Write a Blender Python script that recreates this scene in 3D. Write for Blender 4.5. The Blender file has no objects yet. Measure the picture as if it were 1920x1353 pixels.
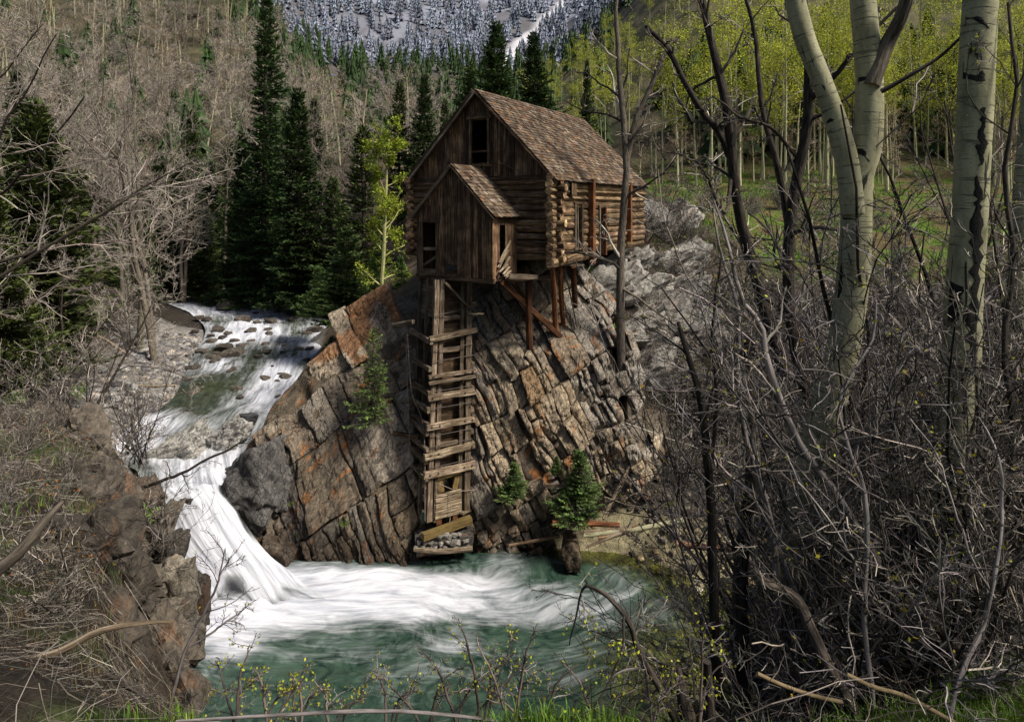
import bpy, math
import numpy as np
from mathutils import Vector, Matrix

SC = bpy.context.scene
COL = SC.collection
rad = math.radians

# ---------------------------------------------------------------- camera, sky, sun
F, ZC, YH = 1200.0, 15.0, 385.0          # focal length in photo pixels, eye height, horizon row
cam = bpy.data.objects.new('camera', bpy.data.cameras.new('camera'))
COL.objects.link(cam)
cam.location = (0, 0, ZC)
cam.rotation_euler = (rad(90), 0, 0)
cam.data.sensor_width = 36.0
cam.data.lens = 36.0 * F / 1920.0
cam.data.shift_y = -(676.5 - YH) / 1920.0
cam.data.clip_start = 0.05
cam.data.clip_end = 6000.0
SC.camera = cam

SUN_EL, SUN_AZ = 50.0, 118.0             # azimuth measured clockwise from the view direction (+Y)
world = bpy.data.worlds.new('World')
SC.world = world
world.use_nodes = True
wn = world.node_tree
wn.nodes.clear()
sky = wn.nodes.new('ShaderNodeTexSky')
sky.sky_type = 'NISHITA'
sky.sun_disc = False
sky.sun_elevation = rad(SUN_EL)
sky.sun_rotation = rad(SUN_AZ)
sky.air_density = 1.0
sky.dust_density = 2.5
bg = wn.nodes.new('ShaderNodeBackground')
bg.inputs['Strength'].default_value = 0.078
wo = wn.nodes.new('ShaderNodeOutputWorld')
wn.links.new(sky.outputs[0], bg.inputs[0])
wn.links.new(bg.outputs[0], wo.inputs[0])

sun = bpy.data.objects.new('sun', bpy.data.lights.new('sun', 'SUN'))
COL.objects.link(sun)
sun.data.energy = 4.5
sun.data.angle = rad(13.0)
sun.data.color = (1.0, 0.94, 0.84)
sd = Vector((math.sin(rad(SUN_AZ)) * math.cos(rad(SUN_EL)), math.cos(rad(SUN_AZ)) * math.cos(rad(SUN_EL)), math.sin(rad(SUN_EL))))
sun.rotation_euler = (-sd).to_track_quat('-Z', 'Y').to_euler()
sun.location = (40, -40, 80)

SC.view_settings.view_transform = 'Standard'
SC.view_settings.look = 'None'
SC.view_settings.exposure = 0.48
SC.view_settings.gamma = 1.0
SC.view_settings.use_curve_mapping = False
SC.render.engine = 'CYCLES'
SC.cycles.max_bounces = 5
SC.cycles.diffuse_bounces = 2
SC.cycles.glossy_bounces = 2
SC.cycles.transmission_bounces = 3
SC.cycles.transparent_max_bounces = 6
SC.cycles.use_denoising = True


def P(px, py, Y):
    """World point that stands at depth Y behind photo pixel (px, py)."""
    return np.array([(px - 960.0) / F * Y, Y, ZC + (YH - py) / F * Y])


# ---------------------------------------------------------------- noise
def _hash(ix, iy, iz, seed):
    h = ((ix & 0xffffffff).astype(np.uint32) * np.uint32(374761393) + (iy & 0xffffffff).astype(np.uint32) * np.uint32(668265263)
         + (iz & 0xffffffff).astype(np.uint32) * np.uint32(2246822519) + np.uint32(seed * 3266489917 & 0xffffffff))
    h = (h ^ (h >> np.uint32(13))) * np.uint32(1274126177)
    h = (h ^ (h >> np.uint32(16))) * np.uint32(2654435761)
    return (h ^ (h >> np.uint32(15))).astype(np.float64) / 4294967295.0 * 2 - 1


def vnoise(p, seed=0):
    p = np.asarray(p, float)
    if p.shape[-1] == 2:
        p = np.concatenate([p, np.zeros(p.shape[:-1] + (1,))], -1)
    i = np.floor(p).astype(np.int64)
    f = p - i
    f = f * f * (3 - 2 * f)
    out = 0
    for dx in (0, 1):
        for dy in (0, 1):
            for dz in (0, 1):
                w = (f[..., 0] if dx else 1 - f[..., 0]) * (f[..., 1] if dy else 1 - f[..., 1]) * (f[..., 2] if dz else 1 - f[..., 2])
                out = out + w * _hash(i[..., 0] + dx, i[..., 1] + dy, i[..., 2] + dz, seed)
    return out


def fbm(p, octv=4, seed=0, gain=0.5, lac=2.03):
    p = np.asarray(p, float)
    a, s = 1.0, 0
    for k in range(octv):
        s = s + a * vnoise(p, seed + k * 17)
        p = p * lac + 3.7
        a *= gain
    return s


def sstep(a, b, x):
    t = np.clip((x - a) / (b - a), 0, 1)
    return t * t * (3 - 2 * t)


def catmull(pts, n):
    """Resample a polyline (K,D) to n points along a Catmull-Rom curve."""
    p = np.asarray(pts, float)
    if len(p) == 2:
        t = np.linspace(0, 1, n)[:, None]
        return p[0] * (1 - t) + p[1] * t
    q = np.vstack([2 * p[0] - p[1], p, 2 * p[-1] - p[-2]])
    u = np.linspace(0, len(p) - 1 - 1e-9, n)
    i = u.astype(int)
    t = (u - i)[:, None]
    a, b, c, d = q[i], q[i + 1], q[i + 2], q[i + 3]
    return 0.5 * (2 * b + (c - a) * t + (2 * a - 5 * b + 4 * c - d) * t ** 2 + (3 * b - a - 3 * c + d) * t ** 3)


# ---------------------------------------------------------------- mesh building
class MB:
    """Collects vertices and faces; build() links them as one mesh object."""

    def __init__(self):
        self.v, self.q, self.t, self.lc, self.tint = [], [], [], [], []
        self.qm, self.tm = [], []
        self.n = 0

    def add(self, V, Q=None, T=None, lc=None, tint=1.0, m=0):
        V = np.asarray(V, float).reshape(-1, 3)
        k = len(V)
        self.v.append(V)
        self.lc.append(V if lc is None else np.asarray(lc, float).reshape(-1, 3))
        ti = np.asarray(tint, float)
        if ti.ndim == 0:
            ti = np.full((k, 3), float(ti))
        elif ti.ndim == 1:
            ti = np.tile(ti[None, :3], (k, 1))
        self.tint.append(ti)
        if Q is not None and len(Q):
            Q = np.asarray(Q).reshape(-1, 4) + self.n
            self.q.append(Q)
            self.qm.append(np.full(len(Q), m))
        if T is not None and len(T):
            T = np.asarray(T).reshape(-1, 3) + self.n
            self.t.append(T)
            self.tm.append(np.full(len(T), m))
        self.n += k
        return self

    def mesh(self, name, mats, smooth=False):
        me = bpy.data.meshes.new(name)
        V = np.concatenate(self.v)
        Q = np.concatenate(self.q) if self.q else np.zeros((0, 4), int)
        T = np.concatenate(self.t) if self.t else np.zeros((0, 3), int)
        qm = np.concatenate(self.qm) if self.qm else np.zeros(0, int)
        tm = np.concatenate(self.tm) if self.tm else np.zeros(0, int)
        me.vertices.add(len(V))
        me.vertices.foreach_set('co', V.astype(np.float32).ravel())
        nl = Q.size + T.size
        me.loops.add(nl)
        me.loops.foreach_set('vertex_index', np.concatenate([Q.ravel(), T.ravel()]).astype(np.int32))
        nf = len(Q) + len(T)
        me.polygons.add(nf)
        ls = np.concatenate([np.arange(len(Q)) * 4, Q.size + np.arange(len(T)) * 3]).astype(np.int32)
        me.polygons.foreach_set('loop_start', ls)
        me.polygons.foreach_set('material_index', np.concatenate([qm, tm]).astype(np.int32))
        me.polygons.foreach_set('use_smooth', np.full(nf, bool(smooth)))
        a = me.attributes.new('lc', 'FLOAT_VECTOR', 'POINT')
        a.data.foreach_set('vector', np.concatenate(self.lc).astype(np.float32).ravel())
        c = me.attributes.new('tint', 'FLOAT_COLOR', 'POINT')
        ti = np.concatenate(self.tint)
        c.data.foreach_set('color', np.hstack([ti, np.ones((len(ti), 1))]).astype(np.float32).ravel())
        me.update(calc_edges=True)
        for mt in (mats if isinstance(mats, (list, tuple)) else [mats]):
            me.materials.append(mt)
        return me

    def build(self, name, mats, parent=None, smooth=False, **props):
        if not self.v:
            return None
        return link(name, self.mesh(name, mats, smooth), parent, **props)


def link(name, me, parent=None, **props):
    o = bpy.data.objects.new(name, me)
    COL.objects.link(o)
    if parent is not None:
        o.parent = parent
    for k, v in props.items():
        if v is not None:
            o[k] = v
    return o


def thing(name, label, cat, loc=(0, 0, 0), group=None):
    o = bpy.data.objects.new(name, None)
    COL.objects.link(o)
    o.location = loc
    o['label'] = label
    o['category'] = cat
    if group:
        o['group'] = group
    return o


def copy_tree(o, parent=None):
    c = o.copy()
    COL.objects.link(c)
    if parent is not None:
        c.parent = parent
    for ch in o.children:
        copy_tree(ch, c)
    return c


def tubes(mb, PP, RR, sides=5, tint=1.0, m=0, rng=None, cap=False, rough=0.0):
    """Sweep tubes along PP (B,N,3) with radii RR (B,N)."""
    PP = np.asarray(PP, float)
    RR = np.asarray(RR, float)
    if PP.ndim == 2:
        PP, RR = PP[None], RR[None]
    B, N, _ = PP.shape
    if B == 0:
        return
    t = np.empty_like(PP)
    t[:, 1:-1] = PP[:, 2:] - PP[:, :-2]
    t[:, 0] = PP[:, 1] - PP[:, 0]
    t[:, -1] = PP[:, -1] - PP[:, -2]
    t /= np.linalg.norm(t, axis=-1, keepdims=True) + 1e-9
    mt = np.abs(t.mean(1))
    ref = np.where((mt[:, 2] < 0.75)[:, None], np.array([0, 0, 1.0]), np.array([0, 1.0, 0]))
    n1 = np.cross(t, ref[:, None, :])
    n1 /= np.linalg.norm(n1, axis=-1, keepdims=True) + 1e-9
    n2 = np.cross(t, n1)
    ang = np.linspace(0, 2 * np.pi, sides, endpoint=False)
    ca, sa = np.cos(ang), np.sin(ang)
    rr = RR[:, :, None] * np.ones(sides)
    if rough and rng is not None:
        pp = np.stack([np.broadcast_to(ca * 1.3, (B, N, sides)), np.broadcast_to(sa * 1.3, (B, N, sides)),
                       np.cumsum(np.ones((B, N, sides)), 1) * 0.55 + rng.uniform(0, 99)], -1)
        rr = rr * (1 + rough * fbm(pp, 2, int(rng.integers(999))))
    V = PP[:, :, None] + rr[..., None] * (ca[:, None] * n1[:, :, None] + sa[:, None] * n2[:, :, None])
    seg = np.linalg.norm(np.diff(PP, axis=1), axis=-1)
    L = np.concatenate([np.zeros((B, 1)), np.cumsum(seg, 1)], 1)
    off = (rng.uniform(0, 50, B) if rng is not None else np.arange(B) * 7.31)
    lc = np.stack([np.broadcast_to((L + off[:, None])[:, :, None], (B, N, sides)),
                   RR[:, :, None] * ca, RR[:, :, None] * sa], -1)
    b = (np.arange(B) * N * sides)[:, None, None]
    i = (np.arange(N - 1) * sides)[None, :, None]
    s = np.arange(sides)[None, None, :]
    s2 = (s + 1) % sides
    Q = np.stack([b + i + s, b + i + s2, b + i + sides + s2, b + i + sides + s], -1).reshape(-1, 4)
    ti = tint
    if isinstance(tint, np.ndarray) and tint.ndim == 2 and len(tint) == B:
        ti = np.repeat(tint, N * sides, 0)
    mb.add(V.reshape(-1, 3), Q, None, lc.reshape(-1, 3), ti, m)
    if cap:
        for e in (0, -1):
            ring = V[:, e].reshape(-1, 3)
            VV = np.concatenate([ring, PP[:, e]], 0)
            T = [[k * sides + j, k * sides + (j + 1) % sides, B * sides + k] for k in range(B) for j in range(sides)]
            if isinstance(ti, np.ndarray) and ti.ndim == 2:
                tc = ti[0]
            else:
                tc = ti
            mb.add(VV, None, T, np.tile([[77.0, 0, 0]], (len(VV), 1)) + VV * 0.2, np.asarray(tc) * 2.2 * np.ones(3), m)


def box(mb, L, W, H, M=None, tint=1.0, rng=None, jit=0.0, m=0, seg=1):
    """Beam with its length on local x, centred; M is a 4x4 numpy matrix."""
    xs = np.linspace(-L / 2, L / 2, seg + 1)
    ring = np.array([[-W / 2, -H / 2], [W / 2, -H / 2], [W / 2, H / 2], [-W / 2, H / 2]])
    V = np.array([[x, r[0], r[1]] for x in xs for r in ring])
    if rng is not None and jit:
        V = V + rng.uniform(-jit, jit, V.shape) * np.array([1.5 if L > 0.5 else 1, 1, 1])
    lc = V + (rng.uniform(0, 40, 3) if rng is not None else 0) + np.array([0, 0.13, 0.07])
    Q = []
    for k in range(seg):
        for s in range(4):
            s2 = (s + 1) % 4
            Q.append([k * 4 + s, k * 4 + s2, (k + 1) * 4 + s2, (k + 1) * 4 + s])
    Q += [[3, 2, 1, 0], [seg * 4, seg * 4 + 1, seg * 4 + 2, seg * 4 + 3]]
    if M is not None:
        V = V @ M[:3, :3].T + M[:3, 3]
    mb.add(V, np.array(Q)[:, ::-1], None, lc, tint, m)


def frame(x, z_hint, o):
    """Matrix with local x along x, local z near z_hint, origin o."""
    x = np.asarray(x, float)
    x = x / np.linalg.norm(x)
    z = np.asarray(z_hint, float)
    y = np.cross(z, x)
    y /= np.linalg.norm(y)
    z = np.cross(x, y)
    M = np.eye(4)
    M[:3, 0], M[:3, 1], M[:3, 2], M[:3, 3] = x, y, z, o
    return M


def beam(mb, a, b, W, H, up=(0, 0, 1), tint=1.0, rng=None, jit=0.0, seg=1, m=0):
    a, b = np.asarray(a, float), np.asarray(b, float)
    d = b - a
    if abs(d[2]) > 0.9 * np.linalg.norm(d) and tuple(up) == (0, 0, 1):
        up = (0, -1, 0)
    box(mb, np.linalg.norm(d), W, H, frame(d, up, (a + b) / 2), tint, rng, jit, m, seg)


def part_beam(name, a, b, W, H, mat, parent, up=(0, 0, 1), tint=1.0, rng=None, jit=0.008, seg=1, **props):
    mb = MB()
    beam(mb, a, b, W, H, up, tint, rng, jit, seg)
    return mb.build(name, mat, parent, **props)


ICO = {}


def rock_dirs(n=2):
    """Unit directions and quads of a subdivided cube sphere."""
    if n in ICO:
        return ICO[n]
    k = 2 ** n
    g = np.linspace(-1, 1, k + 1)
    V, Q, idx = [], [], {}

    def vid(p):
        key = tuple(np.round(p, 5))
        if key not in idx:
            idx[key] = len(V)
            V.append(p)
        return idx[key]
    for ax in range(3):
        for sg in (-1, 1):
            for i in range(k):
                for j in range(k):
                    c = []
                    for (di, dj) in ((0, 0), (1, 0), (1, 1), (0, 1)):
                        p = np.zeros(3)
                        p[ax] = sg
                        p[(ax + 1) % 3] = g[i + di]
                        p[(ax + 2) % 3] = g[j + dj]
                        c.append(vid(p))
                    Q.append(c if sg > 0 else c[::-1])
    V = np.array(V)
    V = V / np.linalg.norm(V, axis=1, keepdims=True)
    ICO[n] = (V, np.array(Q))
    return ICO[n]


def rock(mb, rng, c, size, n=2, planes=11, rot=None, tint=1.0, noise=0.06, m=0):
    D, Q = rock_dirs(n)
    N = rng.normal(size=(planes, 3))
    N /= np.linalg.norm(N, axis=1, keepdims=True)
    N = np.vstack([N, np.eye(3), -np.eye(3)])
    d = np.concatenate([rng.uniform(0.6, 1.0, planes), rng.uniform(0.75, 1, 6)])
    dot = D @ N.T
    r = np.where(dot > 0.05, d / np.maximum(dot, 0.05), 9).min(1)
    V = D * r[:, None]
    V = V * (1 + noise * fbm(V * 2.5 + rng.uniform(0, 50), 3, 5))[:, None]
    V = V * np.asarray(size)
    if rot is None:
        rot = rng.uniform(0, 6.28)
        cz, sz = math.cos(rot), math.sin(rot)
        V = V @ np.array([[cz, sz, 0], [-sz, cz, 0], [0, 0, 1]])
    else:
        V = V @ np.asarray(rot).T
    mb.add(V + np.asarray(c), Q, None, V + rng.uniform(0, 30, 3), tint, m)


# ---------------------------------------------------------------- materials
def newmat(name):
    m = bpy.data.materials.new(name)
    m.use_nodes = True
    nt = m.node_tree
    nt.nodes.clear()
    out = nt.nodes.new('ShaderNodeOutputMaterial')
    b = nt.nodes.new('ShaderNodeBsdfPrincipled')
    nt.links.new(b.outputs[0], out.inputs[0])
    return m, nt, b, out


class NT:
    """Thin wrapper that adds nodes and links by value."""

    def __init__(self, nt):
        self.nt = nt

    def _set(self, sock, v):
        if isinstance(v, bpy.types.NodeSocket):
            self.nt.links.new(v, sock)
        elif isinstance(v, (tuple, list)) and len(v) == 3 and sock.type == 'RGBA':
            sock.default_value = (*v, 1)
        else:
            sock.default_value = v

    def n(self, typ, ins=None, **attrs):
        nd = self.nt.nodes.new(typ)
        for k, v in attrs.items():
            setattr(nd, k, v)
        for k, v in (ins or {}).items():
            self._set(nd.inputs[k], v)
        return nd

    def attr(self, name):
        return self.n('ShaderNodeAttribute', attribute_name=name)

    def math(self, op, a, b=0.0, c=None, clamp=False):
        nd = self.n('ShaderNodeMath', {0: a, 1: b}, operation=op, use_clamp=clamp)
        if c is not None:
            self._set(nd.inputs[2], c)
        return nd.outputs[0]

    def vmul(self, v, s):
        return self.n('ShaderNodeVectorMath', {0: v, 1: s}, operation='MULTIPLY').outputs[0]

    def noise(self, vec, scale, detail=3.0, rough=0.55, dist=0.0, lac=2.0):
        return self.n('ShaderNodeTexNoise', {'Vector': vec, 'Scale': scale, 'Detail': detail, 'Roughness': rough, 'Distortion': dist, 'Lacunarity': lac}).outputs[0]

    def ramp(self, fac, stops, interp='LINEAR'):
        nd = self.n('ShaderNodeValToRGB', {0: fac})
        cr = nd.color_ramp
        cr.interpolation = interp
        while len(cr.elements) < len(stops):
            cr.elements.new(0.5)
        for e, (p, c) in zip(cr.elements, stops):
            e.position = p
            e.color = (*c, 1) if isinstance(c, (tuple, list)) else (c, c, c, 1)
        return nd.outputs[0]

    def mix(self, fac, a, b, blend='MIX'):
        nd = self.n('ShaderNodeMix', data_type='RGBA', blend_type=blend)
        self._set(nd.inputs[0], fac)
        self._set(nd.inputs[6], a)
        self._set(nd.inputs[7], b)
        return nd.outputs[2]

    def bump(self, h, strength=0.5, dist=0.02, normal=None):
        ins = {'Height': h, 'Strength': strength, 'Distance': dist}
        if normal is not None:
            ins['Normal'] = normal
        return self.n('ShaderNodeBump', ins).outputs[0]

    def pos(self):
        return self.n('ShaderNodeNewGeometry').outputs['Position']

    def rand(self):
        return self.n('ShaderNodeObjectInfo').outputs['Random']


def mat_wood(name, dark, mid, light, bump=0.6, stain=None):
    m, nt, b, out = newmat(name)
    g = NT(nt)
    lc = g.attr('lc').outputs['Vector']
    tint = g.attr('tint').outputs['Color']
    a = g.noise(g.vmul(lc, (1.1, 22, 22)), 1.0, 5, 0.62, 0.4)
    c = g.noise(g.vmul(lc, (2.5, 75, 75)), 1.0, 3, 0.6)
    blot = g.noise(g.pos(), 1.7, 4, 0.6)
    mixv = g.math('ADD', g.math('MULTIPLY', a, 0.75), g.math('MULTIPLY', blot, 0.35))
    col = g.ramp(mixv, [(0.36, dark), (0.55, mid), (0.74, light)])
    crack = g.ramp(c, [(0.32, 0.25), (0.48, 1.0)])
    col = g.mix(1.0, col, crack, 'MULTIPLY')
    if stain:
        s = g.ramp(g.noise(g.vmul(lc, (0.8, 5, 5)), 1.0, 3, 0.6), [(0.55, 0.0), (0.7, 1.0)])
        col = g.mix(g.math('MULTIPLY', s, 0.8), col, stain)
    col = g.mix(1.0, col, tint, 'MULTIPLY')
    nt.links.new(col, b.inputs['Base Color'])
    b.inputs['Roughness'].default_value = 0.85
    b.inputs['Specular IOR Level'].default_value = 0.2
    nt.links.new(g.bump(g.math('ADD', a, g.math('MULTIPLY', crack, 0.5)), bump, 0.03), b.inputs['Normal'])
    return m


def mat_rock(name, orange=0.5, wet=True, speck=0.5, lum=1.0, crack2=0.5, crack1=0.12):
    m, nt, b, out = newmat(name)
    g = NT(nt)
    pos = g.pos()
    tint = g.attr('tint').outputs['Color']
    # grain runs along the steep bedding direction
    rotv = g.n('ShaderNodeVectorRotate', {'Vector': pos, 'Axis': (0, 1, 0), 'Angle': rad(-30)}, rotation_type='AXIS_ANGLE').outputs[0]
    bed = g.noise(g.vmul(rotv, (5.5, 4.0, 1.1)), 1.0, 6, 0.65, 0.5)
    fine = g.noise(pos, 11.0, 6, 0.7)
    big = g.noise(pos, 0.55, 4, 0.6)
    v = g.math('ADD', g.math('MULTIPLY', bed, 0.65), g.math('MULTIPLY', fine, 0.4))
    val = g.ramp(v, [(0.30, 0.09), (0.45, 0.50), (0.60, 1.05), (0.78, 2.0)])
    col = g.mix(1.0, tint, val, 'MULTIPLY')
    warp = g.n('ShaderNodeVectorMath', {0: rotv, 1: g.n('ShaderNodeTexNoise', {'Vector': pos, 'Scale': 1.3, 'Detail': 3.0}).outputs['Color']}, operation='ADD').outputs[0]
    crk = 1.0
    for sc_, wd_, lo_ in (((1.5, 1.2, 0.55), 0.018, crack1), ((4.2, 3.0, 1.2), 0.022, crack2)):
        vo = g.n('ShaderNodeTexVoronoi', {'Vector': g.vmul(warp, sc_), 'Scale': 1.0}, feature='DISTANCE_TO_EDGE').outputs['Distance']
        ck = g.n('ShaderNodeMapRange', {0: vo, 1: 0.0, 2: wd_, 3: lo_, 4: 1.0}).outputs[0]
        crk = g.math('MULTIPLY', crk, ck)
    col = g.mix(1.0, col, crk, 'MULTIPLY')
    if orange:
        om = g.ramp(g.noise(g.vmul(rotv, (1.6, 1.2, 0.55)), 1.0, 5, 0.65, 0.8), [(0.57, 0.0), (0.66, orange)])
        col = g.mix(om, col, g.mix(1.0, (0.33, 0.125, 0.03), val, 'MULTIPLY'))
    if speck:
        sp = g.ramp(g.noise(pos, 26.0, 3, 0.6), [(0.63, 0.0), (0.72, speck)])
        sp = g.math('MULTIPLY', sp, g.ramp(big, [(0.42, 0.0), (0.58, 1.0)]))
        col = g.mix(sp, col, (0.42 * lum, 0.39 * lum, 0.33 * lum))
        dk = g.ramp(g.noise(pos, 7.0, 5, 0.7), [(0.53, 0.0), (0.66, 0.85)])
        dk = g.math('MULTIPLY', dk, g.ramp(g.noise(pos, 0.8, 3, 0.6), [(0.45, 0.0), (0.58, 1.0)]))
        col = g.mix(dk, col, (0.022, 0.021, 0.02))
    if wet:
        z = g.n('ShaderNodeSeparateXYZ', {0: pos}).outputs[2]
        zz = g.math('ADD', z, g.math('MULTIPLY', g.noise(pos, 1.3, 3, 0.6), -2.2))
        w = g.n('ShaderNodeMapRange', {0: zz, 1: -0.7, 2: 0.9, 3: 1.0, 4: 0.0}).outputs[0]
        col = g.mix(w, col, g.mix(1.0, col, (0.34, 0.31, 0.28), 'MULTIPLY'))
        rr = g.n('ShaderNodeMapRange', {0: w, 3: 0.88, 4: 0.35}).outputs[0]
        nt.links.new(rr, b.inputs['Roughness'])
    else:
        b.inputs['Roughness'].default_value = 0.88
    b.inputs['Specular IOR Level'].default_value = 0.3
    nt.links.new(col, b.inputs['Base Color'])
    h = g.math('ADD', g.math('ADD', g.math('MULTIPLY', bed, 1.0), g.math('MULTIPLY', fine, 0.55)), g.math('MULTIPLY', crk, 0.35))
    nt.links.new(g.bump(h, 0.9, 0.11), b.inputs['Normal'])
    return m


def mat_simple(name, c0, c1, scale=3.0, rough=0.9, bump=0.5, dist=0.02, rand=0.0, coords='lc', stretch=(1, 1, 1), detail=5, lo=0.35, hi=0.68, transl=0.0):
    m, nt, b, out = newmat(name)
    g = NT(nt)
    vec = g.attr('lc').outputs['Vector'] if coords == 'lc' else g.pos()
    tint = g.attr('tint').outputs['Color']
    a = g.noise(g.vmul(vec, stretch), scale, detail, 0.62)
    col = g.ramp(a, [(lo, c0), (hi, c1)])
    col = g.mix(1.0, col, tint, 'MULTIPLY')
    if rand:
        r = g.n('ShaderNodeMapRange', {0: g.rand(), 3: 1 - rand, 4: 1 + rand}).outputs[0]
        col = g.mix(1.0, col, r, 'MULTIPLY')
    nt.links.new(col, b.inputs['Base Color'])
    b.inputs['Roughness'].default_value = rough
    b.inputs['Specular IOR Level'].default_value = 0.2
    if bump:
        nt.links.new(g.bump(a, bump, dist), b.inputs['Normal'])
    if transl:
        tr = g.n('ShaderNodeBsdfTranslucent', {'Color': col})
        mx = g.n('ShaderNodeMixShader', {0: transl})
        nt.links.new(b.outputs[0], mx.inputs[1])
        nt.links.new(tr.outputs[0], mx.inputs[2])
        nt.links.new(mx.outputs[0], out.inputs[0])
    return m


def mat_aspen(name):
    m, nt, b, out = newmat(name)
    g = NT(nt)
    lc = g.attr('lc').outputs['Vector']
    tint = g.attr('tint').outputs['Color']
    pos = g.pos()
    base = g.ramp(g.noise(g.vmul(lc, (3, 9, 9)), 1.0, 5, 0.65), [(0.3, (0.16, 0.150, 0.085)), (0.7, (0.34, 0.32, 0.20))])
    col = base
    # long thin horizontal wrinkles
    w = g.ramp(g.noise(g.vmul(lc, (34, 2.6, 2.6)), 1.0, 4, 0.55, 0.7), [(0.585, 0.0), (0.64, 0.8)])
    col = g.mix(w, col, (0.06, 0.055, 0.04))
    # small lenticels
    d = g.ramp(g.noise(g.vmul(lc, (110, 28, 28)), 1.0, 2, 0.5), [(0.63, 0.0), (0.69, 0.8)])
    col = g.mix(d, col, (0.09, 0.085, 0.06))
    # black scars drawn out along the stem
    s = g.ramp(g.noise(g.vmul(lc, (1.7, 7.5, 7.5)), 1.0, 5, 0.6, 1.0), [(0.615, 0.0), (0.645, 0.97)])
    col = g.mix(s, col, (0.010, 0.010, 0.010))
    col = g.mix(1.0, col, tint, 'MULTIPLY')
    nt.links.new(col, b.inputs['Base Color'])
    b.inputs['Roughness'].default_value = 0.75
    b.inputs['Specular IOR Level'].default_value = 0.2
    h = g.math('SUBTRACT', g.math('MULTIPLY', g.noise(lc, 18, 4, 0.6), 0.5), g.math('ADD', g.math('MULTIPLY', w, 0.6), g.math('MULTIPLY', s, -0.4)))
    nt.links.new(g.bump(h, 0.6, 0.012), b.inputs['Normal'])
    return m


def mat_ground(name):
    m, nt, b, out = newmat(name)
    g = NT(nt)
    pos = g.pos()
    tint = g.attr('tint').outputs['Color']
    a = g.noise(pos, 2.2, 8, 0.72)
    c = g.noise(pos, 14.0, 5, 0.7)
    v = g.ramp(g.math('ADD', g.math('MULTIPLY', a, 0.6), g.math('MULTIPLY', c, 0.4)), [(0.33, 0.22), (0.5, 0.8), (0.68, 1.9)])
    col = g.mix(1.0, tint, v, 'MULTIPLY')
    nt.links.new(col, b.inputs['Base Color'])
    b.inputs['Roughness'].default_value = 0.95
    b.inputs['Specular IOR Level'].default_value = 0.15
    nt.links.new(g.bump(g.math('ADD', a, g.math('MULTIPLY', c, 0.4)), 0.9, 0.12), b.inputs['Normal'])
    return m


def mat_water(name, deep, clear=(0.66, 0.72, 0.46)):
    """lc = (along flow, across flow, foam), tint = (clarity, 0, 0)."""
    m, nt, b, out = newmat(name)
    g = NT(nt)
    lc = g.attr('lc').outputs['Vector']
    sx = g.n('ShaderNodeSeparateXYZ', {0: lc})
    foam = sx.outputs[2]
    flow = g.n('ShaderNodeCombineXYZ', {0: sx.outputs[0], 1: sx.outputs[1], 2: 0.0}).outputs[0]
    clar = g.n('ShaderNodeSeparateColor', {0: g.attr('tint').outputs['Color']}).outputs[0]
    n1 = g.noise(g.vmul(flow, (0.30, 2.1, 1)), 1.0, 6, 0.62, 0.8)
    n2 = g.noise(g.vmul(flow, (0.9, 7.0, 1)), 1.0, 4, 0.6, 0.4)
    n3 = g.noise(g.vmul(flow, (1.1, 1.6, 1)), 1.0, 5, 0.65, 1.6)
    nn = g.math('ADD', g.math('ADD', g.math('MULTIPLY', n1, 0.5), g.math('MULTIPLY', n2, 0.25)), g.math('MULTIPLY', n3, 0.25))
    # foam attribute 0..1 shifts the threshold of the streak noise
    x = g.math('ADD', g.math('MULTIPLY', g.math('SUBTRACT', nn, 0.5), 2.3), g.math('MULTIPLY', g.math('SUBTRACT', foam, 0.5), 1.9))
    fo = g.n('ShaderNodeMapRange', {0: x, 1: -0.52, 2: 0.78, 3: 0.0, 4: 1.0}, interpolation_type='SMOOTHSTEP').outputs[0]
    deepc = g.ramp(n3, [(0.35, deep[0]), (0.65, deep[1])])
    shade = g.ramp(g.math('ADD', g.math('MULTIPLY', n1, 0.6), g.math('MULTIPLY', n2, 0.4)), [(0.34, (0.26, 0.28, 0.33)), (0.58, (0.62, 0.62, 0.66))])
    col = g.mix(fo, deepc, shade)
    nt.links.new(col, b.inputs['Base Color'])
    nt.links.new(g.n('ShaderNodeMapRange', {0: fo, 3: 0.16, 4: 0.85}).outputs[0], b.inputs['Roughness'])
    b.inputs['IOR'].default_value = 1.33
    bh = g.math('ADD', g.math('MULTIPLY', n1, 0.6), g.math('MULTIPLY', n2, 0.4))
    nrm = g.bump(bh, 0.55, 0.16)
    nt.links.new(nrm, b.inputs['Normal'])
    # clear shallows: look through the surface to the bed
    tr = g.n('ShaderNodeBsdfTransparent', {'Color': clear})
    gl = g.n('ShaderNodeBsdfGlossy', {'Roughness': 0.12, 'Normal': nrm})
    fr = g.n('ShaderNodeFresnel', {'IOR': 1.33, 'Normal': nrm})
    cl = g.n('ShaderNodeMixShader', {0: fr.outputs[0], 1: tr.outputs[0], 2: gl.outputs[0]})
    f2 = g.math('MULTIPLY', clar, g.math('SUBTRACT', 1.0, fo), clamp=True)
    mx = g.n('ShaderNodeMixShader', {0: f2, 1: b.outputs[0], 2: cl.outputs[0]})
    nt.links.new(mx.outputs[0], out.inputs[0])
    return m


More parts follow.
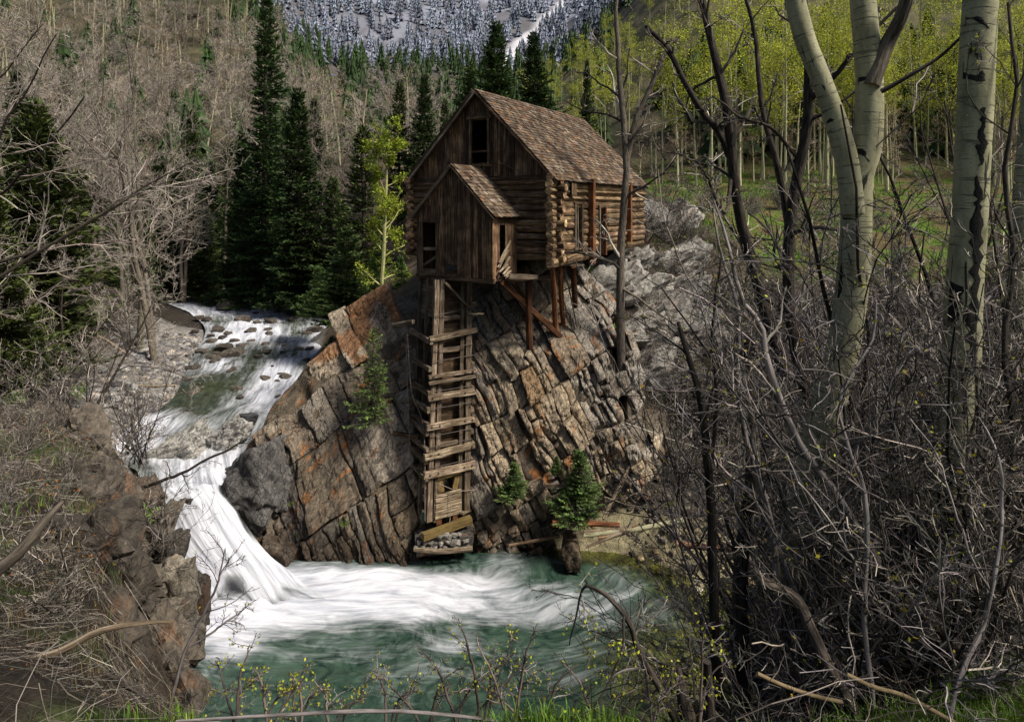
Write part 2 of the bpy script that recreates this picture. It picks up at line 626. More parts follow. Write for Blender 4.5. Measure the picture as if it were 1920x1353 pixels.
M = {}
M['plank'] = mat_wood('weathered_plank', (0.012, 0.008, 0.005), (0.062, 0.037, 0.020), (0.27, 0.18, 0.105))
M['log'] = mat_wood('weathered_log', (0.018, 0.012, 0.007), (0.100, 0.062, 0.034), (0.38, 0.275, 0.165))
M['timber'] = mat_wood('grey_timber', (0.022, 0.016, 0.011), (0.135, 0.098, 0.062), (0.44, 0.36, 0.26))
M['redpost'] = mat_wood('red_brown_post', (0.02, 0.008, 0.004), (0.10, 0.036, 0.013), (0.26, 0.12, 0.05))
M['shingle'] = mat_wood('cedar_shingle', (0.018, 0.013, 0.009), (0.078, 0.055, 0.037), (0.33, 0.27, 0.20), stain=(0.10, 0.052, 0.024))
M['newwood'] = mat_wood('yellow_lumber', (0.07, 0.045, 0.014), (0.18, 0.12, 0.04), (0.32, 0.23, 0.10))
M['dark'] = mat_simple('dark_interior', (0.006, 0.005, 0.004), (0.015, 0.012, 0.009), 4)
M['green'] = mat_simple('green_metal', (0.06, 0.11, 0.085), (0.13, 0.20, 0.16), 6, 0.6)
M['iron'] = mat_simple('rusty_iron', (0.02, 0.017, 0.015), (0.09, 0.07, 0.055), 20, 0.6)
M['cliff'] = mat_rock('cliff_rock', 0.85, True, 0.55)
M['mottled'] = mat_rock('mottled_rock', 0.0, True, 0.9, 1.2)
M['boulder'] = mat_rock('boulder_rock', 0.0, False, 0.6, 1.3)
M['outcrop'] = mat_rock('outcrop_rock', 0.25, False, 0.6, 1.0, 0.9, 0.6)
M['ground'] = mat_ground('ground')
M['bark'] = mat_simple('grey_brown_bark', (0.035, 0.028, 0.022), (0.20, 0.165, 0.125), 1.0, 0.95, 0.9, 0.03, 0.2, stretch=(4, 26, 26))
M['darkbark'] = mat_simple('dark_bark', (0.010, 0.008, 0.007), (0.075, 0.060, 0.047), 1.0, 0.95, 0.9, 0.02, 0.2, stretch=(6, 40, 40))
M['stem'] = mat_simple('grey_stem_bark', (0.05, 0.043, 0.040), (0.31, 0.27, 0.255), 1.0, 0.85, 0.4, 0.008, 0.25, stretch=(5, 45, 45))
M['twig'] = mat_simple('bare_twig', (0.050, 0.042, 0.036), (0.40, 0.345, 0.285), 2.0, 0.9, 0.0, 0, 0.3, stretch=(1, 8, 8))
M['aspen'] = mat_aspen('aspen_bark')
M['needle'] = mat_simple('conifer_needles', (0.014, 0.028, 0.009), (0.050, 0.088, 0.024), 0.9, 0.7, 0, 0, 0.25, transl=0.12)
M['leaf'] = mat_simple('spring_leaves', (0.26, 0.29, 0.02), (0.48, 0.50, 0.05), 1.2, 0.6, 0, 0, 0.2, transl=0.35)
M['grass'] = mat_simple('grass_blades', (0.05, 0.10, 0.012), (0.15, 0.25, 0.03), 3.0, 0.6, 0, 0, 0, transl=0.25)
M['frost'] = mat_simple('snowy_needles', (0.035, 0.045, 0.058), (0.27, 0.29, 0.36), 1.3, 0.8, 0, 0, 0.25, lo=0.42, hi=0.62)
M['pool'] = mat_water('pool_water', ((0.008, 0.021, 0.016), (0.050, 0.086, 0.060)))
M['falls'] = mat_water('falls_water', ((0.30, 0.32, 0.33), (0.42, 0.44, 0.45)), (0.97, 0.98, 0.98))
M['straw'] = mat_simple('dry_grass', (0.035, 0.027, 0.014), (0.19, 0.145, 0.075), 3.0, 0.9, 0, 0, 0)
M['river'] = mat_water('river_water', ((0.022, 0.028, 0.018), (0.075, 0.090, 0.062)))
M['cut'] = mat_simple('fresh_cut_wood', (0.30, 0.21, 0.10), (0.50, 0.38, 0.22), 6, 0.8, 0.2)
M['black'] = mat_simple('black_bark_scar', (0.006, 0.006, 0.006), (0.02, 0.018, 0.016), 20, 0.9, 0.8, 0.01)
M['stone'] = mat_simple('river_stone', (0.06, 0.055, 0.05), (0.36, 0.345, 0.32), 3.0, 0.75, 0.6, 0.03)
# ---------------------------------------------------------------- the river's course: (left px, right px, row, depth)
RIV = [(285, 560, 556, 82.0), (318, 628, 570, 64.0), (362, 640, 590, 57.0), (385, 625, 620, 51.0), (368, 600, 655, 46.0), (352, 575, 690, 41.5),
       (335, 548, 725, 38.2), (322, 520, 752, 36.0), (262, 505, 785, 33.4), (222, 488, 820, 31.2), (222, 470, 850, 29.6), (250, 440, 878, 28.2),
       (268, 424, 902, 27.3), (285, 425, 925, 26.75), (308, 444, 955, 26.3), (324, 468, 995, 25.8), (340, 500, 1035, 25.2), (350, 545, 1072, 24.7),
       (352, 640, 1150, 23.7)]
RL = np.array([P(a, r, Y) for a, b, r, Y in RIV])
RR_ = np.array([P(b, r, Y) for a, b, r, Y in RIV])
nR = 260
RLf, RRf = catmull(RL, nR), catmull(RR_, nR)

# ---------------------------------------------------------------- terrain: thin-plate surface through known points
ctl = []
for k in range(0, 13):
    l, r = RL[k], RR_[k]
    for t in (0.0, 0.5, 1.0):
        p = l * (1 - t) + r * t
        ctl.append((p[0], p[1], p[2] - (0.45 if t == 0.5 else 0.25)))
for px, py, Y in [(250, 700, 40), (205, 750, 35.5), (170, 800, 31), (310, 655, 46), (250, 650, 44), (100, 610, 41), (180, 620, 43), (30, 600, 38), (0, 540, 40),
                  (100, 500, 55), (270, 590, 52), (0, 430, 60), (260, 562, 66), (-200, 520, 40), (-200, 640, 30), (-150, 800, 24), (60, 780, 30),
                  (690, 585, 38), (650, 600, 41), (640, 575, 50), (700, 540, 50), (760, 560, 36), (640, 545, 62), (560, 548, 90), (300, 545, 90), (760, 500, 60),
                  (1250, 985, 27.6), (1330, 960, 28), (1240, 900, 29.5), (1260, 830, 31.5), (1200, 760, 32.5), (1350, 850, 31), (1210, 650, 34.5), (1150, 600, 35), (1330, 700, 34),
                  (1130, 490, 38), (1200, 440, 41), (1300, 420, 43), (1300, 540, 39), (1330, 600, 37), (1450, 620, 36), (1450, 500, 42), (1600, 480, 46), (1800, 475, 46),
                  (1600, 400, 56), (1800, 400, 56), (1350, 385, 55), (1230, 365, 62), (1230, 345, 72), (1500, 345, 74), (1850, 345, 74), (1950, 620, 34), (2100, 470, 46), (2200, 380, 70), (1700, 640, 34),
                  (1500, 900, 28), (1700, 850, 28), (2000, 800, 27)]:
    ctl.append(tuple(P(px, py, Y)))
ctl += [(-8, 33, 6.5), (-4, 33.5, 10.5), (-6.5, 35, 8.6), (0, 34, 11.3), (4, 34.5, 11.3), (0, 42, 12.0), (5, 42, 12.4), (-4, 42, 11.2), (6.5, 32.5, 8.0), (0, 31.4, 9.0), (4, 31.2, 7.0),
        (-10, 27.4, -1.2), (-6, 27.6, -1.0), (-2, 28.2, -0.6), (2, 27.6, -0.7), (-9, 30.5, 3.0), (-5, 30.3, 4.0), (-1, 30.0, 4.0), (3, 29.6, 3.0), (6, 29.0, 2.0), (6, 27.2, -0.15),
        (-11, 25, -1.2), (-10.3, 24.7, -1.6), (-9.6, 23.9, -1.6), (-12.2, 25.9, 0.3), (-11.3, 25.3, -1.0), (-12.8, 26.3, 1.4), (-7, 24, -1.4), (0, 24, -1.3), (4, 22.5, -0.85), (8, 24.2, -0.32), (9, 25.8, 0.1), (11, 25, 0.25), (6.5, 20.5, -0.5), (9, 22, -0.28), (12, 21, -0.2), (0, 18, -1.4), (-6, 19, -1.5), (6, 17, -0.5), (10, 17, -0.4), (15, 19, -0.4),
        (22, 20, 0.2), (30, 20, 1.0), (0, 8, -1.4), (12, 8, -0.4), (-12, 14, -1), (0, 0, -1.4), (20, 0, -0.4), (-25, 10, 3.0), (-20, 0, 0.0), (-22, 24, 5.4), (-19, 27, 4.7), (40, 25, 4.0), (44, 36, 9.0)]
ctl = np.array(ctl)


def tps_fit(c, lam=0.02):
    xy = c[:, :2] / 10.0
    d = np.linalg.norm(xy[:, None] - xy[None], axis=-1)
    K = np.where(d > 0, d * d * np.log(d + 1e-12), 0) + lam * np.eye(len(c))
    Pm = np.hstack([np.ones((len(c), 1)), xy])
    A = np.block([[K, Pm], [Pm.T, np.zeros((3, 3))]])
    return xy, np.linalg.solve(A, np.concatenate([c[:, 2], np.zeros(3)]))


TXY, TW = tps_fit(ctl)


def tps(x, y):
    sh = x.shape
    q = np.stack([x.ravel(), y.ravel()], 1) / 10.0
    out = np.empty(len(q))
    for a in range(0, len(q), 20000):
        s = q[a:a + 20000]
        d = np.linalg.norm(s[:, None] - TXY[None], axis=-1)
        out[a:a + 20000] = (d * d * np.log(d + 1e-12)) @ TW[:len(TXY)] + TW[-3] + s @ TW[-2:]
    return out.reshape(sh)


EDGE = np.array([(-60, 34), (-30, 27), (-19, 22.8), (-15.0, 19.6), (-12.4, 17.6), (-10.5, 15.9), (-8.9, 13.7), (-7.0, 10.9), (-4.9, 7.5), (-2.9, 4.6), (-1.2, 3.7), (1.2, 3.7), (3.0, 4.4), (6, 6.4), (10, 8.6), (16, 10.5), (60, 16)])


def edge_dist(x, y):
    """Signed distance past the near bank's brink (positive towards the river)."""
    d = np.full(x.shape, 1e9)
    for a, b in zip(EDGE[:-1], EDGE[1:]):
        ab = b - a
        t = np.clip(((x - a[0]) * ab[0] + (y - a[1]) * ab[1]) / (ab @ ab), 0, 1)
        d = np.minimum(d, np.hypot(x - a[0] - t * ab[0], y - a[1] - t * ab[1]))
    return np.where(y > np.interp(x, EDGE[:, 0], EDGE[:, 1]), d, -d)


def far_field(x, y):
    r = x / np.maximum(y, 1)
    c = np.interp(y, [0, 90, 150, 350, 800, 1600], [15, 17, 30, 84, 330, 700])
    right = np.interp(y, [0, 70, 110, 200, 320, 800], [14, 15.5, 30, 84, 160, 300])
    left = np.interp(y, [0, 70, 120, 220, 800], [7, 8.0, 26, 88, 330])
    z = c + (right - c) * sstep(0.03, 0.34, r) * (y < 900) + (left - c) * sstep(-0.24, -0.50, r)
    z = z + (right - left) * 0
    # the snowy shoulder behind the right hill
    return z


def near_field(x, y):
    z = 13.0 - 0.30 * y - 0.30 * np.minimum(x + 1.5, 0) - 0.115 * np.where(x < 0, 1, 0) * y * sstep(0, -4, x)
    e = np.maximum(edge_dist(x, y), 0)
    sl = np.interp(x, [-14, -8, -3, 2, 5, 10], [2.6, 3.0, 2.2, 1.6, 0.95, 0.8])
    z = z - 0.03 * sstep(-3.2, -1.8, x) * sstep(9, 5, x)
    return z - sl * e - 0.25 * np.minimum(e, 1)


def riv_d(x, y):
    """distance outside the river channel in metres (negative inside)"""
    l = np.interp(y, RLf[::-1, 1], RLf[::-1, 0])
    r = np.interp(y, RLf[::-1, 1], np.interp(RLf[::-1, 1], RRf[::-1, 1], RRf[::-1, 0]))
    return np.maximum(l - x, x - r)


def ground_z(x, y, detail=True):
    x, y = np.asarray(x, float), np.asarray(y, float)
    b = tps(x, y)
    w = sstep(66, 98, y)
    wl = sstep(38, 62, np.abs(x) - 0.15 * y)
    w = np.maximum(w, wl * sstep(30, 60, y))
    z = b * (1 - w) + far_field(x, y) * w
    zn = near_field(x, y)
    near = (y < 34)
    z = np.where(near, np.maximum(z, zn), z)
    if detail:
        p = np.stack([x, y, z * 0.4], -1)
        amp = np.where(y < 30, 0.22, np.where(y < 110, 0.30, 1.6))
        inr = (y > 26) & (y < 85)
        amp = amp * np.where(inr, 0.25 + 0.75 * sstep(0.3, 3.0, riv_d(x, y)), 1.0)
        z = z + amp * fbm(p * np.where(y < 110, 0.55, 0.06)[..., None], 4, 3)
        z = z + np.where(y < 60, 0.05, 0) * fbm(p * 3.1, 2, 9) + np.where((y < 24) & (x < -1.5), 0.16, 0) * fbm(p * 1.5, 3, 10)
    return z


def gz(x, y):
    return float(ground_z(np.array([x]), np.array([y]))[0])


def axis(spec):
    out = [spec[0][0]]
    for (a, s0), (b, s1) in zip(spec[:-1], spec[1:]):
        while out[-1] < b - 1e-6:
            t = (out[-1] - a) / (b - a)
            out.append(out[-1] + s0 + (s1 - s0) * t)
    return np.array(out)


gx = axis([(-420, 16), (-90, 3), (-36, 0.5), (-22, 0.36), (14, 0.36), (30, 0.8), (90, 3), (420, 16)])
gy = axis([(-4, 0.4), (3, 0.22), (10, 0.34), (28, 0.36), (50, 0.6), (110, 2.0), (330, 7), (342, 8)])
GX, GY = np.meshgrid(gx, gy)
GZ = ground_z(GX, GY)


def grid_quads(ny, nx):
    i = np.arange(ny - 1)[:, None] * nx
    j = np.arange(nx - 1)[None, :]
    return np.stack([i + j, i + j + 1, i + nx + j + 1, i + nx + j], -1).reshape(-1, 4)


def lerp3(a, b, t):
    return np.asarray(a) * (1 - t[..., None]) + np.asarray(b) * t[..., None]


def ground_tint(x, y, z):
    p = np.stack([x, y, z * 0], -1)
    n = fbm(p * 0.35, 4, 21) * 0.5 + 0.5
    n2 = fbm(p * 1.3, 3, 33) * 0.5 + 0.5
    soil, litter, dark = (0.036, 0.028, 0.021), (0.085, 0.064, 0.043), (0.020, 0.017, 0.015)
    green, grass, gravel = (0.045, 0.075, 0.012), (0.075, 0.125, 0.014), (0.24, 0.225, 0.205)
    c = lerp3(soil, litter, sstep(0.35, 0.65, n))
    # near bank: brown litter with mossy green patches
    nb = (edge_dist(x, y) < 0.4)
    gb = sstep(0.60, 0.75, n2) * nb
    c = lerp3(c, green, gb * 0.8)
    lush = nb * sstep(-1.0, 0.6, x) * sstep(6.2, 4.5, y)
    c = lerp3(c, grass, lush * 0.7)
    # gravel bar left of the river and the stony right shore
    bar = (y > 27) * (y < 52) * sstep(7.0, 3.0, riv_d(x, y)) * (x < -14)
    c = lerp3(c, gravel, np.clip(bar, 0, 1) * (0.55 + 0.45 * n2))
    shore = (y < 33) * (y > 14) * (x > -13) * (edge_dist(x, y) > 3) * sstep(2.6, 0.8, z)
    c = lerp3(c, (0.27, 0.235, 0.14), np.clip(shore, 0, 1) * 0.85)
    tal = (y > 26) * (y < 40) * (x > 6) * sstep(0.8, 2.5, z)
    c = lerp3(c, dark, np.clip(tal, 0, 1) * 0.7)
    # dark slope behind the left bank
    dl = (x < -20) * (y > 30) * (y < 95) * (1 - np.clip(bar, 0, 1))
    c = lerp3(c, dark, np.clip(dl, 0, 1) * 0.75)
    # meadow on the right
    md = sstep(12, 15, x) * sstep(39, 44, y) * sstep(105, 76, y)
    c = lerp3(c, lerp3((0.105, 0.08, 0.035), grass, sstep(0.50, 0.68, n2)), md)
    # far hills
    fr = sstep(95, 130, y)
    c = lerp3(c, lerp3((0.035, 0.036, 0.018), (0.10, 0.085, 0.05), sstep(0.4, 0.6, n)), fr)
    return c


mb = MB()
mb.add(np.stack([GX, GY, GZ], -1), grid_quads(*GX.shape), tint=ground_tint(GX, GY, GZ).reshape(-1, 3))
mb.build('terrain', M['ground'], smooth=True, kind='structure')

# snowy mountain behind the valley
mx_, my_ = np.meshgrid(np.linspace(-420, 560, 230), np.linspace(335, 1150, 150))


def mountain_z(x, y):
    z = far_field(x, y)
    p = np.stack([x, y, x * 0], -1)
    z = z + 9 * fbm(p * 0.012, 4, 41) * sstep(335, 420, y) + 55 * sstep(60, 320, x) * sstep(420, 700, y)
    return z


def chute(x, y):
    xc = np.interp(y, [395, 422, 540, 700, 1000], [-8, 0, 58, 140, 300])
    return sstep(11, 3.5, np.abs(x - xc) + 3.0 * fbm(np.stack([x * 0.08, y * 0.08, x * 0], -1), 3, 7)) * (y > 392)


mzz = mountain_z(mx_, my_)
pn = np.stack([mx_, my_, mx_ * 0], -1)
sn = sstep(360, 470, my_ + 60 * fbm(pn * 0.01, 3, 5) + 0.10 * mx_)
mt = lerp3((0.07, 0.058, 0.045), (0.27, 0.28, 0.335), sn * (0.45 + 0.55 * sstep(-0.2, 0.3, fbm(pn * 0.05, 3, 8))))
mt = lerp3(mt, (0.62, 0.61, 0.64), np.clip(chute(mx_, my_), 0, 1))
mt = lerp3(mt, (0.82, 0.83, 0.88), sstep(0.17, 0.20, mx_ / my_ + 0.02 * fbm(pn * 0.03, 2, 6)) * sstep(430, 500, my_) * 0.9)
mb = MB()
mb.add(np.stack([mx_, my_, mzz], -1), grid_quads(*mx_.shape), tint=mt.reshape(-1, 3))
mb.build('mountain', M['ground'], smooth=True, kind='structure')

# ---------------------------------------------------------------- river ribbon, waterfall, pool
W = 60
t = np.linspace(0, 1, W)[None, :, None]
RV = RLf[:, None] * (1 - t) + RRf[:, None] * t
cl = (RLf + RRf) / 2
arc = np.concatenate([[0], np.cumsum(np.linalg.norm(np.diff(cl, axis=0), axis=1))])
width = np.linalg.norm(RRf - RLf, axis=1)
row = np.linspace(0, len(RIV) - 1, nR)
U = np.repeat(arc[:, None], W, 1)
Vv = (t[0, :, 0][None] - 0.5) * np.maximum(width, 3.2)[:, None]
fall = sstep(12.2, 13.6, row)[:, None]
rap = (1 - fall) * sstep(0, 2, row)[:, None]
pp = np.stack([U * 0.55, Vv * 0.8, U * 0], -1)
bumpz = 0.09 * fbm(pp, 3, 51) * rap + 0.05 * fbm(np.stack([U * 0.4, Vv * 4, U * 0], -1), 2, 52)
# standing steps in the rapids
bumpz += 0.045 * np.sin(U * 1.9 + 2.0 * fbm(pp * 0.6, 2, 53)) * rap
RV[..., 2] += bumpz
RV[..., 1] += -0.08 * fbm(np.stack([U * 0.22, Vv * 1.6, U * 0], -1), 3, 54) * fall
RV[..., 2] += 0.28 * np.sin(np.pi * t[0, :, 0])[None] * fall
tt = t[0, :, 0][None]
foam = 0.66 + 0.30 * fbm(np.stack([U * 0.22, Vv * 0.45, U * 0], -1), 3, 55)
calm = np.exp(-((row[:, None] - 6.3) / 1.5) ** 2) * sstep(0.75, 0.25, tt)
calm2 = np.exp(-((row[:, None] - 4.4) / 0.6) ** 2) * 0.6
foam = foam - 0.42 * calm - 0.22 * calm2 - 0.25 * sstep(1.8, 0.6, row)[:, None]
lipdk = (0.55 * np.exp(-((tt - 0.26 - 0.03 * np.sin(U * 2)) / 0.05) ** 2) + 0.45 * np.exp(-((tt - 0.40) / 0.035) ** 2)) * sstep(16.2, 13.4, row)[:, None] * sstep(12.3, 13.0, row)[:, None]
edge_ = 0.5 * sstep(0.10, 0.0, tt) + 0.5 * sstep(0.93, 1.0, tt)
foam = foam * (1 - fall) + fall * (1.04 - 0.2 * np.abs(tt - 0.5) - lipdk - edge_ * sstep(16, 14, row)[:, None] + 0.12 * fbm(np.stack([U * 0.15, Vv * 2.6, U * 0], -1), 3, 57))
mb = MB()
cut = int(np.searchsorted(row, 12.4))
lcr = np.stack([U, Vv, foam], -1)
clr = np.stack([0.55 * calm + 0.25 * calm2, foam * 0, foam * 0], -1)
mb.add(RV[:cut + 1], grid_quads(cut + 1, W)[:, ::-1], lc=lcr[:cut + 1], tint=clr[:cut + 1].reshape(-1, 3))
mb.build('river_water', M['river'], smooth=True, kind='structure')
mb = MB()
lcf = lcr.copy()
lcf[..., 1] *= 0.95
lcf[..., 0] *= 0.7
rag = 0.035 * fbm(np.stack([U * 1.2, Vv * 0, U * 0], -1), 3, 58)
clr[..., 0] = np.maximum(clr[..., 0], (sstep(0.86, 0.99, tt + rag) + sstep(0.10, 0.01, tt + rag)) * sstep(16.2, 14.4, row)[:, None])
lcf[..., 2] -= 0.9 * (sstep(0.90, 1.0, tt + rag) + 0.6 * sstep(0.06, 0.0, tt + rag)) * sstep(16.2, 14.6, row)[:, None]
endf = sstep(17.35, 17.9, row[:, None] + 0.5 * fbm(np.stack([Vv * 1.3, U * 0.6, U * 0], -1), 2, 59))
clr[..., 0] = np.maximum(clr[..., 0], endf)
lcf[..., 2] -= 1.4 * endf[cut * 0:]
mb.add(RV[cut:], grid_quads(nR - cut, W)[:, ::-1], lc=lcf[cut:], tint=clr[cut:].reshape(-1, 3))
mb.build('waterfall', M['falls'], smooth=True, kind='structure')

px_, py_ = np.meshgrid(np.arange(-14, 22, 0.17), np.arange(10.0, 29.2, 0.15))
X0, Y0_ = -11.3, 25.2
dx, dy = px_ - X0, py_ - Y0_
fan = np.maximum(0.32 + 0.035 * np.maximum(dx, 0), 0.25)
warp = 0.5 * fbm(np.stack([px_ * 0.35, py_ * 0.35, px_ * 0], -1), 3, 61)
cen = np.interp(px_, [-13, -9, -6, -2, 2, 8, 16], [23.9, 24.2, 24.55, 24.65, 24.2, 23.6, 22.5])
hw_ = np.interp(px_, [-13, -9, -6, -2, 2, 8, 16], [2.6, 2.6, 2.2, 1.75, 1.6, 1.3, 1.0])
lat = (py_ - cen + warp * 0.7) / hw_
core = np.exp(-np.abs(lat) ** 3.0)
along = np.interp(dx, [-3, 0, 7, 12, 17, 21], [1.0, 1.08, 0.90, 0.52, 0.33, 0.12])
foam = core * along
# churned patch at the foot of the left rocks, light streaks elsewhere
foam = np.maximum(foam, 0.90 * np.exp(-((px_ + 9.6) / 1.3) ** 2 - ((py_ - 21.9) / 1.1) ** 2))
foam = np.maximum(foam, 0.8 * np.exp(-((px_ + 10.6) / 0.9) ** 2 - ((py_ - 23.6) / 1.6) ** 2))
foam = np.maximum(foam, 0.27 + 0.17 * fbm(np.stack([px_ * 0.5, py_ * 0.5, px_ * 0], -1), 3, 62))
foam = foam - 0.10 * sstep(21.5, 19.0, py_)
sw = fbm(np.stack([px_ * 0.22, py_ * 0.22, px_ * 0], -1), 3, 63)
ang = 0.10 + 0.25 * sw + 0.02 * dx
uu = dx * np.cos(ang) + dy * np.sin(ang)
vv = (-dx * np.sin(ang) * 0.35 + dy * np.cos(ang)) / (1 + 0.03 * np.maximum(dx, 0))
wz = 0.05 * fbm(np.stack([uu * 0.7, vv * 1.8, uu * 0], -1), 3, 64) + 0.16 * core * along * (0.6 + fbm(np.stack([uu * 0.5, vv * 2.0, uu * 0], -1), 3, 65)) * sstep(12, 0, dx)
wz += 0.30 * np.exp(-((px_ + 9.6) / 1.9) ** 2 - ((py_ - 23.8) / 0.8) ** 2) * (1 + 0.5 * fbm(np.stack([px_ * 1.3, py_ * 1.3, px_ * 0], -1), 3, 66))
foam = np.maximum(foam, 1.15 * np.exp(-((px_ + 9.8) / 2.2) ** 2 - ((py_ - 24.0) / 1.3) ** 2))
depth = -ground_z(px_, py_, False)
clear = sstep(1.25, 0.5, depth)
mb = MB()
mb.add(np.stack([px_, py_, wz], -1), grid_quads(*px_.shape), lc=np.stack([uu, vv, foam], -1), tint=np.stack([clear, clear * 0, clear * 0], -1).reshape(-1, 3))
mb.build('pool_water', M['pool'], smooth=True, kind='structure')
# ---------------------------------------------------------------- the mill's rock
rng = np.random.default_rng(11)


def cliff_y(x, z):
    """Depth of the rock face at (x, z)."""
    left = 26.9 + 0.43 * z
    right = 27.7 + 0.22 * np.minimum(z, 8) + 0.95 * np.maximum(z - 8.2, 0)
    w = sstep(-4.6, -1.6, x)
    y = left * (1 - w) + right * w
    y = y + 1.15 * np.exp(-((x + 3.1) / 0.95) ** 2) * sstep(-0.5, 1.5, z)          # cleft that holds the penstock
    y = y + 0.6 * np.maximum(x - 5.2, 0) ** 1.6                                        # right edge turns away
    y = y + 0.9 * np.maximum(-11.6 - x, 0) ** 1.5
    y = y - 0.5 * np.exp(-((x - 1.2) / 1.6) ** 2 - ((z - 5.6) / 1.8) ** 2)
    y = y + 0.7 * sstep(3.2, 1.0, z) * sstep(0.5, 3.5, x)
    return y


OUT = [(392, 930), (405, 905), (425, 868), (455, 845), (490, 800), (505, 765), (560, 702), (612, 650), (652, 604), (690, 574), (716, 588), (745, 588), (780, 578), (805, 550),
       (850, 530), (930, 520), (985, 500), (1040, 470), (1085, 470), (1130, 560), (1165, 600), (1192, 650), (1206, 700), (1212, 800), (1180, 900)]
prof = []
for a, b in OUT:
    Y = 29.0
    for _ in range(30):
        p = P(a, b, Y)
        Y = 0.5 * Y + 0.5 * float(cliff_y(np.array(p[0]), np.array(p[2])))
    prof.append(p)
prof = np.array(prof)
prof = prof[np.argsort(prof[:, 0])]


def ztop(x):
    return np.interp(x, prof[:, 0], prof[:, 2])


AJ = rad(30)
cA, sA = math.cos(AJ), math.sin(AJ)
cliff = None
xs = np.arange(-13.4, 8.0, 0.09)
ts = np.concatenate([np.linspace(0, 1, 130), np.linspace(1.02, 1.5, 24)])
CX, CT = np.meshgrid(xs, ts)
zt = ztop(CX) - 0.1
zb = -0.9
CZ = zb + (zt - zb) * np.minimum(CT, 1)
CY = cliff_y(CX, CZ)
q = np.stack([CX * cA + CZ * sA, (-CX * sA + CZ * cA) * 0.45, CX * 0], -1)
CY = CY + 0.22 * fbm(q * 0.9, 4, 71) + 0.16
back = np.maximum(CT - 1, 0)
CY = CY + back * 9.0
CZ = CZ + back * 0.6 + 0.18 * fbm(np.stack([CX, CY, CZ], -1) * 0.9, 3, 72) * (CT > 1)
p3 = np.stack([CX, CY, CZ], -1)
tn = fbm(p3 * 0.35, 3, 73) * 0.5 + 0.5
tc = lerp3((0.060, 0.048, 0.036), (0.16, 0.125, 0.085), tn)
mb = MB()
mb.add(p3, grid_quads(*CX.shape), tint=tc.reshape(-1, 3))
cliff = mb.build('cliff', M['cliff'], smooth=False, kind='structure', label='tilted brown layered rock cliff that carries the log mill')

# blocks: bands along the joints, cut across along the bedding
PAL = np.array([(0.33, 0.255, 0.165), (0.27, 0.215, 0.15), (0.18, 0.15, 0.115), (0.42, 0.345, 0.24), (0.13, 0.115, 0.10), (0.25, 0.18, 0.115), (0.33, 0.30, 0.25)])
blocks = []


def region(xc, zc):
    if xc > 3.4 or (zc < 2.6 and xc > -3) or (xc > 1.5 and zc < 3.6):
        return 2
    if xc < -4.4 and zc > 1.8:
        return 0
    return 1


v = -9.0
while v < 18:
    dv = rng.uniform(1.7, 3.3)
    u = -14.0 + rng.uniform(0, 1)
    while u < 16:
        du = rng.choice([0.55, 0.85, 1.2, 1.7], p=[0.2, 0.3, 0.3, 0.2])
        uc, vc = u + du / 2, v + dv / 2
        xc, zc = uc * cA - vc * sA, uc * sA + vc * cA
        if region(xc, zc) == 0 and rng.random() < 0.75:
            du = rng.choice([1.2, 1.6, 2.1])
            uc = u + du / 2
            xc, zc = uc * cA - vc * sA, uc * sA + vc * cA
        rg = region(xc, zc)
        nu = 1 if rg == 0 else (rng.integers(1, 4) if rg == 1 else rng.integers(2, 5))
        if rg == 0 and rng.random() < 0.2:
            nu = 2
        cu = np.concatenate([[0], np.sort(np.arange(1, nu) / nu + rng.uniform(-0.12, 0.12, nu - 1)), [1]])
        for a, b in zip(cu[:-1], cu[1:]):
            nv = (1 if rng.random() < 0.85 else 2) if rg == 0 else (rng.integers(1, 4) if rg == 1 else rng.integers(3, 6))
            cv = np.concatenate([[0], np.sort(np.arange(1, nv) / nv + rng.uniform(-0.13, 0.13, nv - 1)), [1]])
            for e, f in zip(cv[:-1], cv[1:]):
                bb = (u + a * du, u + b * du, v + e * dv, v + f * dv)
                um, vm = (bb[0] + bb[1]) / 2, (bb[2] + bb[3]) / 2
                x_, z_ = um * cA - vm * sA, um * sA + vm * cA
                if -13.3 < x_ < 7.5 and -0.7 < z_ < ztop(x_) - 0.12:
                    blocks.append(bb)
        u += du
    v += dv


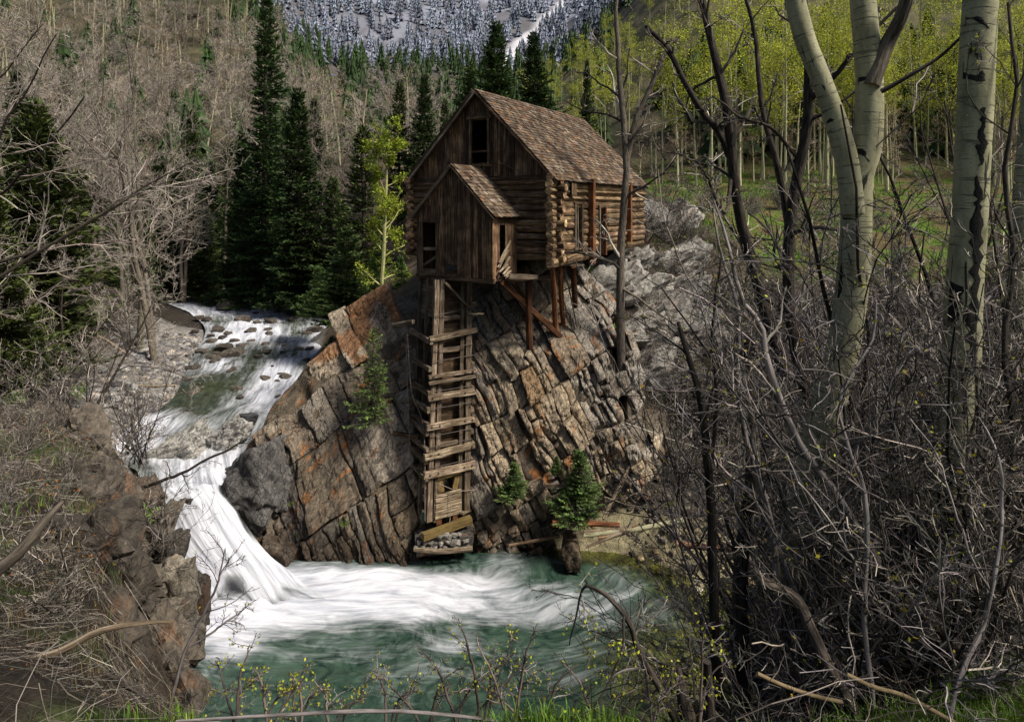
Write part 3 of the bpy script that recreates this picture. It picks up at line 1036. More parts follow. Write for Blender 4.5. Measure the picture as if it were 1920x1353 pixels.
def block_mesh(bk):
    u0, u1, v0, v1 = bk
    g = 0.008 + rng.uniform(0, 0.014)
    nu = int(np.clip((u1 - u0) / 0.065, 4, 20))
    nv = int(np.clip((v1 - v0) / 0.10, 5, 26))
    a = np.linspace(0, 1, nu + 1)
    b = np.linspace(0, 1, nv + 1)
    A, B = np.meshgrid(a, b)
    cu = np.array([[u0 + g, u1 - g], [u0 + g, u1 - g]]) + rng.uniform(-0.05, 0.05, (2, 2)) * min(1, (u1 - u0) * 1.5)
    gv = g + rng.uniform(0.0, 0.03)
    cv = np.array([[v0 + gv, v0 + gv], [v1 - gv, v1 - gv]]) + rng.uniform(-0.07, 0.07, (2, 2)) * min(1, (v1 - v0))
    def bil(c):
        return c[0, 0] * (1 - A) * (1 - B) + c[0, 1] * A * (1 - B) + c[1, 0] * (1 - A) * B + c[1, 1] * A * B
    U_, V_ = bil(cu), bil(cv)
    s = rng.uniform(0, 99)
    wob = np.stack([U_ * 2.2 + s, V_ * 2.2, U_ * 0], -1)
    U_ = U_ + 0.022 * fbm(wob * 1.5, 2, 81)
    V_ = V_ + 0.035 * fbm(wob * 1.5 + 31, 2, 82)
    gw = np.stack([U_ * 0.33, V_ * 0.33, U_ * 0], -1)
    U_, V_ = U_ + 0.30 * fbm(gw, 3, 85), V_ + 0.30 * fbm(gw + 9, 3, 86)
    X = U_ * cA - V_ * sA
    Z = U_ * sA + V_ * cA
    pro = 0.10 + 0.22 * float(fbm(np.array([(u0 + u1) * 0.45, (v0 + v1) * 0.2, 0.5]), 2, 87)) + rng.uniform(-0.08, 0.10) + (rng.uniform(0.08, 0.3) if rng.random() < 0.12 else 0)
    tu, tv = rng.uniform(-0.20, 0.26), rng.uniform(-0.07, 0.09)
    rim = np.minimum(np.minimum(A, 1 - A) * (u1 - u0), np.minimum(B, 1 - B) * (v1 - v0))
    Y = cliff_y(X, Z) - pro - tu * (U_ - (u0 + u1) / 2) - tv * (V_ - (v0 + v1) / 2)
    Y = Y + 0.075 * fbm(np.stack([U_ * 2.6 + s, V_ * 0.9, U_ * 0], -1), 4, 83) + np.round(1.6 * fbm(np.stack([U_ * 1.9 + s, V_ * 0.7, U_ * 0], -1), 1, 84)) * 0.045
    st = np.stack([U_ * 3.2 + s, V_ * 0.9, U_ * 0], -1)
    Y = Y + 0.03 * np.abs(fbm(st, 3, 89)) + 0.055 * np.round(2.2 * fbm(np.stack([U_ * 1.1 + s, V_ * 1.6, U_ * 0], -1), 2, 90))
    Y = Y + 0.05 * np.exp(-rim / 0.03) + 0.10 * np.maximum(0, fbm(np.stack([U_ * 3 + s, V_ * 3, U_ * 0], -1), 2, 88) - 0.1) * np.exp(-rim / 0.12)
    FV = np.stack([X, Y, Z], -1)
    n = FV.shape[0] * FV.shape[1]
    nx = nu + 1
    Q = [grid_quads(nv + 1, nu + 1)]
    idx = np.arange(n).reshape(nv + 1, nu + 1)
    loop = np.concatenate([idx[0, :], idx[1:, -1], idx[-1, -2::-1], idx[-2:0:-1, 0]])
    back_ = FV.reshape(-1, 3)[loop] + np.array([0, 0.55, 0])
    m_ = len(loop)
    k = np.arange(m_)
    Q.append(np.stack([loop[k], n + k, n + (k + 1) % m_, loop[(k + 1) % m_]], -1))
    xc, zc = X.mean(), Z.mean()
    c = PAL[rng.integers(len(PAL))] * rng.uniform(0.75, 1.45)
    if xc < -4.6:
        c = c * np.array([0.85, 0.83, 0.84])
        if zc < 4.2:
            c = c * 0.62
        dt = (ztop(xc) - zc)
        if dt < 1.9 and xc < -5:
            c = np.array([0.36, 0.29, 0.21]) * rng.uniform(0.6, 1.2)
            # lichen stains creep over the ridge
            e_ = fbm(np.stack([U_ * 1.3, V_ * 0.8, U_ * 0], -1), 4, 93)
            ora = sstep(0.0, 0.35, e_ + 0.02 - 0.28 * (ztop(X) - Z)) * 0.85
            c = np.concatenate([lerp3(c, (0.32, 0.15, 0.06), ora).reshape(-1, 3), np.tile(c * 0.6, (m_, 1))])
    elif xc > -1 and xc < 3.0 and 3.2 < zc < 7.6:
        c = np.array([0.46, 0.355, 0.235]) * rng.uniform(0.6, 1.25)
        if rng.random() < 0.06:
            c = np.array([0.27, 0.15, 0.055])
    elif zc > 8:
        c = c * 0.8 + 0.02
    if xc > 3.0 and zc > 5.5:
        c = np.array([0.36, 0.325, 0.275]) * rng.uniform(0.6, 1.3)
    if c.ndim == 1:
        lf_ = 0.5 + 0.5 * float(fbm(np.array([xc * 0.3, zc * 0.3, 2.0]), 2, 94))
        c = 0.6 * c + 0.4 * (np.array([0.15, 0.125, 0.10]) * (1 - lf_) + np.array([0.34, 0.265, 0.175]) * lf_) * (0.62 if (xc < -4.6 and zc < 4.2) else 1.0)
    mb = MB()
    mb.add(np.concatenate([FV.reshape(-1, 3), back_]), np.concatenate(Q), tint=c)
    return mb


blocks = [b for b in blocks if rng.random() > 0.02]
area = np.array([(b[1] - b[0]) * (b[3] - b[2]) for b in blocks])
order = np.argsort(-area)
rest = MB()
first = {}
for r_, i in enumerate(order):
    b = block_mesh(blocks[i])
    if r_ < 290:
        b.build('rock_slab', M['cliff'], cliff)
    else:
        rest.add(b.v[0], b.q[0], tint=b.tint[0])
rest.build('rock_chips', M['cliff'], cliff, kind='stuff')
# ---------------------------------------------------------------- the log mill
rng = np.random.default_rng(23)
e_l = np.array([-0.858, 0.513, 0.0])        # along the gable wall, towards its left corner
e_b = np.array([0.513, 0.858, 0.0])         # away from the gable wall, along the ridge
e_z = np.array([0, 0, 1.0])
K0 = np.array([1.87, 28.0, 0.0])            # front right corner
LW, LD = 7.94, 11.0                         # gable width, length of the house


def G(l, d, z):
    return K0 + e_l * l + e_b * d + e_z * z


mill = thing('log_mill', 'weathered two storey log mill with steep shingled roof perched on the cliff', 'mill', tuple(G(LW / 2, LD / 2, 12.4)))
ML = np.array(mill.location)
bpy.context.view_layer.update()


def sub(name, **props):
    o = bpy.data.objects.new(name, None)
    COL.objects.link(o)
    o.parent = mill
    for k, v_ in props.items():
        o[k] = v_
    return o


def rel(mb):
    """World coordinates to the mill's own."""
    mb.v = [v_ - ML for v_ in mb.v]
    return mb


def mtint(lo=0.7, hi=1.3):
    a = rng.uniform(lo, hi)
    return np.array([a, a * rng.uniform(0.92, 1.02), a * rng.uniform(0.85, 1.02)])


def log(name, a, b, r, mat, parent, tint, ends=True, square=False):
    mb = MB()
    n = 9
    t_ = np.linspace(0, 1, n)[:, None]
    pts = a * (1 - t_) + b * t_ + 0.022 * np.cumsum(rng.normal(size=(n, 3)), 0) * [0.4, 0.4, 0.7]
    rr = r * (1 + 0.05 * rng.normal(size=n))
    tubes(mb, pts, rr, 4 if square else 9, tint, rng=rng, cap=ends, rough=0.06)
    return rel(mb).build(name, mat, parent, smooth=False)


# --- log walls
front = sub('log_wall')
ZB, ZE = 12.58, 16.28
nlog = 12
hz = (ZE - ZB) / nlog
for k in range(nlog):
    z = ZB + hz * (k + 0.35)
    r = hz * 0.60
    lo = -0.42 - rng.uniform(-0.1, 0.14)
    log('log', G(lo, 0, z), G(LW + 0.35 + rng.uniform(-0.1, 0.15), 0, z + rng.uniform(-0.03, 0.03)), r * rng.uniform(0.82, 1.12), M['log'], front, mtint(0.65, 1.35))
side = sub('log_wall')
for k in range(nlog):
    z = ZB + hz * (k + 0.85)
    d0 = -0.50 - rng.uniform(-0.1, 0.16)
    lows = max(0.0, 2.0 + 0 * k)
    d1 = LD + 0.3
    # a tall window and a doorway interrupt the logs of the long wall
    cutlist = []
    if 13.1 < z < 15.0:
        cutlist.append((1.75, 2.45))
    if z < 14.85:
        cutlist.append((4.55, 5.25))
    segs, s0 = [], d0
    for a_, b_ in cutlist:
        segs.append((s0, a_))
        s0 = b_
    segs.append((s0, d1))
    for s_, e_ in segs:
        log('log', G(0, s_, z), G(0, e_, z), r * rng.uniform(0.85, 1.12), M['log'], side, mtint(0.7, 1.5), square=(k in (8, 9) and s_ < 0))
log('sill_log', G(-0.05, -0.55, 12.5), G(-0.05, 3.1, 12.5), 0.23, M['log'], side, mtint(0.9, 1.2))
leftw = sub('log_wall')
for k in range(nlog):
    z = ZB + hz * (k + 0.85)
    log('log', G(LW, -0.40 - rng.uniform(-0.1, 0.15), z), G(LW, LD, z), hz * 0.6 * rng.uniform(0.8, 1.15), M['log'], leftw, mtint(0.6, 1.2))
mb = MB()
for l0, l1, d0, d1 in ((0.1, LW - 0.1, LD - 0.1, LD),):
    c = [G(l0, d0, ZB), G(l1, d0, ZB), G(l1, d0, 18.0), G(LW / 2, d0, 20.2), G(l0, d0, 18.0)]
    mb.add([G(0.1, d0, ZB), G(LW - 0.1, d0, ZB), G(LW - 0.1, d0, 16.3), G(LW / 2, d0, 20.2), G(0.1, d0, 16.3)], [[0, 1, 2, 4]], [[4, 2, 3]])
rel(mb).build('back_wall', M['plank'], mill)
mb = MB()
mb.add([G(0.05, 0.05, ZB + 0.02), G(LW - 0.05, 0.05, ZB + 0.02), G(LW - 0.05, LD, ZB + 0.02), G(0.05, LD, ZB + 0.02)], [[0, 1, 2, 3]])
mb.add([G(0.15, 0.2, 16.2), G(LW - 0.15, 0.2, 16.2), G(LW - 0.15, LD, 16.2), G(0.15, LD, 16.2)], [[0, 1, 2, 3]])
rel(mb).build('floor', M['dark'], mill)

# --- gable of upright boards
gable = sub('gable_wall')
APX = 20.30
half = LW / 2
rise = (APX - ZE) / half


def gtop(l):
    return APX - abs(l - half) * rise


WL0, WL1, WZ0, WZ1 = 3.42, 4.36, 16.98, 18.98      # attic opening
l = 0.02
while l < LW - 0.05:
    w = rng.uniform(0.15, 0.27)
    l1 = min(l + w, LW - 0.02)
    lm = (l + l1) / 2
    spans = [(ZE + 0.02 - rng.uniform(0, 0.05), None)]
    if lm > WL0 and lm < WL1:
        spans = [(ZE + 0.02, WZ0), (WZ1, None)]
    for z0, z1 in spans:
        zt0 = gtop(l) if z1 is None else z1
        zt1 = gtop(l1) if z1 is None else z1
        if min(zt0, zt1) - z0 < 0.1:
            continue
        dd = -0.05 - rng.uniform(0, 0.028)
        gp = 0.006
        V = np.array([G(l + gp, dd, z0), G(l1 - gp, dd, z0), G(l1 - gp, dd, zt1), G(l + gp, dd, zt0),
                      G(l + gp, dd + 0.03, z0), G(l1 - gp, dd + 0.03, z0), G(l1 - gp, dd + 0.03, zt1), G(l + gp, dd + 0.03, zt0)])
        lcx = np.array([[z0, l, 0], [z0, l1, 0], [zt1, l1, 0], [zt0, l, 0], [z0, l, .03], [z0, l1, .03], [zt1, l1, .03], [zt0, l, .03]]) + rng.uniform(0, 30, 3)
        mb = MB()
        mb.add(V, [[0, 1, 2, 3][::-1], [4, 5, 6, 7], [0, 4, 5, 1][::-1], [1, 5, 6, 2][::-1], [2, 6, 7, 3][::-1], [3, 7, 4, 0][::-1]], lc=lcx, tint=mtint(0.45, 1.9))
        rel(mb).build('board', M['plank'], gable)
    l = l1
for nm, a, b, w_, h_, ti in (('window_frame', (WL0 - 0.04, WZ0 - 0.1), (WL0 - 0.04, WZ1 + 0.05), 0.11, 0.07, 1.5), ('window_frame', (WL1 + 0.04, WZ0 - 0.1), (WL1 + 0.04, WZ1 + 0.05), 0.11, 0.07, 1.4),
                             ('window_frame', (WL0 - 0.22, WZ1 + 0.12), (WL1 + 0.22, WZ1 + 0.12), 0.12, 0.09, 1.7), ('window_sill', (WL0 - 0.2, WZ0 - 0.12), (WL1 + 0.2, WZ0 - 0.12), 0.09, 0.12, 2.0),
                             ('window_rail', (WL0, WZ0 + 0.55), (WL1, WZ0 + 0.55), 0.10, 0.05, 1.3)):
    d_ = 0.02 if nm == 'window_rail' else -0.13
    mb = MB()
    beam(mb, G(a[0], d_, a[1]), G(b[0], d_, b[1]), w_, h_, up=-e_b, tint=ti * np.ones(3), rng=rng, jit=0.006)
    rel(mb).build(nm, M['plank'], gable)
mb = MB()
beam(mb, G(2.0, -0.12, 16.62), G(2.75, -0.12, 16.95), 0.06, 0.05, up=-e_b, tint=1.6 * np.ones(3), rng=rng, jit=0.006)
rel(mb).build('batten', M['plank'], gable)
mb = MB()
beam(mb, G(-0.2, -0.16, ZE - 0.02), G(LW + 0.1, -0.16, ZE - 0.02), 0.05, 0.16, tint=0.6 * np.ones(3), rng=rng, jit=0.006, seg=4)
rel(mb).build('ledger', M['plank'], gable)


# --- roofs
def roof_slope(parent, ridge_a, ridge_b, out_dir, slope_len, expo, wmin, wmax, n_parts, mat, thick=0.028, deck=True, flare=0.0):
    """Shingled slope: ridge_a (near end) to ridge_b, falling along out_dir (unit, downward)."""
    ax = ridge_b - ridge_a
    Lr = np.linalg.norm(ax)
    ax = ax / Lr
    nrm = np.cross(out_dir, ax)
    if nrm[2] < 0:
        nrm = -nrm
    if deck:
        mb = MB()
        c = [ridge_a, ridge_b, ridge_b + out_dir * slope_len, ridge_a + out_dir * slope_len]
        mb.add(np.array(c + [p - nrm * 0.07 for p in c]), [[0, 1, 2, 3], [7, 6, 5, 4], [0, 3, 7, 4], [1, 5, 6, 2], [3, 2, 6, 7]], tint=0.5)
        rel(mb).build('roof_deck', M['plank'], parent)
    items = []
    rows = int(slope_len / expo) + 1
    for r_ in range(rows):
        s = slope_len - r_ * expo + 0.03
        if s - expo < -0.05:
            break
        x = -0.04
        while x < Lr + 0.03:
            w_ = rng.uniform(wmin, wmax)
            x1 = min(x + w_, Lr + 0.06)
            items.append((x, x1, s + rng.uniform(-0.025, 0.02), r_))
            x = x1
    cnt = 0
    rest = MB()
    items.sort(key=lambda it: it[0] + (0.35 * it[3] * expo))
    for x, x1, s, r_ in items:
        if rng.random() < 0.018:
            continue
        g = 0.006
        ln = expo * 2.0
        s0 = max(s - ln, 0.0)
        lift0, lift1 = 0.010, 0.066 + rng.uniform(0, 0.022)
        a = ridge_a + ax * (x + g)
        b = ridge_a + ax * (x1 - g)
        fl = 0.0
        top = [a + out_dir * s0 + nrm * (lift0 + thick * 0.4), b + out_dir * s0 + nrm * (lift0 + thick * 0.4),
               b + out_dir * s + nrm * (lift1 + rng.uniform(0, 0.008)), a + out_dir * s + nrm * lift1]
        bot = [p - nrm * thick * (0.4 if i < 2 else 1) for i, p in enumerate(top)]
        V = np.array(top + bot)
        o_ = rng.uniform(0, 40, 3)
        lcx = np.array([[s0, x, 0], [s0, x1, 0], [s, x1, 0], [s, x, 0], [s0, x, .02], [s0, x1, .02], [s, x1, .02], [s, x, .02]]) + o_
        Q = [[0, 1, 2, 3], [7, 6, 5, 4], [3, 2, 6, 7], [0, 3, 7, 4], [1, 5, 6, 2]]
        ti = mtint(0.45, 1.7)
        if rng.random() < 0.14:
            ti = ti * np.array([1.15, 0.85, 0.65])
        elif rng.random() < 0.14:
            ti = ti * np.array([1.1, 1.2, 1.3]) * 1.2
        if cnt < n_parts:
            mb = MB()
            mb.add(V, Q, lc=lcx, tint=ti)
            rel(mb).build('shingle', mat, parent)
            cnt += 1
        else:
            rest.add(V, Q, lc=lcx, tint=ti)
    if rest.v:
        rel(rest).build('shingle_courses', mat, parent, kind='stuff')


ov_f, ov_b, ov_s = 0.42, 0.45, 0.46
slope = math.atan(rise)
main_roof = sub('main_roof')
APR = APX + 0.10
rl = half / math.cos(slope) + ov_s
right_dir = -e_l * math.cos(slope) - e_z * math.sin(slope)
left_dir = e_l * math.cos(slope) - e_z * math.sin(slope)
roof_slope(main_roof, G(half, -ov_f, APR), G(half, LD + ov_b, APR), right_dir, rl, 0.21, 0.14, 0.30, 290, M['shingle'])
mb = MB()
c = [G(half, -ov_f, APR + 0.03), G(half, LD + ov_b, APR + 0.03)]
c = c + [c[1] + left_dir * (rl + 0.1), c[0] + left_dir * (rl + 0.1)]
nl = np.array([0.0, 0, 1]) * math.cos(slope) + e_l * math.sin(slope)
mb.add(np.array(c + [p - nl * 0.09 for p in c]), [[0, 1, 2, 3], [7, 6, 5, 4], [0, 3, 7, 4], [1, 5, 6, 2], [3, 2, 6, 7]], tint=0.8)
rel(mb).build('roof_deck', M['shingle'], main_roof)
# barge boards along the left and right verge
for sgn, dr, w_, ti in ((1, left_dir, 0.20, 1.25), (-1, right_dir, 0.07, 1.1)):
    mb = MB()
    beam(mb, G(half, -ov_f - 0.03, APR - 0.10), G(half, -ov_f - 0.03, APR - 0.10) + dr * (rl - 0.15 if sgn > 0 else rl), 0.05, w_, up=np.cross(dr, e_b) * sgn, tint=ti * np.array([1.0, 0.98, 1.02]), rng=rng, jit=0.006, seg=6)
    rel(mb).build('barge_board', M['timber'] if sgn > 0 else M['plank'], main_roof)
mb = MB()
beam(mb, G(half, -ov_f - 0.05, APR - 0.02) + left_dir * 0.2, G(half, -ov_f - 0.05, APR - 0.02) + left_dir * (rl + 0.12), 0.06, 0.10, up=np.cross(left_dir, e_b), tint=0.55 * np.ones(3), rng=rng, jit=0.006, seg=6)
rel(mb).build('barge_board', M['plank'], main_roof)
for s_ in (-1, 1):
    mb = MB()
    dr = left_dir if s_ > 0 else right_dir
    beam(mb, G(half, 0.0, APR + 0.07), G(half, 0.0, APR + 0.07) + e_b * (LD + ov_b), 0.02, 0.02, tint=0.8)
for k in range(19):
    d = 0.15 + k * 0.6
    a = G(0.0, d, ZE + 0.10) - right_dir * 0.3
    mb = MB()
    beam(mb, a, G(0.0, d, ZE + 0.10) + right_dir * (ov_s - 0.02) - e_z * 0.0, 0.07, 0.12, tint=mtint(0.7, 1.2), rng=rng, jit=0.005)
    rel(mb).build('rafter_tail', M['plank'], main_roof)

# --- long wall: window, doorway, posts
for nm, a, b, w_, h_, mt_, ti in (('window_frame', (1.72, 13.05), (1.72, 15.05), 0.12, 0.16, M['timber'], 0.9), ('window_frame', (2.47, 13.05), (2.47, 15.05), 0.12, 0.16, M['plank'], 1.2),
                                  ('window_sill', (1.6, 13.0), (2.6, 13.0), 0.10, 0.22, M['timber'], 1.2), ('window_frame', (1.6, 15.1), (2.6, 15.1), 0.12, 0.16, M['plank'], 1.0),
                                  ('window_rail', (2.08, 13.05), (2.08, 15.05), 0.05, 0.05, M['timber'], 1.0),
                                  ('door_frame', (4.5, 12.5), (4.5, 14.95), 0.14, 0.2, M['timber'], 0.8), ('door_frame', (5.28, 12.5), (5.28, 14.95), 0.14, 0.2, M['redpost'], 1.0),
                                  ('door_frame', (4.4, 14.95), (5.4, 14.95), 0.14, 0.2, M['plank'], 1.0),
                                  ('corner_post', (3.35, 12.2), (3.35, 16.25), 0.26, 0.26, M['redpost'], 1.25), ('corner_post', (8.4, 13.0), (8.4, 16.2), 0.24, 0.24, M['redpost'], 1.3),
                                  ('tar_paper', (0.55, 15.55), (0.55, 16.1), 0.45, 0.02, M['dark'], 3.0), ('tar_paper', (1.35, 15.45), (1.35, 16.0), 0.5, 0.02, M['log'], 1.2)):
    mb = MB()
    dl = -0.30 if nm in ('corner_post', 'tar_paper') else -0.14
    beam(mb, G(dl, a[0], a[1]), G(dl, b[0], b[1]), w_, h_, up=e_l, tint=ti * np.ones(3), rng=rng, jit=0.008, seg=3)
    rel(mb).build(nm, mt_, side)

# --- the boarded shed in front of the gable
shed = sub('shed')
SL0, SL1, SD, SZB, SZE, SAP = 1.86, 5.98, 2.12, 11.83, 14.62, 16.72
smid = (SL0 + SL1) / 2
srise = (SAP - SZE) / ((SL1 - SL0) / 2)


def stop_(l):
    return SAP - abs(l - smid) * srise


def boardV(c0, c1, z0a, z1a, z1b, nrm, tint, parent, mat=None):
    """Upright board between plan points c0 and c1."""
    V = np.array([c0 + e_z * z0a, c1 + e_z * z0a, c1 + e_z * z1b, c0 + e_z * z1a])
    V = np.vstack([V, V + nrm * 0.03])
    w_ = np.linalg.norm(c1 - c0)
    lcx = np.array([[z0a, 0, 0], [z0a, w_, 0], [z1b, w_, 0], [z1a, 0, 0], [z0a, 0, .03], [z0a, w_, .03], [z1b, w_, .03], [z1a, 0, .03]]) + rng.uniform(0, 30, 3)
    mb = MB()
    mb.add(V, [[3, 2, 1, 0], [4, 5, 6, 7], [1, 5, 4, 0], [2, 6, 5, 1], [3, 7, 6, 2], [0, 4, 7, 3]], lc=lcx, tint=tint)
    return rel(mb).build('board', mat or M['plank'], parent)


# openings: tall window at the left, a gap near the floor
OW = (4.80, 5.66, 12.16, 14.22)
OG = (3.70, 4.32, 11.98, 12.42)
l = SL0
while l < SL1 - 0.04:
    l1 = min(l + rng.uniform(0.13, 0.24), SL1)
    for ed in (OW[0], OW[1], OG[0], OG[1]):
        if l < ed - 0.03 < l1:
            l1 = ed
    lm = (l + l1) / 2
    zb = SZB - rng.uniform(-0.05, 0.14)
    spans = [(zb, None)]
    if OW[0] <= lm <= OW[1]:
        spans = [(zb + 0.1, OW[2]), (OW[3], None)]
    elif OG[0] <= lm <= OG[1]:
        spans = [(zb + 0.08, OG[2]), (OG[3] + rng.uniform(-0.04, 0.1), None)]
    for z0, z1 in spans:
        dd = -SD - rng.uniform(0, 0.04)
        boardV(G(l + 0.005, dd, 0), G(l1 - 0.005, dd, 0), z0, stop_(l) if z1 is None else z1, stop_(l1) if z1 is None else z1, e_b, mtint(0.4, 2.1), shed)
    l = l1
d = 0.1
while d < SD:
    d1 = min(d + rng.uniform(0.11, 0.2), SD + 0.0)
    dm = (d + d1) / 2
    ti = mtint(0.6, 1.5)
    if d1 > SD - 0.35:
        ti = ti * 1.6
    if 1.05 < dm < 1.62:
        boardV(G(SL0, -d, 0), G(SL0, -d1, 0), 14.15, SZE, SZE, e_l, ti, shed)
        if rng.random() < 0.4:
            boardV(G(SL0, -d, 0), G(SL0, -d1, 0), SZB + 0.1, 12.9, 12.85, e_l, ti, shed)
    else:
        boardV(G(SL0, -d + 0.003, 0), G(SL0, -d1 - 0.003, 0), SZB + rng.uniform(-0.1, 0.15), SZE, SZE, e_l, ti, shed)
    d = d1
d = 0.0
while d < SD:
    d1 = min(d + 0.25, SD)
    boardV(G(SL1, -d, 0), G(SL1, -d1, 0), SZB, SZE, SZE, -e_l, mtint(0.5, 1.2), shed)
    d = d1
for nm, a, b, w_, h_, mt_, ti in (('window_frame', (OW[0] - 0.02, OW[2]), (OW[0] - 0.02, OW[3]), 0.10, 0.05, M['plank'], 0.9), ('window_frame', (OW[1] + 0.0, OW[2]), (OW[1] + 0.0, OW[3]), 0.16, 0.05, M['plank'], 0.8),
                                  ('window_frame', (OW[0] - 0.1, OW[3] + 0.03), (OW[1] + 0.1, OW[3] + 0.03), 0.08, 0.05, M['plank'], 1.1), ('window_sill', (OW[0] - 0.05, OW[2] - 0.16), (OW[1] + 0.1, OW[2] - 0.16), 0.06, 0.30, M['timber'], 0.55),
                                  ('window_rail', (OW[0] + 0.03, 13.05), (OW[1] - 0.05, 13.03), 0.05, 0.13, M['timber'], 0.95), ('window_brace', (OW[0] + 0.03, 12.75), (OW[1] - 0.05, 12.30), 0.04, 0.11, M['timber'], 0.6),
                                  ('floor_beam', (SL0 - 0.05, SZB - 0.06), (SL1 + 0.05, SZB - 0.02), 0.18, 0.20, M['plank'], 0.9)):
    mb = MB()
    dd = -SD + 0.05 if nm in ('window_rail', 'window_brace', 'floor_beam') else -SD - 0.075
    beam(mb, G(a[0], dd, a[1]), G(b[0], dd, b[1]), w_, h_, up=e_z if nm in ('window_rail', 'window_brace', 'floor_beam', 'window_sill') or a[1] == b[1] else -e_b, tint=ti * np.ones(3), rng=rng, jit=0.008, seg=3)
    rel(mb).build(nm, mt_, shed)
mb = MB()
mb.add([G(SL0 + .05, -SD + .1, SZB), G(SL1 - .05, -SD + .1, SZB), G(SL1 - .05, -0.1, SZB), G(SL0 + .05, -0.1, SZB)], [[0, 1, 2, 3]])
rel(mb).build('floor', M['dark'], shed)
# broken slats hanging at the shed's right corner
for k, (z0, z1, d0, d1, ti) in enumerate([(12.55, 13.45, 1.75, 0.85, 1.5), (12.35, 13.05, 1.85, 1.05, 1.5), (12.25, 12.75, 1.60, 0.95, 1.3), (12.15, 12.45, 1.9, 1.2, 1.4), (12.05, 12.32, 1.65, 1.05, 1.5), (11.95, 12.15, 1.55, 1.0, 1.6), (11.86, 12.0, 1.5, 1.0, 1.6)]):
    mb = MB()
    beam(mb, G(SL0 - 0.10 - 0.03 * k, -d0, z0), G(SL0 - 0.10 - 0.02 * k, -d1, z1), 0.04, 0.10, up=-e_l, tint=ti * np.ones(3), rng=rng, jit=0.01)
    rel(mb).build('broken_slat', M['timber'], shed)
sroof = sub('shed_roof')
sl = math.atan(srise)
hw = (SL1 - SL0) / 2
srl = hw / math.cos(sl) + 0.32
roof_slope(sroof, G(smid, -SD - 0.22, SAP + 0.09), G(smid, -0.06, SAP + 0.09), -e_l * math.cos(sl) - e_z * math.sin(sl), srl, 0.225, 0.14, 0.27, 300, M['shingle'])
ld = e_l * math.cos(sl) - e_z * math.sin(sl)
c = [G(smid, -SD - 0.22, SAP + 0.12), G(smid, -0.06, SAP + 0.12)]
c = c + [c[1] + ld * (srl + 0.1), c[0] + ld * (srl + 0.1)]
nl = e_z * math.cos(sl) + e_l * math.sin(sl)
mb = MB()
mb.add(np.array(c + [p - nl * 0.08 for p in c]), [[0, 1, 2, 3], [7, 6, 5, 4], [0, 3, 7, 4], [1, 5, 6, 2], [3, 2, 6, 7]], tint=0.8)
rel(mb).build('roof_deck', M['shingle'], sroof)
rd = -e_l * math.cos(sl) - e_z * math.sin(sl)
for dr, w_, ln, ti, mt_ in ((ld, 0.15, srl, 0.8, M['timber']), (rd, 0.06, srl, 0.7, M['plank'])):
    mb = MB()
    beam(mb, G(smid, -SD - 0.26, SAP + 0.0), G(smid, -SD - 0.26, SAP + 0.0) + dr * ln, 0.05, w_, up=np.cross(dr, e_b), tint=ti * np.ones(3), rng=rng, jit=0.006, seg=4)
    rel(mb).build('barge_board', mt_, sroof)

# --- timbers under the mill
def mill_pole(name, a, b, r, mat, ti):
    mb = MB()
    n = 8
    t_ = np.linspace(0, 1, n)[:, None]
    tubes(mb, np.asarray(a) * (1 - t_) + np.asarray(b) * t_ + 0.01 * rng.normal(size=(n, 3)), np.full(n, r), 9, ti * np.ones(3), rng=rng, cap=True, rough=0.05)
    return rel(mb).build(name, mat, mill)


mill_pole('support_post', P(993, 655, 28.6), P(991, 520, 28.4), 0.155, M['redpost'], 0.45)
mill_pole('support_post', P(1043, 635, 30.0), P(1036, 500, 28.3), 0.13, M['redpost'], 1.5)
mill_pole('support_post', P(1056, 618, 30.4), P(1050, 498, 28.9), 0.12, M['redpost'], 1.3)
mill_pole('support_post', P(1078, 575, 30.6), P(1075, 500, 29.6), 0.14, M['redpost'], 0.6)
for a, b, w_, h_, mt_, ti in ((P(940, 528, 27.6), P(1052, 632, 29.9), 0.16, 0.22, M['redpost'], 0.55), (P(962, 528, 28.6), P(1010, 600, 30.2), 0.12, 0.18, M['redpost'], 0.4),
                              (P(1058, 500, 29.0), P(1082, 613, 30.2), 0.05, 0.20, M['timber'], 0.75), (P(955, 518, 27.5), P(1008, 519, 27.9), 0.14, 0.20, M['timber'], 0.8),
                              (P(1040, 497, 28.6), P(1095, 497, 29.6), 0.10, 0.10, M['timber'], 0.6), (P(930, 523, 27.6), P(1040, 520, 28.6), 0.18, 0.2, M['plank'], 0.7)):
    mb = MB()
    beam(mb, a, b, w_, h_, tint=ti * np.ones(3), rng=rng, jit=0.01, seg=4)
    rel(mb).build('brace', mt_, mill)

# ---------------------------------------------------------------- penstock tower
rng = np.random.default_rng(31)
T0 = P(803, 985, 27.0)
A2 = rad(30)
t1 = np.array([math.cos(A2), math.sin(A2), 0])
t2 = np.array([-math.sin(A2), math.cos(A2), 0])
bat = np.array([0.022, 0.105, 1.0])
ZT0 = T0[2]
TH = 11.75 - ZT0


def TW_(a, d, z):
    """Tower point: a metres right along the front, d back, at height z (tower narrows upwards)."""
    s = (z - ZT0) / TH
    return T0 + bat * (z - ZT0) + t1 * a * (1 - 0.12 * s) + t2 * d


tower = thing('penstock_tower', 'tall open timber penstock frame with ladder like rails below the mill', 'wooden tower', tuple(TW_(0.95, 0.9, ZT0)))
TLc = np.array(tower.location)
TWD, TDP = 1.86, 1.75


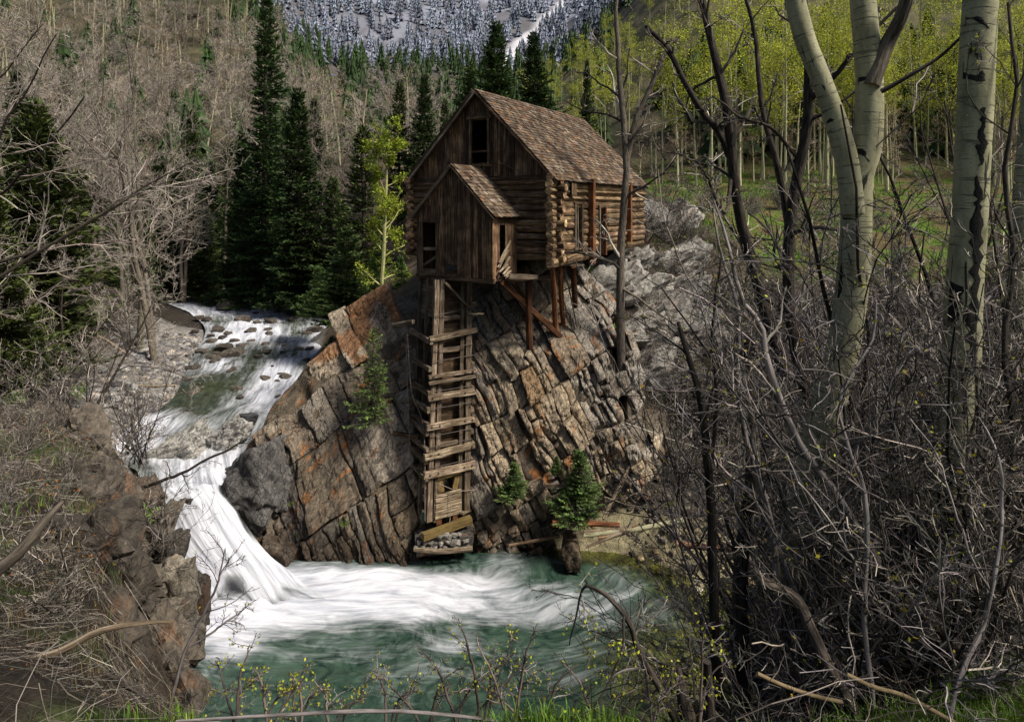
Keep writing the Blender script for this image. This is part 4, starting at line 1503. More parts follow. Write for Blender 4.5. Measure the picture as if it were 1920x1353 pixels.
def tpart(name, a, b, w_, h_, mt_, ti, up=(0, 0, 1), jit=0.012, seg=4, parent=None, **pr):
    mb = MB()
    beam(mb, a, b, w_, h_, up, ti * np.array([1, rng.uniform(0.96, 1.02), rng.uniform(0.9, 1.02)]), rng, jit, seg)
    mb.v = [v_ - TLc for v_ in mb.v]
    return mb.build(name, mt_, parent or tower, **pr)


def zrow(py, Y=27.6):
    return ZC + (YH - py) / F * Y


# main posts, doubled at the corners
for a, d, w_, ti in ((0.04, 0.06, 0.22, 1.05), (0.36, 0.12, 0.20, 0.8), (TWD - 0.06, 0.06, 0.26, 0.7), (TWD - 0.36, 0.14, 0.18, 0.55), (0.0, TDP, 0.20, 0.6), (0.0, TDP * 0.55, 0.16, 0.7), (TWD, TDP, 0.2, 0.5)):
    tpart('post', TW_(a, d, ZT0 + rng.uniform(0, 0.15)), TW_(a, d, 11.72), w_, w_ * 0.9, M['timber'], ti, up=-t2, seg=10)
# plank backing seen between the posts
z = zrow(880)
while z < 11.7:
    h_ = rng.uniform(0.26, 0.42)
    tpart('plank', TW_(0.38, 0.42 + rng.uniform(0, 0.05), z + h_ / 2), TW_(TWD - 0.38, 0.42 + rng.uniform(0, 0.05), z + h_ / 2), 0.05, h_ - 0.02, M['plank'], rng.uniform(0.7, 1.3), seg=2)
    z += h_
# left flank planks, top third only, and darker boards lower down
z = zrow(600)
while z < 11.7:
    h_ = rng.uniform(0.14, 0.22)
    tpart('plank', TW_(0.03, 0.2, z + h_ / 2), TW_(0.03, TDP - 0.1, z + h_ / 2), 0.04, h_ - 0.015, M['timber'], rng.uniform(0.4, 1.0), seg=2)
    z += h_
z = zrow(960)
while z < zrow(600):
    h_ = rng.uniform(0.25, 0.4)
    if rng.random() < 0.85:
        tpart('plank', TW_(0.12, 0.35, z + h_ / 2), TW_(0.12, TDP + 0.2, z + h_ / 2), 0.04, h_ - 0.03, M['plank'], rng.uniform(0.35, 0.8), seg=2)
    z += h_
# front rails, each with its side rail
FRONT = [(630, 0.05, 0.22, -0.32, 0.30, 0.95), (703, 0.0, 0.13, -0.28, 0.26, 1.05), (714, 0.0, 0.12, -0.28, 0.26, 0.75), (741, 0.0, 0.24, -0.28, 0.22, 1.25), (793, 0.0, 0.22, -0.30, 0.22, 1.45), (843, 0.03, 0.26, -0.34, 0.24, 1.5), (877, 0.0, 0.30, -0.34, 0.28, 1.5)]
for py, tilt, h_, a0, a1, ti in FRONT:
    z = zrow(py, 27.75)
    tpart('rail', TW_(a0, -0.12, z - tilt * 2), TW_(TWD + a1, -0.12, z + tilt * 2), 0.16, h_, M['timber'], ti, jit=0.018, seg=6)
for py in (640, 690, 735, 765, 790, 806, 835, 855, 884):
    z = zrow(py, 27.7)
    tpart('side_rail', TW_(-0.22, -0.10 + rng.uniform(-0.08, 0.05), z + rng.uniform(-0.03, 0.03)), TW_(-0.22, TDP + 0.45 + rng.uniform(-0.2, 0.2), z + 0.02 + rng.uniform(-0.06, 0.06)), 0.15, rng.uniform(0.15, 0.24), M['timber'], rng.uniform(0.55, 1.15), jit=0.015, seg=4)
for py in (596, 690, 735, 775, 815, 868):
    z = zrow(py, 27.9)
    tpart('side_rail', TW_(TWD + 0.16, -0.05, z), TW_(TWD + 0.16, TDP, z), 0.16, 0.2, M['timber'], rng.uniform(0.6, 1.3), jit=0.015, seg=3)
for py, ti in ((602, 1.0), (662, 1.0), (836, 1.0)):
    z = zrow(py)
    tpart('cross_bar', TW_(0.36, 0.18, z), TW_(TWD - 0.36, 0.18, z), 0.14, 0.17, M['timber'], ti)
tpart('brace', TW_(0.42, -0.05, 11.6), TW_(TWD + 0.02, -0.05, zrow(588)), 0.09, 0.22, M['timber'], 0.8, up=-t2)
tpart('shelf_plank', TW_(TWD - 0.1, -0.2, zrow(592, 28)), TW_(TWD + 0.75, 0.2, zrow(596, 28)), 0.3, 0.07, M['timber'], 1.2)
tpart('shelf_plank', TW_(TWD - 0.1, -0.1, zrow(574, 28)), TW_(TWD + 0.30, 0.1, zrow(575, 28)), 0.24, 0.2, M['timber'], 0.7)
# iron tie rods and bolts
for py, tilt in ((588, 0.12), (655, 0.04), (676, 0.03), (732, 0.0), (763, 0.0), (812, 0.0), (831, 0.0), (868, 0.0)):
    z = zrow(py)
    mb = MB()
    pts = np.array([TW_(-0.12, -0.14, z - tilt), TW_(TWD / 2, -0.15, z), TW_(TWD + 0.1, -0.14, z + tilt)])
    tubes(mb, catmull(pts, 6), np.full(6, 0.018), 5, 1.0)
    mb.v = [v_ - TLc for v_ in mb.v]
    mb.build('tie_rod', M['iron'], tower)
for py in (703, 741, 763, 793, 831, 843, 868, 877):
    for a in (-0.08, 0.3, TWD - 0.3, TWD + 0.08):
        if rng.random() < 0.7:
            c_ = TW_(a, -0.2, zrow(py, 27.75))
            mb = MB()
            box(mb, 0.07, 0.05, 0.07, frame(t1, e_z, c_), 0.8)
            mb.v = [v_ - TLc for v_ in mb.v]
            mb.build('bolt', M['iron'], tower)
# foot of the tower: opening with yellow lumber, pale planks, green plate
zf = lambda py: zrow(py, 27.2)
tpart('lintel', TW_(0.36, 0.02, zf(898)), TW_(TWD - 0.36, 0.02, zf(896)), 0.10, 0.24, M['newwood'], 1.2)
tpart('lintel', TW_(0.36, 0.05, zf(885)), TW_(TWD - 0.36, 0.05, zf(885)), 0.10, 0.08, M['timber'], 1.2)
tpart('jamb', TW_(0.62, 0.1, zf(928)), TW_(0.50, 0.1, zf(905)), 0.24, 0.1, M['newwood'], 0.8, up=-t2)
tpart('jamb', TW_(TWD - 0.62, 0.1, zf(928)), TW_(TWD - 0.52, 0.1, zf(905)), 0.24, 0.1, M['newwood'], 0.8, up=-t2)
for a_, b_, ti in ((929, 934, 1.6), (936, 944, 1.4), (946, 957, 1.5), (958, 966, 1.4), (967, 973, 1.2)):
    tpart('plank', TW_(0.30, 0.0, zf((a_ + b_) / 2)), TW_(TWD - 0.34, 0.0, zf((a_ + b_) / 2)), 0.09, (b_ - a_) / F * 27.2 - 0.01, M['timber'], ti)
for a in (0.5, 1.25):
    tpart('foot_block', TW_(a, 0.1, zf(985)), TW_(a, 0.1, zf(972)), 0.22, 0.2, M['redpost'], 1.0, up=-t2)
tpart('base_plate', TW_(-0.18, 0.38, zf(972)), TW_(TWD - 0.1, 0.30, zf(972)), 0.05, 0.42, M['green'], 1.0)
tpart('foot_beam', TW_(-0.38, -0.35, zf(990)), TW_(TWD - 0.0, -0.3, zf(983)), 0.26, 0.30, M['newwood'], 0.75)
tpart('foot_plank', TW_(TWD - 0.4, -0.1, zf(972)), TW_(TWD + 0.55, 0.3, zf(974)), 0.3, 0.06, M['timber'], 1.0)
# dark gate of boards at the right of the foot
for k in range(5):
    a = TWD + 0.22 + k * 0.17
    tpart('gate_board', TW_(a, 0.25, zf(958)), TW_(a, 0.25, zf(892) + rng.uniform(-0.1, 0.1)), 0.155, 0.06, M['plank'], rng.uniform(0.35, 0.6), up=-t2)
tpart('gate_rail', TW_(TWD + 0.1, 0.15, zf(888)), TW_(TWD + 1.05, 0.15, zf(891)), 0.14, 0.2, M['timber'], 0.75)
tpart('gate_rail', TW_(TWD + 0.1, 0.2, zf(902)), TW_(TWD + 1.0, 0.2, zf(905)), 0.12, 0.12, M['plank'], 0.7)
tpart('gate_post', TW_(TWD + 1.12, 0.2, zf(960)), TW_(TWD + 1.12, 0.2, zf(872)), 0.2, 0.2, M['plank'], 0.6, up=-t2)
# steel cables
for pts in ([TW_(-0.75, 1.6, zrow(620)), TW_(-0.62, 1.0, zrow(740)), TW_(-0.3, 0.2, zrow(800)), TW_(-0.2, -0.1, zrow(960))],
            [TW_(-0.78, 1.7, zrow(620)), TW_(-0.7, 1.2, zrow(750)), TW_(-0.55, 0.9, zrow(880))],
            [TW_(0.3, -0.2, zf(905)), TW_(1.4, -0.22, zf(928)), TW_(TWD + 1.5, 0.2, zf(945))],
            [TW_(TWD + 0.25, 0.0, zf(905)), TW_(TWD + 0.8, 0.05, zf(932))],
            [TW_(0.9, -0.12, zf(925)), TW_(0.92, -0.2, zf(968)), TW_(0.8, -0.32, zf(985))]):
    mb = MB()
    tubes(mb, catmull(np.array(pts), 12), np.full(12, 0.016), 5, 3.5)
    mb.v = [v_ - TLc for v_ in mb.v]
    mb.build('cable', M['iron'], tower)

# rubble footing under the tower
foot = thing('stone_footing', 'low rubble footing of mortared stones under the penstock tower at the waterline', 'stone footing', tuple(P(830, 1012, 26.8)))
FL = np.array(foot.location)
mb = MB()
box(mb, 2.4, 1.2, 0.62, frame(np.array([0.985, 0.17, 0]), e_z, P(832, 1010, 27.45)), (0.16, 0.15, 0.13), rng, 0.05, seg=6)
mb.v = [v_ - FL for v_ in mb.v]
mb.build('mortar', M['cliff'], foot)
for r_ in range(3):
    for k in range(10 - r_):
        c_ = P(783 + k * 10.5 + rng.uniform(-3, 3) + r_ * 4, 1028 - r_ * 12 + rng.uniform(-2, 2), 26.58 + 0.04 * k + 0.08 * r_)
        mb = MB()
        rock(mb, rng, c_ - FL, np.array([0.16, 0.14, 0.115]) * rng.uniform(0.7, 1.25), 2, 9, tint=np.array([0.23, 0.21, 0.18]) * rng.uniform(0.6, 1.4))
        mb.build('stone', M['outcrop'], foot)
# ---------------------------------------------------------------- vegetation builders
def nrm_(v):
    return v / (np.linalg.norm(v, axis=-1, keepdims=True) + 1e-9)


def grow(rng, PP, RR, m, ratio, ang, npts, wob, up, rr, t0=0.2, t1=1.0, rmin=0.004, length=None, taper=0.35, lenfall=0.45):
    """m children per branch of PP (B,N,3); returns child polylines and radii."""
    B, N, _ = PP.shape
    t = rng.uniform(t0, t1, (B, m))
    f = np.clip(t * (N - 1), 0, N - 1.001)
    i = f.astype(int)
    w = (f - i)[..., None]
    bi = np.arange(B)[:, None]
    start = PP[bi, i] * (1 - w) + PP[bi, i + 1] * w
    r0 = RR[bi, i] * (1 - w[..., 0]) + RR[bi, i + 1] * w[..., 0]
    tan = nrm_(PP[bi, i + 1] - PP[bi, i])
    v = rng.normal(size=(B, m, 3))
    v = nrm_(v - tan * (v * tan).sum(-1, keepdims=True))
    a = ang * rng.uniform(0.65, 1.3, (B, m, 1))
    d = np.cos(a) * tan + np.sin(a) * v
    if length is None:
        Lp = np.linalg.norm(np.diff(PP, axis=1), axis=-1).sum(1)[:, None]
        L = Lp * ratio
    else:
        L = np.full((B, m), float(length))
    L = L * rng.uniform(0.55, 1.25, (B, m)) * (1 - lenfall * t)
    steps = npts - 1
    k = np.arange(steps)[None, None, :, None] / steps
    dd = d[:, :, None] + np.cumsum(rng.normal(size=(B, m, steps, 3)) * wob, 2) + up * (0.3 + k) * np.array([0, 0, 1.0])
    dd = nrm_(dd)
    pts = start[:, :, None] + np.concatenate([np.zeros((B, m, 1, 3)), np.cumsum(dd * (L / steps)[..., None, None], 2)], 2)
    rad_ = np.maximum(r0 * rr, rmin)[..., None] * np.linspace(1, taper, npts)
    rad_ = np.maximum(rad_, rmin * 0.7)
    return pts.reshape(B * m, npts, 3), rad_.reshape(B * m, npts)


def diamonds(mb, rng, c, d, L, Wd, tint, m=0, flat=0.0):
    """Leaf-sized quads: centre base c (n,3), long axis d, length L, width Wd."""
    n = len(c)
    d = nrm_(d)
    s = rng.normal(size=(n, 3))
    if flat:
        s = np.cross(d, np.array([0, 0, 1.0]) + (1 - flat) * rng.normal(size=(n, 3)))
    s = nrm_(s - d * (s * d).sum(-1, keepdims=True))
    L = np.broadcast_to(np.asarray(L, float).reshape(-1, 1), (n, 1))
    Wd = np.broadcast_to(np.asarray(Wd, float).reshape(-1, 1), (n, 1))
    V = np.stack([c, c + d * L * 0.45 + s * Wd * 0.5, c + d * L, c + d * L * 0.45 - s * Wd * 0.5], 1)
    Q = np.arange(n * 4).reshape(n, 4)
    ti = np.repeat(tint, 4, 0) if isinstance(tint, np.ndarray) and tint.ndim == 2 else tint
    mb.add(V.reshape(-1, 3), Q, tint=ti, m=m)


def rtint(rng, n, lo, hi, hue=0.12, p=1.0):
    a = lo + (hi - lo) * rng.uniform(0, 1, (n, 1)) ** p
    return a * (1 + rng.uniform(-hue, hue, (n, 3)))


def conifer_meshes(seed, H, R0, nb=420, leaf=0.42, olive=0.0, density=1.0, bare=0.04, droop=0.35, lum=1.0):
    rng = np.random.default_rng(seed)
    tr, cr = MB(), MB()
    n = 12
    zt = np.linspace(0, 1, n)
    pts = np.stack([0.012 * H * np.cumsum(rng.normal(size=n)) * 0.3, 0.012 * H * np.cumsum(rng.normal(size=n)) * 0.3, zt * H], -1)
    pts[:, :2] -= pts[0, :2]
    tubes(tr, pts, np.linspace(0.016 * H + 0.03, 0.012, n), 7, 0.8, rng=rng)
    h = np.sort(rng.uniform(0, 1, nb) ** 1.25) * (0.985 - bare) + bare
    az = np.arange(nb) * 2.399 + rng.uniform(-0.5, 0.5, nb)
    lop = 1 + 0.25 * np.sin(az * 1.0 + 6 * h + rng.uniform(0, 6))
    Lb = R0 * (1 - h) ** 0.80 * rng.uniform(0.55, 1.12, nb) * (1 + 0.15 * np.sin(h * 40)) * lop + 0.05 * R0
    hor = np.stack([np.cos(az), np.sin(az), 0 * az], -1)
    base = np.stack([np.interp(h, zt, pts[:, 0]), np.interp(h, zt, pts[:, 1]), h * H], -1)
    npt = 5
    s = np.linspace(0, 1, npt)
    rise = np.interp(h, [0, 0.6, 1.0], [-droop, -0.12, 0.75])[:, None]
    prof_ = rise * s + 0.22 * s ** 2.4
    bp = base[:, None] + hor[:, None] * (s[None, :, None] * Lb[:, None, None]) + np.array([0, 0, 1.0]) * (prof_ * Lb[:, None])[..., None]
    tubes(tr, bp, np.linspace(0.02, 0.006, npt)[None] * (0.4 + Lb[:, None] / R0), 3, 0.6, rng=rng)
    K = np.maximum((Lb / leaf * 13 * density).astype(int), 5)
    bi = np.repeat(np.arange(nb), K)
    m = len(bi)
    u = rng.uniform(0.10, 1.0, m)
    f = np.clip(u * (npt - 1), 0, npt - 1.001)
    i = f.astype(int)
    w = (f - i)[:, None]
    c = bp[bi, i] * (1 - w) + bp[bi, i + 1] * w
    tan = nrm_(bp[bi, i + 1] - bp[bi, i])
    side = nrm_(np.cross(tan, [0, 0, 1.0])) * np.where(rng.random(m) < 0.5, 1, -1)[:, None]
    sp = (0.55 * (1 - u) + 0.12)[:, None] * Lb[bi][:, None] * rng.uniform(0, 0.75, (m, 1))
    c = c + side * sp * 0.55 + tan * sp * 0.35 - np.array([0, 0, 1.0]) * (sp * 0.12 + rng.uniform(0, 0.10, (m, 1)) * leaf)
    d = tan * rng.uniform(0.3, 1.0, (m, 1)) + side * rng.uniform(0.1, 0.9, (m, 1)) + rng.normal(size=(m, 3)) * 0.22 + np.array([0, 0, 0.05])
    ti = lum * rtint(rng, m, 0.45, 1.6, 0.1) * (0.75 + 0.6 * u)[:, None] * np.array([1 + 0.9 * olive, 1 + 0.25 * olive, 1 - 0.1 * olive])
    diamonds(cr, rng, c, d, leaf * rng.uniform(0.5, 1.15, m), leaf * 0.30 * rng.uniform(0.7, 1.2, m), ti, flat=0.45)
    return tr.mesh('conifer_trunk', M['bark'], True), cr.mesh('conifer_crown', M['needle'])


def bare_tree_meshes(seed, H, spread=0.45, stems=1, levels=(11, 8, 7, 5), r0=0.012, trunk_mat='bark', rmin=0.014, lean=0.06, twig_mat='twig', first=0.28, up=0.35, tw=(0.7, 1.7)):
    rng = np.random.default_rng(seed)
    a, b = MB(), MB()
    n = 14
    P0, R0 = [], []
    for k in range(stems):
        az = rng.uniform(0, 6.28)
        d = np.array([math.cos(az), math.sin(az), 0]) * (spread * (0.4 if stems > 1 else 0)) + np.array([rng.normal() * lean, rng.normal() * lean, 1])
        dd = nrm_(d + np.cumsum(rng.normal(size=(n - 1, 3)) * 0.05, 0))
        h = H * rng.uniform(0.82, 1.0)
        p = np.concatenate([np.zeros((1, 3)), np.cumsum(dd * h / (n - 1), 0)])
        P0.append(p)
        R0.append(np.linspace(1, 0.12, n) * H * r0 * rng.uniform(0.8, 1.1))
    P0, R0 = np.array(P0), np.array(R0)
    tubes(a, P0, R0, 8, rtint(rng, stems, 0.8, 1.2, 0.04), rng=rng, rough=0.05)
    p1, r1 = grow(rng, P0, R0, levels[0], spread, 0.75, 9, 0.13, 0.10 * up / 0.35, 0.55, first, 0.98, rmin)
    tubes(a, p1, r1, 5, rtint(rng, len(p1), 0.7, 1.3, 0.04), rng=rng)
    p, r = p1, r1
    for k, mm in enumerate(levels[1:]):
        last = k == len(levels) - 2
        p, r = grow(rng, p, r, mm, 0.50, 0.72, 6 if not last else 4, 0.20, 0.12, 0.6, 0.15, 1.0, rmin * (0.8 if not last else 0.62))
        tubes(b, p, r, 3, rtint(rng, len(p), tw[0], tw[1], 0.05), rng=rng)
    return a.mesh('bare_trunk', M[trunk_mat], True), b.mesh('bare_twigs', M[twig_mat])


def plant_tree(name, label, cat, meshes, loc, scale=1.0, rz=0.0, group=None, parts=('trunk', 'crown'), tilt=(0, 0)):
    o = thing(name, label, cat, loc, group)
    o.scale = (scale, scale, scale) if np.isscalar(scale) else scale
    o.rotation_euler = (tilt[0], tilt[1], rz)
    for me, nm in zip(meshes, parts):
        link(nm, me, o)
    return o


def at(px, Y, sink=0.15):
    x = (px - 960) / F * Y
    return (x, Y, gz(x, Y) - sink)


rng = np.random.default_rng(101)
# ---------------------------------------------------------------- conifers one can tell apart
CM = {k: conifer_meshes(*a) for k, a in {
    'spire': (1, 30.0, 3.3, 620, 0.50, 0.0, 1.15, 0.02, 0.45), 'full': (2, 18.5, 3.3, 520, 0.46, 0.1, 1.2, 0.02, 0.40),
    'olive': (3, 13.0, 3.0, 420, 0.42, 0.75, 1.1, 0.03, 0.30), 'loose': (4, 16.0, 3.2, 330, 0.45, 0.45, 0.9, 0.05, 0.30),
    'small': (5, 6.2, 2.0, 240, 0.26, 0.25, 1.2, 0.02, 0.15, 1.9), 'young': (6, 2.6, 0.95, 190, 0.13, 0.25, 1.3, 0.03, 0.10, 2.2),
    'wispy': (7, 4.4, 1.1, 120, 0.17, 0.35, 0.8, 0.05, 0.25, 1.7)}.items()}


def fit(px, top, bot, Y):
    """Base point and height of a tree from its top and foot rows at depth Y."""
    x = (px - 960) / F * Y
    return (x, Y, ZC + (YH - bot) / F * Y), (bot - top) / F * Y


for key, H0, px, top, bot, Y, lab, wide in [
    ('spire', 30.0, 497, -22, 562, 62, 'tallest dark green spire conifer on the left river bank, tip at the top edge', 1.0),
    ('full', 18.5, 560, 165, 566, 57, 'full dark green conifer standing just right of the tallest spire conifer', 1.05),
    ('full', 18.5, 455, 250, 560, 66, 'dark conifer half hidden just left of the tallest spire conifer', 0.9),
    ('olive', 13.0, 60, 190, 690, 32, 'broad olive green conifer filling the left edge above the dark bank', 1.15),
    ('olive', 13.0, -10, 330, 720, 27, 'olive conifer cut off by the left edge of the photo', 1.0),
    ('loose', 16.0, 682, 235, 575, 56, 'loose olive conifer between the full conifer and the yellow green aspen', 1.15),
    ('loose', 16.0, 625, 330, 570, 60, 'low olive conifer behind the river bend, right of the full conifer', 1.2),
    ('loose', 16.0, 330, 300, 566, 70, 'dim dark conifer behind the twin bare trunks on the left bank', 1.2),
    ('loose', 16.0, 190, 330, 590, 60, 'dim dark conifer left of the twin bare trunks', 1.3),
    ('full', 18.5, 395, 300, 560, 78, 'dark conifer in shade over the far end of the river', 1.1),
    ('small', 6.2, 652, 425, 606, 43, 'bright green small conifer above the peak of the cliff', 1.15),
    ('small', 6.2, 598, 500, 590, 47, 'lowest small green conifer at the right river edge', 1.2),
    ('small', 6.2, 752, 480, 580, 39, 'small green conifer touching the left log corner of the mill', 0.9),
    ('small', 6.2, 705, 470, 596, 41, 'small green conifer at the foot of the yellow green aspen', 1.0),
    ('small', 6.2, 622, 630, 678, 31.5, 'tiny green conifer sprig on the slanting left ridge of the cliff', 1.6),
    ('wispy', 4.4, 700, 615, 790, 28.4, 'thin wispy young conifer growing out of the left cliff face', 1.0),
    ('young', 2.6, 1088, 846, 972, 27.2, 'bright green young conifer beside the driftwood at the foot of the cliff', 1.1),
    ('young', 2.6, 965, 868, 934, 27.4, 'small dark young conifer on the rock right of the penstock tower', 1.25),
    ('young', 2.6, 1043, 855, 888, 27.8, 'smallest green conifer tuft high on the right cliff face', 1.2),
    ('full', 18.5, 932, 40, 372, 76, 'tall dark conifer rising directly behind the mill roof', 1.15),
    ('full', 18.5, 1002, 62, 372, 88, 'conifer behind the mill, second to the right of the ridge peak', 1.1),
    ('loose', 16.0, 880, 120, 380, 80, 'lower dark conifer touching the left side of the roof ridge', 1.1),
    ('full', 18.5, 795, 138, 400, 72, 'dark conifer left of the gable, taller of the close pair', 0.95),
    ('loose', 16.0, 748, 150, 420, 74, 'ragged conifer left of the gable beside the taller one', 0.8),
    ('loose', 16.0, 835, 185, 390, 66, 'yellowish ragged conifer peeping over the left roof slope', 0.8),
    ('full', 18.5, 1100, 112, 330, 95, 'narrow dark conifer right of the mill roof in front of the aspens', 0.6)]:
    loc, h = fit(px, top, bot, Y)
    s = h / H0
    plant_tree('conifer_tree', lab, 'conifer', CM[key], loc, (s * wide, s * wide, s), rng.uniform(0, 6.28))

# far dark forest behind the mill and the snowy forest, in cheap layered trees
def spruce_far(seed, mat, sides=7, layers=6, snow=False):
    rng = np.random.default_rng(seed)
    mb = MB()
    for k in range(layers):
        z0 = 0.06 + 0.86 * k / layers
        z1 = z0 + 0.30
        r0 = 0.20 * (1 - z0) ** 0.85 + 0.012
        n = sides * 2
        a = np.linspace(0, 2 * np.pi, n, endpoint=False) + rng.uniform(0, 6)
        rr = r0 * np.where(np.arange(n) % 2 == 0, rng.uniform(0.8, 1.35, n), rng.uniform(0.35, 0.6, n))
        zz = z0 + np.where(np.arange(n) % 2 == 0, -0.035, 0.03) + rng.uniform(-0.02, 0.02, n)
        V = np.concatenate([np.stack([rr * np.cos(a), rr * np.sin(a), zz], -1), [[0, 0, min(z1, 1.0)]]])
        T = [[i, (i + 1) % n, n] for i in range(n)]
        ti = np.concatenate([rtint(rng, n, 0.6, 1.6), [[0.8, 0.8, 0.8]]])
        mb.add(V, None, T, lc=V * 14 + seed, tint=ti)
    return mb


far_c = [spruce_far(s, None) for s in range(4)]
far_me = [m_.mesh('forest_conifer', M['needle']) for m_ in far_c]
k = 0
tries = 0
lab_far = 'dark conifer in the forest band below the snowy mountain'
while k < 195 and tries < 6000:
    tries += 1
    px = rng.uniform(520, 1330) if k > 50 else rng.uniform(300, 600)
    Y = rng.uniform(105, 345) if k > 50 else rng.uniform(170, 340)
    x = (px - 960) / F * Y
    r_ = x / Y
    if r_ > 0.06 and rng.random() < min(1, (r_ - 0.06) * 7):
        continue
    if r_ < -0.16 and k > 50 and rng.random() < 0.35:
        continue
    o = link('forest_conifer', far_me[rng.integers(4)], None, label=lab_far, category='conifer', group='dark conifers of the forest band behind the mill')
    s = rng.uniform(9, 17)
    o.location = (x, Y, gz(x, Y) - 0.4)
    o.scale = (s * 1.05, s * 1.05, s)
    o.rotation_euler = (0, 0, rng.uniform(0, 6.28))
    k += 1

snow_c = [spruce_far(10 + s, None, 5, 4) for s in range(3)]
snow_me = [m_.mesh('snowy_conifer', M['frost']) for m_ in snow_c]
pts_ = []
while len(pts_) < 4000:
    Y = rng.uniform(350, 980) ** 1.0
    px = rng.uniform(500, 1420)
    x = (px - 960) / F * Y
    if chute(np.array(x), np.array(Y)) > 0.2 or (x / Y > 0.28 and Y > 520 and rng.random() < 0.85):
        continue
    pts_.append((x, Y))
pts_ = np.array(pts_)
pts_ = pts_[np.argsort(pts_[:, 1])]
pz = mountain_z(pts_[:, 0], pts_[:, 1])
forest = MB()
for i, ((x, Y), z) in enumerate(zip(pts_, pz)):
    s = rng.uniform(9, 17)
    if i < 290:
        o = link('snowy_conifer', snow_me[rng.integers(3)] if Y > 385 or rng.random() < 0.4 else far_me[rng.integers(4)], None, label='conifer dusted with snow at the foot of the snowy mountain slope', category='conifer', group='snow dusted conifers at the foot of the mountain')
        o.location = (x, Y, z - 0.5)
        o.scale = (s, s, s)
        o.rotation_euler = (0, 0, rng.uniform(0, 6.28))
    else:
        src = snow_c[rng.integers(3)]
        a = rng.uniform(0, 6.28)
        ro = np.array([[math.cos(a), -math.sin(a), 0], [math.sin(a), math.cos(a), 0], [0, 0, 1]])
        tn_ = rng.uniform(0.5, 1.5)
        for v_, t_, l_, ti_ in zip(src.v, src.t, src.lc, src.tint):
            forest.add(v_ @ ro.T * s + [x, Y, z - 0.5], None, t_ - t_.min(), lc=l_ + i, tint=ti_ * tn_)
forest.build('snowy_forest', M['frost'], kind='stuff')

# ---------------------------------------------------------------- aspens of the right hillside
def aspen_far(seed, H, leaves, leafy=True, tan=False):
    rng = np.random.default_rng(seed)
    mb = MB()
    n = 8
    dd = nrm_(np.array([0, 0, 1.0]) + np.cumsum(rng.normal(size=(n - 1, 3)) * 0.02, 0))
    p = np.concatenate([np.zeros((1, 3)), np.cumsum(dd * H / (n - 1), 0)])[None]
    r = np.linspace(0.15, 0.03, n)[None]
    tubes(mb, p, r, 6, np.array([1.5, 1.5, 1.45]), rng=rng)
    p1, r1 = grow(rng, p, r, 24 if leafy else 18, 0.20 if leafy else 0.24, 0.8, 5, 0.12, 0.25, 0.45, 0.36 if leafy else 0.3, 1.0, 0.022)
    tubes(mb, p1, r1, 3, 0.75 if not tan else np.array([0.75, 0.66, 0.6]), rng=rng, m=0)
    p2, r2 = grow(rng, p1, r1, 6, 0.55, 0.7, 4, 0.15, 0.15, 0.6, 0.2, 1.0, 0.014)
    tubes(mb, p2, r2, 3, 0.65 if not tan else np.array([0.95, 0.82, 0.74]), rng=rng, m=2 if tan else 0)
    if tan:
        p3, r3 = grow(rng, p2, r2, 4, 0.6, 0.7, 3, 0.15, 0.15, 0.7, 0.2, 1.0, 0.012)
        tubes(mb, p3, r3, 3, rtint(rng, len(p3), 0.9, 1.8, 0.05) * np.array([1.0, 0.86, 0.74]), rng=rng, m=2)
    if leafy:
        bi = rng.integers(0, len(p2), leaves)
        c = p2[bi, rng.integers(0, 4, leaves)] + rng.normal(size=(leaves, 3)) * 0.35
        diamonds(mb, rng, c, rng.normal(size=(leaves, 3)), 0.20, 0.16, rtint(rng, leaves, 0.6, 1.6, 0.1), 1)
    return mb.mesh('aspen_tree', [M['aspen'], M['leaf'], M['twig']])


asp = [aspen_far(40 + k, 24, (1500, 1100, 1900, 800, 1500)[k]) for k in range(5)]
labs = 'slender pale aspen with fresh yellow green leaves on the right hillside'
cnt = 0
for k in range(8000):
    if cnt >= 298:
        break
    if cnt < 110:
        px, Y = rng.uniform(1190, 2060), rng.uniform(71, 100)
    else:
        px, Y = 985 + 1000 * rng.uniform(0, 1) ** 1.3, 98 + 130 * rng.uniform(0, 1) ** 1.2
    x = (px - 960) / F * Y
    r_ = x / Y
    if Y < 100 and r_ < 0.20 + 0.25 * rng.random():
        continue
    if Y < 130 and r_ < 0.10:
        continue
    o = link('aspen_tree', asp[rng.integers(5)], None, label=labs, category='aspen', group='leafing aspens on the right hillside')
    s = rng.uniform(0.6, 1.15) * (1.0 if Y < 100 else 0.72)
    o.location = (x, Y, gz(x, Y) - 0.3)
    o.scale = (s * 1.1, s * 1.1, s * rng.uniform(0.7, 1.1))
    o.rotation_euler = (rng.normal() * 0.03, rng.normal() * 0.03, rng.uniform(0, 6.28))
    cnt += 1
# dark conifers standing among and behind those aspens
for k in range(70):
    px = rng.uniform(1230, 2000)
    Y = rng.uniform(86, 135)
    x = (px - 960) / F * Y
    o = link('forest_conifer', far_me[rng.integers(4)], None, label='dark conifer standing in shade among the pale aspen trunks on the right', category='conifer', group='dark conifers among the hillside aspens')
    s = rng.uniform(9, 17)
    o.location = (x, Y, gz(x, Y) - 0.4)
    o.scale = (s * 1.2, s * 1.2, s)
    o.rotation_euler = (0, 0, rng.uniform(0, 6.28))
